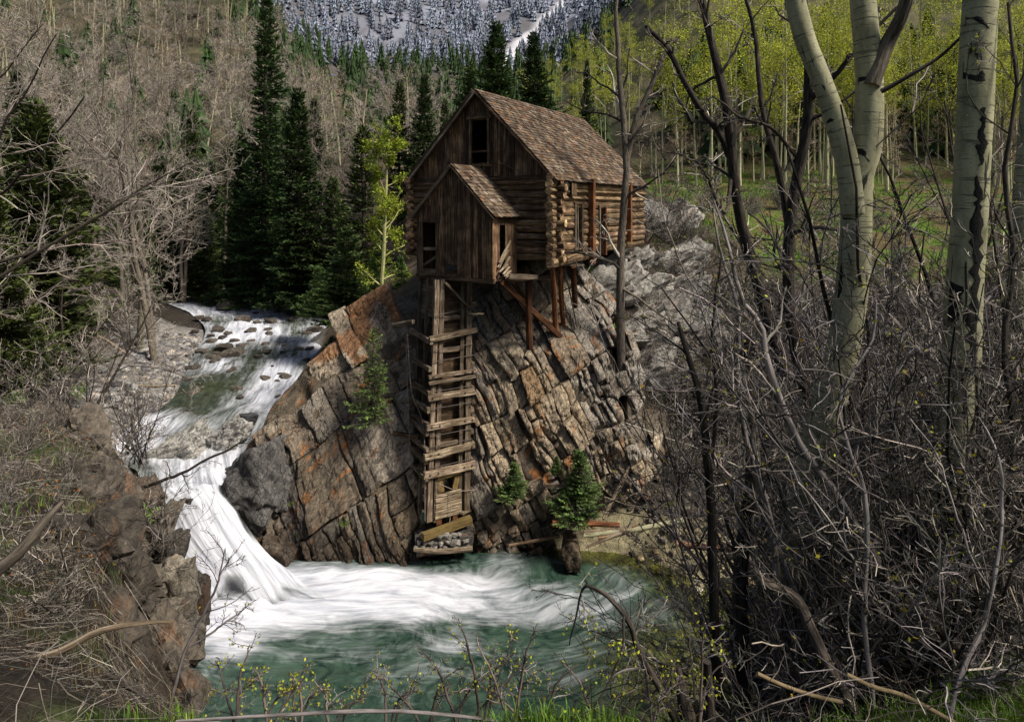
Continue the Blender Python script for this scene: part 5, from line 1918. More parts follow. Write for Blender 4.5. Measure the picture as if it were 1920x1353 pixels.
# leafless tan aspens left of the mill
tan = [aspen_far(60 + k, 13, 0, False, True) for k in range(3)]
cnt = 0
while cnt < 150:
    px = rng.uniform(-60, 800)
    Y = rng.uniform(82, 190)
    x = (px - 960) / F * Y
    if cnt < 60:
        Y = rng.uniform(150, 270)
        px = rng.uniform(-60, 560)
        x = (px - 960) / F * Y
    if px > 640 and Y > 130:
        continue
    o = link('bare_aspen', tan[rng.integers(3)], None, label='leafless tan aspen on the slope left of and behind the mill', category='aspen', group='leafless tan aspens on the left slope')
    s = rng.uniform(0.8, 1.25)
    o.location = (x, Y, gz(x, Y) - 0.3)
    o.scale = (s * 1.35, s * 1.35, s)
    o.rotation_euler = (0, 0, rng.uniform(0, 6.28))
    cnt += 1
for k in range(60):
    px = rng.uniform(-60, 560)
    Y = rng.uniform(74, 230)
    x = (px - 960) / F * Y
    o = link('forest_conifer', far_me[rng.integers(4)], None, label='dark conifer among the leafless trees of the left slope', category='conifer', group='dark conifers on the left slope')
    s = rng.uniform(9, 16)
    o.location = (x, Y, gz(x, Y) - 0.4)
    o.scale = (s * 1.2, s * 1.2, s)

# ---------------------------------------------------------------- bare trees of the left bank
BT = [bare_tree_meshes(200 + k, 20, 0.42, 1 + (k % 2), (11, 8, 6, 4), r0=0.0115) for k in range(2)]
for k, (px, Y, s, lab) in enumerate([(262, 44, 1.05, 'bare grey trunked tree, left of the close pair at the river bank'), (291, 42, 1.0, 'bare grey trunked tree, right of the close pair at the river bank')]):
    plant_tree('bare_tree', lab, 'bare tree', BT[k], at(px, Y, 0.3), s, 1.0 + k * 2.2, parts=('trunk', 'branches'), tilt=(0.0, 0.06 + 0.03 * k))
for k, (px, Y, s) in enumerate([(120, 50, 0.95), (190, 58, 1.1), (20, 46, 0.95), (345, 66, 1.0), (420, 74, 1.05), (250, 70, 1.15), (90, 66, 1.2), (-60, 52, 1.0), (600, 74, 0.85), (540, 84, 0.95), (655, 78, 0.8), (160, 80, 1.2), (330, 86, 1.2), (30, 80, 1.3), (700, 88, 0.8), (460, 92, 1.1), (230, 52, 0.8)]):
    plant_tree('bare_tree', 'leafless grey brown tree with a haze of fine twigs on the left bank', 'bare tree', BT[k % 2], at(px, Y, 0.3), s, rng.uniform(0, 6.28), 'leafless trees of the left bank', ('trunk', 'branches'))
BH = [bare_tree_meshes(240 + k, 15, 0.42, 1 + k % 2, (12, 7, 6, 3), r0=0.010, rmin=0.020, tw=(0.7, 2.2)) for k in range(2)]
for k in range(125):
    px, Y = rng.uniform(-80, 790), rng.uniform(84, 180)
    if k > 90:
        px, Y = rng.uniform(150, 540), rng.uniform(140, 260)
    if px > 600 and Y > 140:
        continue
    x = (px - 960) / F * Y
    plant_tree('bare_tree', 'broad leafless tree with a hazy tan crown on the slope beyond the left bank', 'bare tree', BH[k % 2], (x, Y, gz(x, Y) - 0.3), rng.uniform(0.8, 1.3), rng.uniform(0, 6.28), 'hazy leafless trees beyond the left bank', ('trunk', 'branches'))
LB = bare_tree_meshes(230, 11, 0.62, 2, (12, 7, 6, 4), r0=0.012, trunk_mat='darkbark', rmin=0.010, lean=0.25, first=0.15, up=0.1)
for px, Y, s, rz, lab in [(-140, 17, 1.0, 0.4, 'dark limbed leafless tree reaching into view from the left edge, in front'), (-60, 26, 1.0, 2.6, 'leafless tree with pale drooping twigs at the left edge, farther back'), (150, 30, 0.8, 4.0, 'low leafless tree with twisted limbs on the dark left slope')]:
    plant_tree('bare_tree', lab, 'bare tree', LB, at(px, Y, 0.3), s, rz, None, ('trunk', 'branches'))

for k, (px, Y, s) in enumerate([(90, 72, 0.9), (150, 64, 0.8), (230, 84, 1.0), (300, 76, 0.9), (360, 90, 1.0), (430, 84, 0.95), (30, 62, 0.9), (120, 96, 1.1), (270, 62, 0.6), (590, 92, 0.8), (390, 70, 0.7), (640, 72, 0.7)]):
    plant_tree('conifer_tree', 'dark olive conifer half hidden among the leafless trees of the left bank', 'conifer', CM['loose' if k % 3 else 'full'], at(px, Y, 0.3), s, rng.uniform(0, 6.28), 'conifers among the leafless trees of the left bank')
tan2 = [aspen_far(70 + k, 9, 0, False, True) for k in range(2)]
for k in range(60):
    px, Y = rng.uniform(1160, 1960), rng.uniform(62, 92)
    if (px - 960) / F < 0.19:
        continue
    x = (px - 960) / F * Y
    o = link('bare_aspen', tan2[k % 2], None, label='low leafless aspen at the upper edge of the meadow before the leafing trunks', category='aspen', group='leafless aspens at the upper edge of the meadow')
    s = rng.uniform(0.5, 1.1)
    o.location = (x, Y, gz(x, Y) - 0.2)
    o.scale = (s * 1.4, s * 1.4, s)
    o.rotation_euler = (0, 0, rng.uniform(0, 6.28))

# yellow green sapling left of the mill
def leafy_sapling(seed, ptsw, Y, leafn, mat='stem', leaf=0.13):
    rng = np.random.default_rng(seed)
    a, b = MB(), MB()
    w = np.array(ptsw, float)
    p = np.array([P(q[0], q[1], Y) for q in w])
    n = 16
    pc = catmull(p, n)[None]
    r = catmull(np.stack([w[:, 2] * 0.5 / F * Y] * 2, -1), n)[:, 0][None]
    tubes(a, pc, r, 7, np.array([1.35, 1.4, 1.0]), rng=rng)
    p1, r1 = grow(rng, pc, r, 38, 0.24, 0.85, 6, 0.12, 0.10, 0.5, 0.16, 1.0, 0.012)
    tubes(a, p1, r1, 4, np.array([1.3, 1.35, 0.9]), rng=rng)
    p2, r2 = grow(rng, p1, r1, 7, 0.5, 0.7, 4, 0.15, 0.05, 0.6, 0.2, 1.0, 0.008)
    tubes(a, p2, r2, 3, np.array([1.2, 1.25, 0.8]), rng=rng)
    bi = rng.integers(0, len(p2), leafn)
    c = p2[bi, rng.integers(1, 4, leafn)] + rng.normal(size=(leafn, 3)) * 0.10
    diamonds(b, rng, c, rng.normal(size=(leafn, 3)), leaf, leaf * 0.8, rtint(rng, leafn, 0.45, 1.3, 0.12) * np.array([0.88, 1.0, 1.0]))
    return a, b, p[0]


a, b, o0 = leafy_sapling(300, [(732, 588, 10), (716, 555, 8), (720, 470, 7), (722, 400, 6), (725, 330, 4), (722, 262, 2)], 40, 7000, leaf=0.14)
o = thing('aspen_sapling', 'slim young aspen with bright yellow green leaves left of the mill', 'aspen', tuple(o0))
for mb, nm, mt_ in ((a, 'trunk', M['aspen']), (b, 'leaves', M['leaf'])):
    mb.v = [v_ - o0 for v_ in mb.v]
    mb.build(nm, mt_, o)
# ---------------------------------------------------------------- rocks
rng = np.random.default_rng(404)


def rock_thing(name, label, c, size, tint, mat, group=None, n=4, planes=12, rot=None, noise=0.07, cat='boulder'):
    mb = MB()
    rock(mb, rng, (0, 0, 0), np.array(size), n, planes, rot, np.array(tint), noise)
    o = mb.build(name, mat, None, label=label, category=cat, group=group)
    o.location = tuple(np.asarray(c, float))
    return o


def roty(a):
    c_, s_ = math.cos(rad(a)), math.sin(rad(a))
    return np.array([[c_, 0, s_], [0, 1, 0], [-s_, 0, c_]])


rock_thing('boulder', 'pale grey cracked slab of rock in the stream, left of the pair above the waterfall', P(345, 838, 30.2), (1.75, 0.9, 0.72), (0.40, 0.38, 0.34), M['boulder'], rot=roty(-30), n=5, planes=7, noise=0.17)
rock_thing('boulder', 'pale grey rock in the stream, right of the pair above the waterfall', P(428, 815, 30.6), (1.25, 0.75, 0.66), (0.38, 0.36, 0.33), M['boulder'], rot=roty(-38), n=5, planes=7, noise=0.17)
rock_thing('boulder', 'small dark wet boulder beside the upper end of the pale stream rocks', P(466, 786, 31.2), (0.52, 0.5, 0.36), (0.055, 0.055, 0.06), M['boulder'])
rock_thing('boulder', 'large dark mottled boulder beside the lip of the waterfall', P(478, 908, 27.75), (1.7, 1.0, 1.7), (0.115, 0.107, 0.10), M['mottled'], rot=roty(-28), n=5, planes=5, noise=0.2)
rock_thing('boulder', 'brown wet ledge at the foot of the waterfall, under the dark boulder', P(520, 1030, 27.0), (0.9, 0.6, 0.55), (0.15, 0.115, 0.085), M['cliff'], rot=roty(30), n=4)
rock_thing('boulder', 'black wet rock splitting the lip of the waterfall', P(352, 940, 26.55), (0.26, 0.4, 0.24), (0.05, 0.045, 0.045), M['boulder'])
for px, py, w in [(430, 578, 90), (560, 577, 30), (455, 600, 60), (508, 604, 40), (470, 620, 40), (592, 618, 50), (545, 600, 34), (410, 618, 40), (505, 625, 30), (420, 655, 60), (455, 650, 40), (440, 662, 70), (380, 660, 40), (500, 660, 30), (485, 668, 26),
                  (560, 655, 26), (400, 672, 50), (530, 650, 26), (360, 690, 40), (500, 712, 40), (535, 708, 44), (445, 728, 36), (365, 735, 30), (470, 640, 26), (398, 640, 34), (350, 712, 30), (575, 625, 30), (520, 585, 24), (390, 600, 34), (440, 640, 36)] + [(float(a_), float(b_), float(c_)) for a_, b_, c_ in zip(rng.uniform(365, 610, 44), rng.uniform(575, 745, 44), rng.uniform(12, 30, 44)) if a_ < 610 - (b_ - 575) * 0.35]:
    i = int(np.argmin(np.abs(YH + (ZC - RV[:, W // 2, 2]) / RV[:, W // 2, 1] * F - py)))
    Y = RV[i, W // 2, 1]
    s = w * 0.36 / F * Y
    tn_ = rng.uniform(0.6, 1.3)
    rock_thing('stream_stone', 'dark brown stone standing in the white rapids above the waterfall', (P(px, py, Y)[0], Y, RV[i, W // 2, 2] + s * 0.10), (s, s * 0.8, s * 0.42), np.array([0.11, 0.09, 0.07]) * tn_, M['boulder'], 'stones standing in the rapids', 3)
for px, py, Y, sz, ti, lab in [(150, 935, 16.2, (0.95, 0.7, 1.15), (0.20, 0.115, 0.065), 'rusty brown rock face in the brush of the left bank'), (215, 985, 16.0, (0.7, 0.6, 0.75), (0.17, 0.12, 0.08), 'brown rock just right of the rusty rock face on the left bank'),
                               (300, 985, 16.4, (0.42, 0.5, 0.55), (0.25, 0.21, 0.16), 'pale rock at the brink of the left bank, topmost beside the falls'), (322, 1030, 15.9, (0.38, 0.45, 0.45), (0.10, 0.085, 0.07), 'dark rock jutting from the left bank towards the falls'),
                               (340, 1095, 15.3, (0.42, 0.5, 0.75), (0.30, 0.26, 0.20), 'tall tan rock slab on the left bank opposite the falls'), (318, 1165, 14.6, (0.5, 0.5, 0.6), (0.20, 0.17, 0.13), 'brown rock below the tall tan slab on the left bank'),
                               (352, 1205, 14.4, (0.36, 0.4, 0.55), (0.16, 0.14, 0.11), 'lowest rock of the left bank at the foot of the falls'), (368, 1125, 16.2, (0.30, 0.4, 0.75), (0.07, 0.06, 0.055), 'black wet rock with trickles between the tan slab and the falls'),
                               (272, 930, 16.9, (0.5, 0.5, 0.45), (0.16, 0.12, 0.085), 'brown rock under the bush at the brink of the left bank')]:
    rock_thing('bank_rock', lab, P(px, py, Y), sz, np.array(ti) * 0.72, M['outcrop'], n=4, planes=8, noise=0.18, cat='rock')
for k in range(60):
    i_ = rng.uniform(0, 1)
    ex = -4.2 - 9.5 * i_ if k % 3 == 0 else rng.uniform(-10.8, -6.2)
    ey = float(np.interp(ex, EDGE[:, 0], EDGE[:, 1]))
    off = rng.uniform(-0.3, 0.5) if k % 3 == 0 else rng.uniform(0, 1.3)
    ex2, ey2 = ex + off * 0.8, ey + off * 0.5
    s = rng.uniform(0.18, 0.5)
    rock_thing('brink_rock', 'brown grey rock in the steep brink of the left bank', (ex2, ey2, gz(ex2, ey2) + rng.uniform(-0.1, 0.15)), (s, s * 0.9, s * rng.uniform(0.8, 1.5)), np.array([0.11, 0.09, 0.068]) * rng.uniform(0.5, 1.4), M['outcrop'], 'rocks in the brink of the left bank', 3, 8, roty(-28), 0.22, 'rock')
rock_thing('shore_rock', 'grey rock at the foot of the dark tree right of the cliff', P(1182, 700, 29.9), (0.8, 0.7, 0.8), (0.30, 0.27, 0.23), M['outcrop'], n=4, cat='rock')
rock_thing('shore_rock', 'brown pointed rock at the waterline below the driftwood', P(1072, 1030, 26.9), (0.95, 0.5, 0.6), (0.20, 0.15, 0.10), M['cliff'], n=4, cat='rock')
rock_thing('bank_stone', 'pale boulder at the back of the gravel bar', P(250, 728, 37.5), (0.65, 0.5, 0.36), (0.33, 0.32, 0.30), M['boulder'], cat='rock')

# grey outcrop to the right of the mill
oc = thing('rock_outcrop', 'pale grey jumbled rock outcrop on the slope right of the mill', 'rock outcrop', at(1210, 37))
ol = np.array(oc.location)
for k in range(60):
    px, py = rng.uniform(1095, 1300), rng.uniform(395, 640)
    if py > 560 and px > 1240 or (py < 430 and px < 1150):
        continue
    Y = np.interp(py, [385, 450, 520, 600, 660], [46, 42, 37.5, 34.5, 32.5])
    x = (px - 960) / F * Y
    s = rng.uniform(0.7, 1.9)
    mb = MB()
    rock(mb, rng, np.array([x, Y, gz(x, Y) - 0.22 * s]) - ol, np.array([s * 1.25, s * 0.8, s * 0.6]), 3, 9, roty(rng.uniform(-36, -24)), np.array([0.34, 0.315, 0.275]) * rng.uniform(0.5, 1.2), 0.2)
    mb.build('rock', M['outcrop'], oc)

# loose stones: gravel bar, right shore, talus
shapes = []
for k in range(14):
    mb = MB()
    rock(mb, rng, (0, 0, 0), (1, 0.8, 0.55), 1, 10)
    shapes.append((mb.v[0], mb.q[0]))


def scatter_stones(name, n, fx, smin, smax, tint, label=None):
    mb = MB()
    x, y = fx(n)
    z = ground_z(x, y)
    for i in range(len(x)):
        v_, q_ = shapes[rng.integers(14)]
        s = smin + (smax - smin) * rng.uniform(0, 1) ** 3
        a = rng.uniform(0, 6.28)
        ro = np.array([[math.cos(a), -math.sin(a), 0], [math.sin(a), math.cos(a), 0], [0, 0, 1]])
        mb.add(v_ @ ro.T * s + [x[i], y[i], z[i] + 0.1 * s], q_, lc=v_ + rng.uniform(0, 30, 3), tint=np.array(tint[rng.integers(len(tint))]) * rng.uniform(0.5, 1.5))
    mb.build(name, M['stone'], kind='stuff')


def fx_bar(n):
    Y = rng.uniform(29, 50, n)
    l = np.interp(Y, RLf[::-1, 1], RLf[::-1, 0])
    return l - rng.uniform(-0.8, 6.5, n) * rng.uniform(0.3, 1, n), Y


def fx_shore(n):
    x = rng.uniform(3, 13, n)
    y = rng.uniform(17, 27.3, n)
    z = ground_z(x, y)
    k = (z > -0.95) & (z < 2.0) & (edge_dist(x, y) > 4)
    return x[k], y[k]


def fx_talus(n):
    px = rng.uniform(1180, 1480, n)
    Y = rng.uniform(27.3, 34, n)
    return (px - 960) / F * Y, Y


scatter_stones('gravel', 2000, fx_bar, 0.06, 0.42, [(1.1, 1.1, 1.1), (0.8, 0.8, 0.85), (1.2, 1.1, 1.0), (0.5, 0.48, 0.5)])
scatter_stones('shore_stones', 2600, fx_shore, 0.06, 0.34, [(1.1, 0.95, 0.6), (0.9, 0.72, 0.45), (1.25, 1.15, 0.9), (0.5, 0.42, 0.32)])
scatter_stones('talus', 1100, fx_talus, 0.05, 0.30, [(0.5, 0.43, 0.36), (0.8, 0.72, 0.6), (0.3, 0.27, 0.24)])


# ---------------------------------------------------------------- driftwood and planks
def pole(name, label, pts, w, mat, tint=1.0, cat='driftwood', group=None, cap=True, sides=9, rough=0.08, n=12):
    """pts: (px, py, depth); w: width in photo pixels at the ends."""
    p = np.array([P(*q) for q in pts])
    pc = catmull(p, n)
    ym = np.array([q[2] for q in pts])
    yy = np.interp(np.linspace(0, 1, n), np.linspace(0, 1, len(pts)), ym)
    ww = np.interp(np.linspace(0, 1, n), np.linspace(0, 1, len(w)), w)
    mb = MB()
    o0 = pc.mean(0)
    tubes(mb, pc - o0, ww * 0.5 / F * yy, sides, np.asarray(tint) * np.ones(3), rng=rng, cap=cap, rough=rough)
    o = mb.build(name, mat, None, True, label=label, category=cat, group=group)
    o.location = tuple(o0)
    return o


def board_(name, label, a, b, w, th, mat, tint, cat='plank'):
    a, b = P(*a), P(*b)
    mb = MB()
    o0 = (a + b) / 2
    beam(mb, a - o0, b - o0, th, w, tint=tint * np.ones(3), rng=rng, jit=0.012, seg=5)
    o = mb.build(name, mat, None, label=label, category=cat)
    o.location = tuple(o0)
    return o


pole('driftwood_log', 'reddish brown driftwood log, uppermost of the pile at the foot of the cliff', [(1036, 982, 26.6), (1100, 981, 26.7), (1162, 984, 26.8)], (12, 9), M['redpost'], 1.3)
pole('driftwood_log', 'long pale fallen aspen trunk with black marks lying across the stony shore', [(1095, 1004, 26.4), (1190, 992, 26.5), (1284, 975, 26.7)], (8, 11), M['aspen'], 1.1)
pole('driftwood_log', 'thin pinkish pole under the pale fallen aspen trunk', [(1074, 998, 26.5), (1120, 996, 26.5), (1185, 990, 26.5)], (6, 8), M['timber'], 1.2)
pole('driftwood_log', 'brown splintered pole slanting to the water from the driftwood pile', [(1097, 1026, 26.2), (1140, 1008, 26.3), (1170, 996, 26.4)], (5, 9), M['timber'], 0.9)
pole('driftwood_log', 'short brown pole between the driftwood logs', [(1122, 1010, 26.3), (1165, 1000, 26.4), (1195, 985, 26.6)], (7, 10), M['plank'], 1.6)
pole('driftwood_log', 'pinkish log end by the water, left of the dark trunk', [(1268, 1018, 25.9), (1310, 1024, 25.8), (1380, 1030, 25.6)], (11, 13), M['timber'], np.array([1.2, 0.85, 0.75]))
pole('driftwood_log', 'long thin dark pole along the waterline right of the tower', [(955, 1022, 26.9), (1000, 1014, 26.9), (1050, 1004, 26.9)], (5, 6), M['plank'], 1.4)
pole('driftwood_log', 'grey log lying in the water under the stone footing', [(776, 1030, 26.5), (830, 1033, 26.45), (886, 1028, 26.6)], (8, 11), M['timber'], 0.9)
board_('leaning_plank', 'long brown plank leaning against the slope right of the bright young conifer', (1131, 972, 26.9), (1185, 869, 28.6), 0.22, 0.06, M['timber'], 0.95)
board_('leaning_plank', 'narrow dark plank standing left of the bright young conifer', (1024, 952, 27.2), (1020, 904, 27.4), 0.10, 0.05, M['timber'], 0.7)
board_('leaning_plank', 'short grey board lying level left of the bright young conifer', (1022, 911, 27.3), (1066, 910, 27.3), 0.16, 0.05, M['timber'], 0.7)
pole('beam_end', 'rough timber beam wedged in the rock left of the penstock tower', [(738, 610, 29.5), (775, 603, 28.6)], (10, 9), M['timber'], 0.8)
pole('beam_end', 'dark timber beam jutting from the rock cleft left of the penstock tower', [(738, 812, 28.6), (782, 818, 27.9)], (9, 9), M['plank'], 1.0)

# ---------------------------------------------------------------- near aspens with black scars
LIMB = {}


def big_aspen(label, limbs, extra_seed, twigs=True):
    o = None
    limbs_ = []
    for j, (pts, w, Y) in enumerate(limbs):
        p = np.array([P(q[0], q[1], Y + (q[2] if len(q) > 2 else 0)) for q in pts])
        n = 34
        pc = catmull(p, n)
        ww = catmull(np.stack([np.array(w, float)] * 2, -1), n)[:, 0] * 0.5 / F * Y
        ww = ww * (1 + 0.03 * np.sin(np.linspace(0, 17, n) + j))
        if o is None:
            o = thing('aspen_tree', label, 'aspen', tuple(p[0]))
            o0 = p[0]
        limbs_.append((pc, ww))
        mb = MB()
        tubes(mb, pc - o0, ww, 24, 1.0, rng=rng, rough=0.035)
        mb.build('trunk' if j == 0 else 'limb', M['aspen'], o, True)
    LIMB[o.name] = limbs_
    return o, o0


a1, a1o = big_aspen('forked pale aspen with black scars, its two limbs dividing at the meadow', [
    ([(1480, 1120), (1510, 960), (1548, 780), (1572, 690), (1590, 600), (1603, 480), (1606, 390), (1612, 330), (1626, 270), (1630, 150), (1618, 0), (1612, -80)], [58, 58, 60, 58, 56, 54, 52, 50, 50, 45, 44, 42], 6.2),
    ([(1600, 400), (1592, 330), (1585, 290), (1566, 225), (1540, 150), (1508, 70), (1486, -20), (1470, -80)], [40, 42, 41, 38, 36, 36, 34, 32], 6.15)], 1)
a2, a2o = big_aspen('thickest pale aspen with a long black scar and carved letters, right of the fork', [
    ([(1758, 1290), (1768, 1120), (1776, 960), (1790, 830), (1800, 700), (1806, 560), (1818, 400), (1828, 200), (1838, 0), (1842, -80)], [72, 64, 60, 61, 62, 60, 59, 57, 56, 55], 5.5)], 2)
a3, a3o = big_aspen('pale aspen cut by the right edge of the photo', [
    ([(1868, 1130), (1876, 960), (1888, 800), (1900, 650), (1912, 480), (1930, 250), (1945, 0)], [38, 40, 42, 40, 38, 34, 30], 8.0)], 3)
a4, a4o = big_aspen('thin shaded aspen between the dark trunk and the forked aspen', [
    ([(1462, 1160), (1478, 1020), (1492, 930), (1515, 830), (1545, 700)], [26, 28, 27, 26, 24], 9.5)], 4)


def scar(o, o0, pts, w, Y, nm='scar'):
    """Black bark scar: an irregular patch that hugs the trunk, a few millimetres proud."""
    pc_, ww_ = LIMB[o.name][0]
    if o is a1 and max(q[1] for q in pts) < 300 and min(q[0] for q in pts) < 1580:
        pc_, ww_ = LIMB[o.name][1]
    nL, nA = 40, 11
    c = catmull(np.array(pts, float), nL)
    hw = np.interp(np.linspace(0, 1, nL), np.linspace(0, 1, len(w)), w) * 0.5
    zz = ZC + (YH - c[:, 1]) / F * Y
    o_ = np.argsort(pc_[:, 2])
    cx = np.interp(zz, pc_[o_, 2], pc_[o_, 0])
    cy = np.interp(zz, pc_[o_, 2], pc_[o_, 1])
    R = np.interp(zz, pc_[o_, 2], ww_[o_])
    u = np.linspace(-1, 1, nA)[None]
    sd_ = rng.uniform(0, 99)
    nz = np.stack([np.repeat(c[:, 1:2] * 0.11, nA, 1) + sd_, np.sign(u) * 3 + 0 * c[:, :1], 0 * u + 0 * c[:, :1]], -1)
    wid = hw[:, None] * (0.85 + 0.75 * fbm(nz, 3, 97))
    X = (c[:, :1] - 960) / F * Y + u * np.maximum(wid, 0.5) / F * Y
    a_ = np.arcsin(np.clip((X - cx[:, None]) / R[:, None], -0.985, 0.985))
    edge = 1 - np.abs(u) ** 4
    rr = R[:, None] * (1.006 + 0.03 * edge * (0.6 + 0.8 * np.abs(fbm(np.stack([X * 60, np.repeat(zz[:, None], nA, 1) * 25, X * 0], -1), 3, 98))))
    V = np.stack([cx[:, None] + rr * np.sin(a_), cy[:, None] - rr * np.cos(a_), np.repeat(zz[:, None], nA, 1) + 0.01 * fbm(np.stack([X * 30, u * 2 + 0 * X, X * 0], -1), 2, 99)], -1) - o0
    mb = MB()
    mb.add(V, grid_quads(nL, nA), lc=V * 3)
    mb.build(nm, M['black'], o, False)


scar(a2, a2o, [(1832, 700), (1826, 640), (1834, 560), (1840, 450), (1842, 380), (1840, 330)], [8, 22, 18, 26, 16, 6], 5.33)
scar(a2, a2o, [(1845, 310), (1846, 270), (1850, 200)], [6, 14, 8], 5.34)
scar(a2, a2o, [(1786, 620), (1782, 560), (1786, 500), (1800, 480)], [10, 26, 20, 6], 5.36)
scar(a2, a2o, [(1806, 610), (1812, 570), (1808, 530)], [8, 30, 10], 5.30)
scar(a2, a2o, [(1808, 40), (1826, 20), (1850, 34), (1862, 50)], [8, 18, 14, 4], 5.32)
scar(a2, a2o, [(1796, 120), (1812, 108), (1830, 128), (1846, 150), (1852, 130)], [20, 16, 8, 18, 5], 5.31)
scar(a2, a2o, [(1780, 1010), (1800, 1000), (1822, 1006)], [10, 22, 8], 5.31)
scar(a2, a2o, [(1786, 700), (1808, 690), (1832, 704)], [6, 14, 8], 5.33)
scar(a1, a1o, [(1590, 395), (1594, 408), (1612, 412)], [8, 24, 4], 6.0)
scar(a1, a1o, [(1606, 288), (1622, 276), (1642, 300)], [10, 22, 6], 5.97)
scar(a1, a1o, [(1618, 155), (1634, 140), (1648, 150)], [14, 26, 8], 6.02)
scar(a1, a1o, [(1586, 430), (1588, 520), (1584, 560)], [5, 7, 3], 6.04)
scar(a1, a1o, [(1556, 230), (1566, 222)], [10, 16], 6.03)
pole('dead_limb', 'thick grey dead limb rising right from the forked aspen', [(1634, 160, 6.1), (1660, 90, 6.1), (1690, 30, 6.0), (1712, -40, 5.9)], (30, 26, 22), M['bark'], 0.7, 'branch')
pole('dead_limb', 'thin dark dead limb slanting up right from the forked aspen to the thick aspen', [(1652, 172, 6.0), (1700, 145, 5.9), (1760, 108, 5.8), (1806, 66, 5.7)], (10, 7, 5), M['darkbark'], 1.3, 'branch')


def carved(o, o0, text, px, py, size_px, Y, rpx):
    cu = bpy.data.curves.new('carving', 'FONT')
    cu.body = text
    cu.align_x, cu.align_y = 'CENTER', 'CENTER'
    cu.size = size_px / F * Y
    cu.offset = 0.045 * cu.size
    cu.extrude = 0.004
    ob = bpy.data.objects.new('carving', cu)
    COL.objects.link(ob)
    dg = bpy.context.evaluated_depsgraph_get()
    me = bpy.data.meshes.new_from_object(ob.evaluated_get(dg))
    bpy.data.objects.remove(ob)
    n = len(me.vertices)
    co = np.empty(n * 3, np.float32)
    me.vertices.foreach_get('co', co)
    co = co.reshape(-1, 3).astype(float)
    # bend the letters round the trunk
    xc = np.interp(py, [700, 830, 960, 1120], [1800, 1790, 1776, 1768])
    r = rpx * 0.5 / F * Y
    cx = (xc - 960) / F * Y
    a = (co[:, 0] + (px - xc) / F * Y) / r
    rr = r * 1.035 + co[:, 2]
    v_ = np.stack([cx + rr * np.sin(a), Y - rr * np.cos(a), P(px, py, Y)[2] + co[:, 1]], -1) - o0
    me.vertices.foreach_set('co', v_.astype(np.float32).ravel())
    at_ = me.attributes.new('tint', 'FLOAT_COLOR', 'POINT')
    at_.data.foreach_set('color', np.ones(n * 4, np.float32))
    me.materials.clear()
    me.materials.append(M['black'])
    me.update()
    link('carved_letters', me, o)


for txt, px, py, sz in (('DN', 1803, 815, 15), ('8', 1799, 862, 28), ('W', 1770, 868, 20), ('W', 1768, 892, 20), ('DM', 1763, 927, 28), ('TB', 1772, 962, 32)):
    carved(a2, a2o, txt, px, py, sz, 5.5, 61)

# ---------------------------------------------------------------- right thicket: the stems one can follow by eye
def stem_tree(name, label, cat, limbs, mat, seed, m=(9, 6, 4), ratio=0.35, rmin=0.004, leaves=0, tint=1.0, twig='twig', lcol=None, leaf=0.03, ang=0.8):
    """limbs: list of ([(px, py, depth)], [widths]); twigs grow from every limb."""
    rg = np.random.default_rng(seed)
    o, o0 = None, None
    PP, RR = [], []
    for pts, w in limbs:
        p = np.array([P(*q) for q in pts])
        n = 18
        pc = catmull(p, n)
        yy = np.interp(np.linspace(0, 1, n), np.linspace(0, 1, len(pts)), [q[2] for q in pts])
        ww = np.interp(np.linspace(0, 1, n), np.linspace(0, 1, len(w)), w) * 0.5 / F * yy * (0.78 if cat == 'bare tree' else 1.0)
        pc = pc + 0.012 * np.cumsum(rg.normal(size=pc.shape), 0) * yy.mean() / 12
        if o is None:
            o0 = pc[0].copy()
            o = thing(name, label, cat, tuple(o0))
        PP.append(pc - o0)
        RR.append(ww)
    for j in range(len(PP)):
        a, b = MB(), MB()
        P1, R1 = PP[j][None], RR[j][None]
        tubes(a, P1, R1, 9, np.asarray(tint) * np.ones(3), rng=rg, cap=True, rough=0.09)
        st = a.build('stem' if j == 0 else 'limb', M[mat], o, True)
        if m:
            p, r = P1, R1
            for k, mm in enumerate(m):
                p, r = grow(rg, p, r, mm, ratio if k == 0 else 0.5, ang, 8 if k == 0 else 5, 0.20, 0.10, 0.45 if k == 0 else 0.6, 0.15, 1.0, rmin * (1.6, 1.1, 0.8, 0.7)[k])
                tubes(b, p, r, 5 if k == 0 else 3, rtint(rg, len(p), 0.15, 2.0, 0.05, 2.2), rng=rg)
            b.build('twigs', M[twig], o, kind='stuff')
            nl_ = leaves // len(PP)
            if nl_:
                lf = MB()
                bi = rg.integers(0, len(p), nl_)
                c = p[bi, rg.integers(1, 5, nl_)] + rg.normal(size=(nl_, 3)) * 0.012
                diamonds(lf, rg, c, rg.normal(size=(nl_, 3)) + [0, 0, 0.4], leaf * rg.uniform(0.6, 1.3, nl_), leaf * 0.7, rtint(rg, nl_, 0.6, 1.4, 0.12) * (1 if lcol is None else np.array(lcol)))
                lf.build('leaves', M['leaf'], o, kind='stuff')
    return o


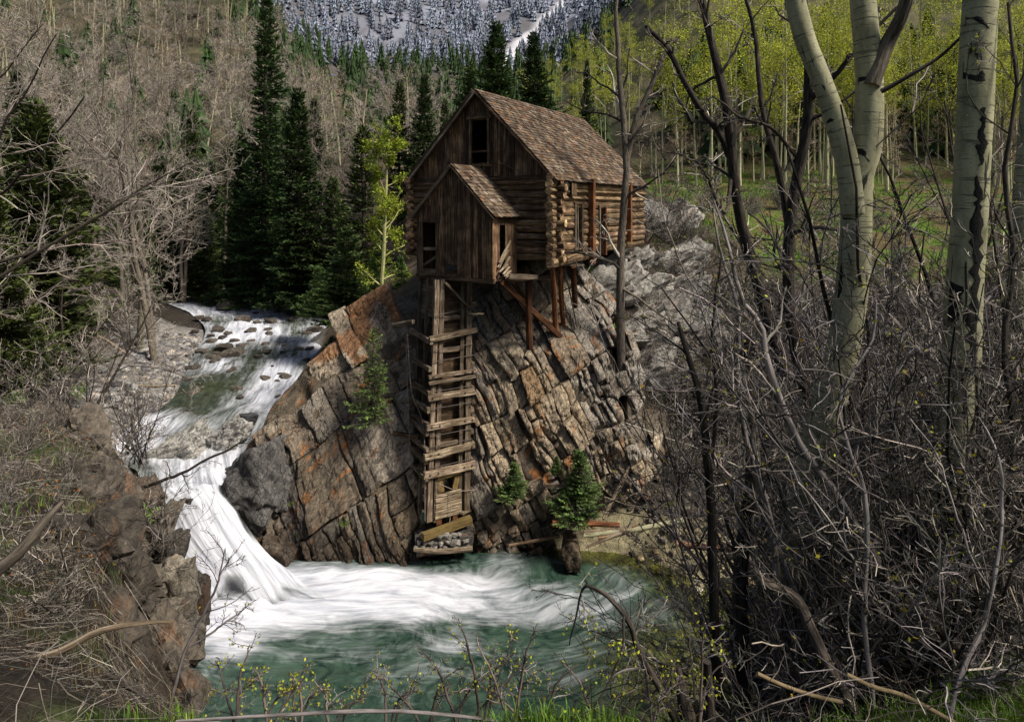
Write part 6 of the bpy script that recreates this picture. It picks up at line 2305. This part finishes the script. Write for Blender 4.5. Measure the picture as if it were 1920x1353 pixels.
stem_tree('bare_tree', 'dark grey leafless tree in front of the right end of the mill', 'bare tree', [
    ([(1168, 700, 29.6), (1163, 540, 29.5), (1168, 420, 29.4), (1176, 300, 29.3), (1166, 160, 29.2), (1158, 40, 29.2), (1162, -40, 29.2)], [22, 20, 18, 16, 13, 10, 7]),
    ([(1176, 300, 29.3), (1188, 240, 29.2), (1215, 170, 29.2), (1240, 110, 29.1), (1270, 70, 29.1)], [16, 14, 12, 9, 5]),
    ([(1163, 540, 29.5), (1196, 560, 29.0), (1250, 590, 28.4), (1300, 640, 28.2)], [7, 6, 5, 3])], 'bark', 501, (12, 7, 5), 0.25, 0.012, 0, 1.1)
stem_tree('bare_tree', 'black leafless tree with a crooked limb, left of the forked aspen', 'bare tree', [
    ([(1520, 760, 8.0), (1490, 640, 8.0), (1478, 520, 8.0), (1482, 410, 7.9), (1500, 300, 7.8), (1512, 210, 7.7), (1512, 100, 7.6), (1500, -30, 7.6)], [32, 30, 28, 27, 24, 24, 20, 16]),
    ([(1480, 440, 8.0), (1462, 330, 8.0), (1440, 240, 8.1), (1424, 150, 8.1), (1420, 60, 8.2), (1400, -20, 8.2)], [17, 16, 14, 13, 10, 8]),
    ([(1512, 190, 7.7), (1545, 165, 7.5), (1590, 110, 7.3), (1640, 50, 7.2), (1690, 0, 7.1)], [15, 13, 11, 9, 6]),
    ([(1500, 300, 7.8), (1450, 240, 7.7), (1390, 215, 7.6), (1340, 180, 7.6)], [10, 8, 6, 3])], 'darkbark', 502, (8, 6, 4), 0.25, 0.006, 60, 1.0)
stem_tree('bare_tree', 'dark leafless tree with a stub limb reaching left over the hillside aspens', 'bare tree', [
    ([(1470, 700, 9.5), (1420, 540, 9.5), (1392, 430, 9.4), (1375, 330, 9.3), (1366, 220, 9.2), (1348, 120, 9.2), (1330, 30, 9.2), (1318, -30, 9.2)], [30, 27, 26, 24, 24, 20, 18, 14]),
    ([(1370, 300, 9.3), (1340, 240, 9.2), (1290, 170, 9.1), (1250, 80, 9.0), (1206, 36, 9.0)], [17, 15, 15, 13, 11]),
    ([(1368, 330, 9.3), (1352, 400, 9.0), (1320, 330, 8.9), (1296, 300, 8.9), (1230, 280, 8.8)], [10, 9, 7, 5, 3])], 'darkbark', 503, (9, 6, 4), 0.25, 0.006, 50, 1.0)
stem_tree('bare_tree', 'upright dark trunk at the right edge of the pool, nearest the water', 'bare tree', [
    ([(1350, 1330, 5.6), (1342, 1200, 5.6), (1336, 1050, 5.6), (1334, 920, 5.6), (1322, 800, 5.6), (1300, 690, 5.7), (1270, 600, 5.8)], [24, 24, 23, 21, 19, 15, 9]),
    ([(1334, 860, 5.6), (1345, 760, 5.5), (1336, 640, 5.5), (1350, 500, 5.5)], [10, 9, 7, 4])], 'darkbark', 504, (7, 5, 3), 0.25, 0.004, 60, 0.8)
stem_tree('bare_tree', 'thick dark trunk with ridged bark just right of the upright trunk by the pool', 'bare tree', [
    ([(1392, 1330, 6.3), (1386, 1200, 6.3), (1386, 1060, 6.3), (1404, 940, 6.3), (1410, 800, 6.3), (1402, 640, 6.4)], [38, 36, 36, 30, 24, 16])], 'darkbark', 505, (8, 6, 3), 0.25, 0.004, 40, 0.9)
stem_tree('bare_tree', 'smooth grey stem curving up left through the middle of the thicket', 'bare tree', [
    ([(1740, 1230, 5.0), (1650, 1060, 5.1), (1560, 920, 5.2), (1508, 850, 5.2), (1470, 770, 5.3), (1440, 690, 5.3), (1425, 610, 5.4), (1390, 560, 5.4), (1368, 460, 5.5), (1340, 380, 5.6)], [24, 22, 20, 19, 18, 17, 14, 11, 8, 4])], 'stem', 506, (10, 6, 4), 0.22, 0.0035, 40, 0.85)
stem_tree('bare_tree', 'pale grey stem arching from the upright dark trunk up past the cliff', 'bare tree', [
    ([(1455, 1230, 5.6), (1452, 1040, 5.6), (1420, 900, 5.7), (1398, 820, 5.7), (1382, 700, 5.8), (1384, 580, 5.8), (1352, 480, 5.9), (1335, 380, 6.0)], [18, 17, 16, 14, 12, 10, 7, 4])], 'stem', 507, (10, 6, 4), 0.25, 0.0035, 40, 0.9)
stem_tree('bare_tree', 'thick leaning trunk crossing the lower right corner from bottom right', 'bare tree', [
    ([(1930, 1400, 4.6), (1850, 1290, 4.7), (1790, 1215, 4.8), (1740, 1160, 4.9), (1690, 1130, 5.0), (1650, 1080, 5.1)], [36, 34, 32, 28, 26, 20])], 'bark', 508, (7, 6, 4), 0.4, 0.0035, 30, 0.65)
stem_tree('sawn_branch', 'sawn off pale ended stem slanting down right in the lower thicket', 'cut branch', [
    ([(1412, 1068, 4.8), (1440, 1096, 4.75), (1488, 1124, 4.7), (1520, 1180, 4.6), (1550, 1240, 4.5), (1600, 1330, 4.4), (1640, 1400, 4.3)], [17, 19, 20, 20, 19, 18, 18])], 'darkbark', 509, (5, 4), 0.3, 0.003, 0, 2.0)
stem_tree('bare_tree', 'winding light grey stem rising beside the carved aspen', 'bare tree', [
    ([(1640, 1390, 4.4), (1632, 1270, 4.4), (1618, 1150, 4.5), (1626, 1000, 4.5), (1616, 900, 4.6), (1592, 830, 4.6), (1576, 740, 4.7), (1640, 640, 4.8), (1650, 560, 4.8)], [13, 13, 12, 12, 11, 9, 8, 7, 4])], 'stem', 510, (9, 6, 4), 0.22, 0.003, 40, 1.25)
stem_tree('bare_tree', 'slim grey stem crossing up right behind the carved aspen', 'bare tree', [
    ([(1470, 1090, 5.9), (1520, 1000, 5.9), (1560, 930, 5.9), (1600, 850, 5.9), (1680, 760, 6.0), (1790, 650, 6.1), (1860, 560, 6.2)], [15, 15, 14, 13, 12, 10, 7])], 'stem', 511, (8, 6, 4), 0.22, 0.0035, 30, 0.8)
stem_tree('bare_tree', 'dark crooked stem in front of the aspen at the right edge', 'bare tree', [
    ([(1880, 1330, 5.0), (1862, 1150, 5.1), (1880, 980, 5.1), (1896, 800, 5.1), (1880, 640, 5.2), (1900, 480, 5.2), (1884, 330, 5.3), (1905, 160, 5.3), (1890, 0, 5.4)], [18, 17, 16, 15, 14, 12, 11, 9, 6])], 'darkbark', 512, (11, 6, 4), 0.2, 0.0035, 120, 1.0)
stem_tree('bare_tree', 'pale forked stem in the lower right corner', 'bare tree', [
    ([(1770, 1400, 4.0), (1800, 1270, 4.1), (1842, 1180, 4.2), (1866, 1080, 4.2), (1880, 960, 4.3), (1870, 860, 4.3), (1830, 780, 4.4)], [13, 12, 11, 10, 8, 7, 4]),
    ([(1862, 1120, 4.2), (1820, 1050, 4.2), (1790, 960, 4.3), (1760, 860, 4.3), (1700, 780, 4.4)], [7, 6, 5, 4, 2])], 'stem', 513, (8, 6, 4), 0.25, 0.003, 40, 1.2)
pole('cut_pole', 'peeled yellow cut pole low in the thicket, left of the pair', [(1420, 1262, 4.2), (1470, 1285, 4.2), (1530, 1305, 4.15), (1580, 1316, 4.1)], (7, 8), M['cut'], 0.5, 'cut branch')
pole('cut_pole', 'peeled yellow cut pole low in the thicket, right of the pair', [(1588, 1264, 4.1), (1640, 1288, 4.05), (1700, 1306, 4.0), (1800, 1360, 3.9)], (8, 9), M['cut'], 0.5, 'cut branch')
pole('broken_stump', 'dark broken stump of three splinters at the pool edge', [(1290, 1345, 4.1), (1280, 1300, 4.15), (1272, 1250, 4.2)], (30, 22, 8), M['darkbark'], 1.0, 'stump')
pole('broken_stump', 'short dark stump beside the upright trunk by the pool', [(1330, 1345, 4.2), (1328, 1290, 4.2), (1326, 1240, 4.2)], (24, 20, 14), M['darkbark'], 1.0, 'stump')

# sapling that bends over the pool, hung with yellow buds
stem_tree('budding_sapling', 'dark sapling bent over the pool with small yellow buds', 'sapling', [
    ([(1275, 1370, 4.3), (1240, 1290, 4.3), (1206, 1225, 4.3), (1185, 1170, 4.3), (1150, 1130, 4.3), (1105, 1100, 4.35), (1090, 1120, 4.4), (1080, 1180, 4.4), (1072, 1210, 4.45)], [15, 13, 12, 10, 8, 6, 4, 3, 2]),
    ([(1170, 1150, 4.3), (1165, 1210, 4.25), (1140, 1270, 4.2), (1100, 1330, 4.1), (1080, 1360, 4.1)], [5, 5, 4, 3, 2])], 'darkbark', 520, (9, 4, 3), 0.24, 0.0018, 300, 1.2, 'stem', None, 0.022)
for k, (px, py, lean, h, lv) in enumerate([(1310, 1350, 10, 190, 170), (1225, 1360, -20, 130, 110), (960, 1352, 40, 180, 60), (905, 1345, -40, 190, 110), (860, 1352, -90, 150, 90), (730, 1360, -30, 110, 80), (800, 1370, 60, 120, 70), (500, 1362, -30, 110, 130), (560, 1365, 10, 120, 110), (440, 1352, 30, 150, 120), (620, 1370, -40, 90, 90), (1010, 1365, 80, 130, 50), (1130, 1368, -80, 120, 60)]):
    Y = 3.9 + 0.08 * k % 0.5
    stem_tree('budding_shrub', ['thin budding shrub at the pool edge, right of the bent sapling', 'budding shrub at the foot of the bent sapling', 'reddish twigged shrub at the bottom centre, right of the grass tuft', 'budding shrub rising from the grass tuft at bottom centre', 'arched budding shrub left of the grass tuft at bottom centre', 'low budding shrub at the bottom edge in front of the dark pool', 'lowest budding shrub at the left of the grass tuft', 'yellow budding shrub at the bottom, left of the dark pool water', 'yellow budding shrub at the bottom, second from the left bank', 'yellow budding shrub under the foot of the waterfall', 'tiny budding shrub at the bottom edge between the yellow shrubs and the grass', 'thin shrub sprig at the bottom, right of the reddish shrub', 'thin shrub sprig at the bottom, left of the bent sapling'][k], 'shrub',
              [([(px, py + 30, Y), (px + lean * 0.3, py - h * 0.35, Y), (px + lean * 0.5, py - h * 0.7, Y), (px + lean, py - h, Y)], [6, 5, 4, 2]),
               ([(px + 5, py + 30, Y), (px - lean * 0.6, py - h * 0.3, Y), (px - lean * 1.2, py - h * 0.6, Y), (px - lean * 1.5, py - h * 0.8, Y)], [5, 4, 3, 2]),
               ([(px, py + 30, Y), (px + 12, py - h * 0.3, Y + 0.1), (px + 30, py - h * 0.5, Y + 0.1), (px + 60, py - h * 0.62, Y + 0.1)], [4, 4, 3, 2])], 'stem', 530 + k, (8, 4, 3), 0.30, 0.0016, lv, np.array([0.75, 0.65, 0.6]), 'stem', (0.95, 0.9, 0.8), 0.021)


# ---------------------------------------------------------------- thicket shrubs as copies
def shrub_meshes(seed, H, stems=8, fan=0.55, levels=(8, 6, 4), mat='stem', rmin=0.004, twig='twig', leaves=0, r0=0.0085):
    rg = np.random.default_rng(seed)
    n = 12
    az = rg.uniform(0, 6.28, stems)
    tl = rg.uniform(0.1, 1, stems) * fan
    d0 = np.stack([np.cos(az) * np.sin(tl), np.sin(az) * np.sin(tl), np.cos(tl)], -1)
    dd = nrm_(d0[:, None] + np.cumsum(rg.normal(size=(stems, n - 1, 3)) * 0.10, 1))
    L = H * rg.uniform(0.55, 1.05, stems)
    p = np.concatenate([rg.normal(size=(stems, 1, 3)) * [0.12, 0.12, 0], np.zeros((stems, 0, 3))], 1)
    p = np.concatenate([p, p + np.cumsum(dd * (L / (n - 1))[:, None, None], 1)], 1)
    r = np.linspace(1, 0.2, n)[None] * (r0 * H * rg.uniform(0.5, 1.1, stems))[:, None]
    a, b = MB(), MB()
    tubes(a, p, r, 6, rtint(rg, stems, 0.15, 1.3, 0.04, 1.7), rng=rg, rough=0.06)
    ends = p, r
    for k, mm in enumerate(levels):
        p, r = grow(rg, p, r, mm, 0.34 if k == 0 else 0.5, 0.7, 8 if k == 0 else 5, 0.19, 0.10, 0.55, 0.15, 1.0, rmin * (1.5, 1.0, 0.75)[k])
        tubes(b, p, r, 4 if k == 0 else 3, rtint(rg, len(p), 0.12, 2.0, 0.05, 2.3), rng=rg)
    out = [a.mesh('shrub_stems', M[mat], True), b.mesh('shrub_twigs', M[twig])]
    if leaves:
        lf = MB()
        bi = rg.integers(0, len(p), leaves)
        c = p[bi, rg.integers(1, 5, leaves)]
        diamonds(lf, rg, c, rg.normal(size=(leaves, 3)), 0.024, 0.018, rtint(rg, leaves, 0.5, 1.2, 0.2) * np.array([1.1, 0.8, 0.7]))
        out.append(lf.mesh('shrub_leaves', M['leaf']))
    return out


SH = [shrub_meshes(600, 5.0, 8, 0.5, (9, 6, 4), 'stem', 0.0042, 'twig', 130), shrub_meshes(601, 5.0, 7, 0.7, (9, 6, 4), 'darkbark', 0.0042, 'twig', 90), shrub_meshes(602, 5.0, 9, 0.6, (8, 6, 4), 'stem', 0.004, 'stem', 90),
      ]
SHF = [shrub_meshes(610 + k, 4.0, 9, 0.85, (9, 6, 4), 'stem', 0.010, 'twig') for k in range(2)]


def scatter_shrubs(n, pxr, Yr, hr, meshes, H0, label, group, sink=0.2, cond=None, tilt=0.12, lean=0.0, name='bare_shrub'):
    c = 0
    while c < n:
        px, Y = rng.uniform(*pxr), rng.uniform(*Yr)
        if cond is not None and not cond(px, Y):
            continue
        x, y, z = at(px, Y, sink)
        if z < -0.3:
            continue
        s = rng.uniform(*hr) / H0
        plant_tree(name, label, 'sapling' if 'sapling' in name else 'shrub', meshes[rng.integers(len(meshes))], (x, y, z), s, rng.uniform(0, 6.28), group, ('stems', 'twigs', 'leaves'), (rng.normal() * tilt, rng.normal() * tilt + lean))
        c += 1


scatter_shrubs(20, (1600, 2080), (5.2, 8.0), (2.6, 4.4), SH, 5.0, 'grey tangled bare shrub close by in the thicket on the right', 'near bare shrubs of the right thicket')
scatter_shrubs(40, (1330, 2050), (8.0, 16.0), (4.0, 7.5), SH, 5.0, 'tall bare shrub deeper in the thicket on the right', 'tall bare shrubs of the right thicket', cond=lambda px, Y: px > 1560 - (Y - 8) * 6)
scatter_shrubs(55, (1215, 2000), (28.0, 37.0), (2.2, 5.0), SHF, 4.0, 'bare shrub on the dark slope between the cliff and the meadow', 'bare shrubs on the slope right of the cliff', cond=lambda px, Y: px > 1225 + max(0, 31 - Y) * 18)
scatter_shrubs(40, (1200, 2000), (36.0, 56.0), (2.0, 4.8), SHF, 4.0, 'bare shrub at the lower rim of the green meadow', 'bare shrubs at the rim of the meadow')
scatter_shrubs(14, (-40, 330), (38.0, 58.0), (1.5, 3.2), SHF, 4.0, 'low bare shrub on the dark slope of the left bank', 'bare shrubs on the dark left slope', cond=lambda px, Y: riv_d(np.array((px - 960) / F * Y), np.array(Y)) > 3.5)
scatter_shrubs(6, (330, 640), (66.0, 84.0), (2.0, 4.0), SHF, 4.0, 'bare shrub at the far bend of the river', 'bare shrubs at the far river bend')

SHT = [shrub_meshes(640 + k, 3.0, 9, 0.6, (9, 6, 4), 'stem', 0.0028, ('twig', 'stem')[k], 60, 0.0045) for k in range(2)]
scatter_shrubs(64, (1390, 2060), (4.9, 11.0), (2.0, 5.2), SHT, 3.0, 'fine twigged bare shrub filling the gaps between the near stems on the right', 'fine twigged shrubs of the right thicket', tilt=0.2, cond=lambda px, Y: px > 1470 + 14 * (11 - Y))
scatter_shrubs(18, (1190, 1420), (31.5, 42.0), (1.8, 3.8), SHF, 4.0, 'bare shrub growing over the pale rock outcrop right of the mill', 'bare shrubs over the pale outcrop')
SHU = [shrub_meshes(650 + k, 7.0, 3, 0.22, (12, 5, 3), 'darkbark', 0.005, ('stem', 'twig')[k], 40, 0.0062) for k in range(2)]
scatter_shrubs(40, (1360, 2060), (7.5, 17.0), (5.5, 10.0), SHU, 7.0, 'tall thin dark bare sapling standing upright in the right thicket', 'tall thin saplings of the right thicket', tilt=0.08, cond=lambda px, Y: px > 1440 - (Y - 8) * 6, name='bare_sapling')
# left bank shrubs
LS = [shrub_meshes(620 + k, 3.0, 12, 0.75, (7, 5, 3), 'stem' if k else 'darkbark', 0.0055, 'twig') for k in range(2)]
for px, py, Y, s, tlt, lab in [(165, 855, 17.5, 1.25, 0.45, 'large fan shaped bare bush on the left bank above the rusty rock'), (100, 760, 20.5, 0.95, 0.0, 'pale stemmed bare shrub behind the fan shaped bush'), (268, 870, 17.2, 0.95, 0.1, 'upright bare bush at the brink left of the waterfall'),
                               (235, 850, 18.2, 0.9, -0.1, 'bare bush between the fan shaped bush and the brink'), (40, 800, 18.0, 0.8, 0.1, 'low bare bush at the left edge on the mossy bank'), (60, 900, 13.0, 0.6, 0.2, 'bare bush left of the rusty rock'),
                               (300, 1010, 14.8, 0.7, 0.3, 'drooping bare bush on the rocks opposite the falls'), (230, 1080, 11.5, 0.6, 0.4, 'bare bush below the rusty rock on the left bank')]:
    plant_tree('bare_bush', lab, 'bush', LS[rng.integers(2)], tuple(P(px, py, Y)), s, rng.uniform(0, 6.28), None, ('stems', 'twigs'), (0.1, tlt))
scatter_shrubs(20, (-60, 330), (5.5, 15.0), (0.6, 1.3), LS, 3.0, 'low tangle of bare grey twigs covering the left foreground bank', 'low twig tangles of the left bank', sink=0.1, tilt=0.5, cond=lambda px, Y: edge_dist(np.array((px - 960) / F * Y), np.array(Y)) < 0.1)
stem_tree('thin_sapling', 'thin sapling with fine buds in front of the foot of the waterfall', 'sapling', [
    ([(310, 1340, 7.0), (350, 1220, 7.0), (385, 1150, 7.0), (410, 1090, 7.0), (425, 1030, 7.0)], [7, 6, 5, 4, 2]), ([(355, 1210, 7.0), (400, 1180, 7.0), (440, 1150, 7.0), (466, 1130, 7.0)], [4, 4, 3, 1])], 'stem', 560, (9, 5, 3), 0.35, 0.003, 40, 1.0, 'stem', (0.6, 0.5, 0.5), 0.025)
stem_tree('dead_branch', 'thin dead branch reaching from the left brink across the top of the falls', 'branch', [
    ([(230, 935, 15.0), (300, 905, 15.0), (360, 880, 15.0), (420, 850, 15.0), (450, 830, 15.0)], [7, 6, 5, 4, 2])], 'darkbark', 561, (6, 4), 0.3, 0.004, 0, 0.9, 'darkbark')
pole('broken_branch', 'thick broken branch with a pale tip pointing up right at the left edge', [(-20, 1080, 5.0), (40, 1030, 5.1), (80, 980, 5.2), (118, 940, 5.3)], (26, 22, 18, 7), M['bark'], 0.8, 'branch')
pole('fallen_branch', 'long weathered pale branch lying across the lower left bank', [(-20, 1250, 4.8), (100, 1225, 4.8), (180, 1185, 4.9), (260, 1168, 5.0), (320, 1165, 5.1)], (15, 14, 12, 8, 4), M['timber'], 0.95, 'branch')
pole('fallen_branch', 'dark curved branch arching down to the bottom edge at the left', [(195, 1262, 4.6), (240, 1285, 4.5), (275, 1310, 4.4), (296, 1365, 4.3)], (8, 11, 12, 12), M['darkbark'], 1.0, 'branch')
pole('fallen_branch', 'short pale splintered log at the bottom left', [(130, 1306, 4.5), (210, 1302, 4.6)], (9, 5), M['cut'], 0.9, 'branch')
pole('fallen_branch', 'thin grey branch along the very bottom edge', [(330, 1352, 3.7), (520, 1340, 3.7), (720, 1332, 3.7), (900, 1346, 3.7), (960, 1362, 3.7)], (5, 6, 7, 6, 4), M['stem'], 1.1, 'branch')
pole('dead_stub', 'grey upright dead stub in the brush of the left bank', [(74, 1082, 9.0), (76, 1030, 9.0), (74, 985, 9.0)], (11, 9, 6), M['timber'], 0.9, 'stump')
pole('fallen_branch', 'pale fallen branch on the dark slope above the gravel bar', [(163, 622, 37.0), (200, 638, 36.5), (238, 664, 36.0)], (5, 5, 3), M['timber'], 1.6, 'branch')
pole('fallen_branch', 'grey driftwood stick on the gravel bar', [(262, 722, 37.5), (295, 724, 37.2), (330, 722, 37.0)], (4, 4, 3), M['timber'], 1.7, 'branch')

for k, (px, py, Y, n_, s_, lab) in enumerate([(646, 982, 27.15, 60, 0.22, 'small bright green tuft on the dark rock above the pool'), (545, 945, 27.5, 40, 0.18, 'tiny yellowish tuft in a crack right of the dark mottled boulder'),
                                              (1098, 505, 33.4, 90, 0.45, 'green plant on the rock just under the right end of the sill log'), (1120, 560, 32.4, 90, 0.45, 'green plant on the rock left of the dark tree, lower down'),
                                              (1142, 615, 31.4, 80, 0.40, 'green plant on the rock ledge beside the foot of the dark tree'), (1090, 640, 30.6, 50, 0.30, 'mossy tuft on the ledge under the leaning grey plank'),
                                              (150, 735, 20.2, 90, 0.30, 'bright green leafy clump on the mossy top of the left bank'), (30, 750, 19.5, 120, 0.40, 'yellow green clump at the left edge on the mossy bank'), (288, 968, 16.2, 130, 0.35, 'green hanging moss beside the lip of the falls'),
                                              (240, 1070, 12.5, 90, 0.22, 'green stalks in the brush of the left bank')]):
    c_ = P(px, py, Y)
    mb = MB()
    d_ = nrm_(rng.normal(size=(n_, 3)) * [1, 1, 0.5] + [0, -0.2, 0.8])
    diamonds(mb, rng, rng.normal(size=(n_, 3)) * s_ * [0.5, 0.25, 0.3], d_, s_ * rng.uniform(0.25, 0.7, n_), s_ * 0.12, rtint(rng, n_, 0.5, 1.6, 0.15))
    o = mb.build('green_tuft', M['grass'], label=lab, category='plant', kind=None)
    o.location = tuple(c_)

# ---------------------------------------------------------------- ground cover
def ground_points(n, xr, yr, cond=None):
    x, y = rng.uniform(*xr, n), rng.uniform(*yr, n)
    if cond is not None:
        k = cond(x, y)
        x, y = x[k], y[k]
    return x, y, ground_z(x, y)


def litter(name, n, xr, yr, cond, L, r, mat, lift=0.06, ti=(0.5, 1.4), npt=5, wob=0.35):
    x, y, z = ground_points(n, xr, yr, cond)
    B = len(x)
    az = rng.uniform(0, 6.28, B)
    el = rng.normal(size=B) * 0.22 + 0.08
    d = np.stack([np.cos(az) * np.cos(el), np.sin(az) * np.cos(el), np.sin(el)], -1)
    dd = nrm_(d[:, None] + np.cumsum(rng.normal(size=(B, npt - 1, 3)) * wob * 0.5, 1))
    ln = rng.uniform(L[0], L[1], B)
    p = np.stack([x, y, z + lift], -1)[:, None] + np.concatenate([np.zeros((B, 1, 3)), np.cumsum(dd * (ln / (npt - 1))[:, None, None], 1)], 1)
    g_ = ground_z(p[..., 0], p[..., 1])
    p[..., 2] = np.maximum(p[..., 2] * 0.5 + (g_ + lift) * 0.5, g_ + 0.01) + rng.uniform(0, lift, (B, 1))
    mb = MB()
    tubes(mb, p, (r * np.clip(y / 11.0, 0.45, 1.6) * rng.uniform(0.5, 1.5, B))[:, None] * np.linspace(1, 0.5, npt)[None], 3, rtint(rng, B, ti[0] * 0.4, ti[1] * 1.15, 0.06, 2.0), rng=rng)
    mb.build(name, M[mat], kind='stuff')


near_ok = lambda x, y: (edge_dist(x, y) < 0.7)
litter('twig_litter', 7500, (-15, -0.5), (2.8, 20), near_ok, (0.2, 0.95), 0.005, 'twig', 0.10, (0.35, 1.0), wob=0.8, npt=5)
litter('twig_litter', 2500, (0.5, 9), (3.2, 12), lambda x, y: edge_dist(x, y) < 5, (0.3, 1.2), 0.006, 'twig', 0.12, (0.35, 1.0))
litter('twig_litter', 3000, (6.5, 24), (27.6, 42), lambda x, y: x / y > 0.21, (0.6, 2.0), 0.009, 'twig', 0.25, (0.4, 1.4))
litter('twig_litter', 2400, (-48, -19), (33, 62), lambda x, y: riv_d(x, y) > 3.0, (0.6, 2.2), 0.010, 'twig', 0.15, (0.3, 1.1))


def blades(name, n, xr, yr, cond, h, w, tintr, mat='grass', clump=0.6, thr=0.0):
    x, y, z = ground_points(n, xr, yr, cond)
    k = fbm(np.stack([x * clump, y * clump, x * 0], -1), 3, 91) > thr
    x, y, z = x[k], y[k], z[k]
    B = len(x)
    hh = rng.uniform(h[0], h[1], B)
    az = rng.uniform(0, 6.28, B)
    ben = rng.uniform(0.1, 0.8, B)
    dx = np.stack([np.cos(az), np.sin(az), 0 * az], -1)
    sx = np.stack([-np.sin(az), np.cos(az), 0 * az], -1) * (w * rng.uniform(0.6, 1.3, B))[:, None]
    p0 = np.stack([x, y, z - 0.01], -1)
    p1 = p0 + dx * (ben * hh * 0.25)[:, None] + np.array([0, 0, 1.0]) * (hh * 0.6)[:, None]
    p2 = p0 + dx * (ben * hh * 0.8)[:, None] + np.array([0, 0, 1.0]) * (hh * (1 - 0.3 * ben))[:, None]
    V = np.stack([p0 - sx, p0 + sx, p1 + sx * 0.7, p1 - sx * 0.7, p2], 1)
    b = (np.arange(B) * 5)[:, None]
    mb = MB()
    mb.add(V.reshape(-1, 3), b + np.array([[0, 1, 2, 3]]), b + np.array([[3, 2, 4]]), tint=np.repeat(rtint(rng, B, tintr[0], tintr[1], 0.15), 5, 0))
    mb.build(name, M[mat], kind='stuff')


blades('grass', 26000, (0.6, 6.5), (3.0, 6.6), lambda x, y: edge_dist(x, y) < 0.9, (0.04, 0.16), 0.004, (0.5, 1.5), thr=-0.35)
blades('grass', 9000, (-2.2, 0.7), (3.0, 4.4), lambda x, y: edge_dist(x, y) < 0.3, (0.04, 0.15), 0.004, (0.6, 1.6), thr=-0.2)
blades('grass', 26000, (-16, -2), (3.0, 22), lambda x, y: edge_dist(x, y) < 0.4, (0.04, 0.20), 0.006, (0.4, 1.6), thr=0.02)
blades('meadow_grass', 30000, (13, 46), (40, 92), None, (0.12, 0.4), 0.03, (0.5, 1.5), clump=0.3, thr=0.05)
blades('outcrop_herbs', 7000, (4.5, 15), (31, 48), None, (0.1, 0.4), 0.03, (0.4, 1.3), clump=0.5, thr=0.12)
blades('dry_grass', 20000, (-16, -1.5), (2.8, 22), near_ok, (0.06, 0.30), 0.005, (0.3, 1.4), 'straw', 0.7, -0.25)
blades('dry_grass', 9000, (1, 9), (3.2, 12), lambda x, y: edge_dist(x, y) < 4, (0.06, 0.25), 0.005, (0.2, 1.0), 'straw', 0.7, -0.1)
blades('dry_grass', 9000, (-5.2, -1.0), (2.8, 7.5), near_ok, (0.04, 0.20), 0.003, (0.3, 1.5), 'straw', 0.9, -0.3)
litter('twig_litter', 2600, (-5.2, -1.0), (2.7, 7.5), near_ok, (0.12, 0.6), 0.006, 'twig', 0.07, (0.35, 1.0), wob=0.9)
blades('grass', 5000, (-5.2, -1.0), (2.8, 7.0), near_ok, (0.04, 0.14), 0.003, (0.5, 1.5), thr=0.15)
# rusty dead leaves caught in the brush
x, y, z = ground_points(9000, (-14, -1), (3, 18), near_ok)
k = fbm(np.stack([x * 0.8, y * 0.8, x * 0], -1), 2, 95) > 0.25
x, y, z = x[k], y[k], z[k]
mb = MB()
diamonds(mb, rng, np.stack([x, y, z + rng.uniform(0.02, 0.35, len(x))], -1), rng.normal(size=(len(x), 3)), 0.0045 * np.clip(y, 4, 12), 0.003 * np.clip(y, 4, 12), rtint(rng, len(x), 0.3, 1.0, 0.15) * np.array([0.9, 0.32, 0.5]))
mb.build('dead_leaves', M['leaf'], kind='stuff')
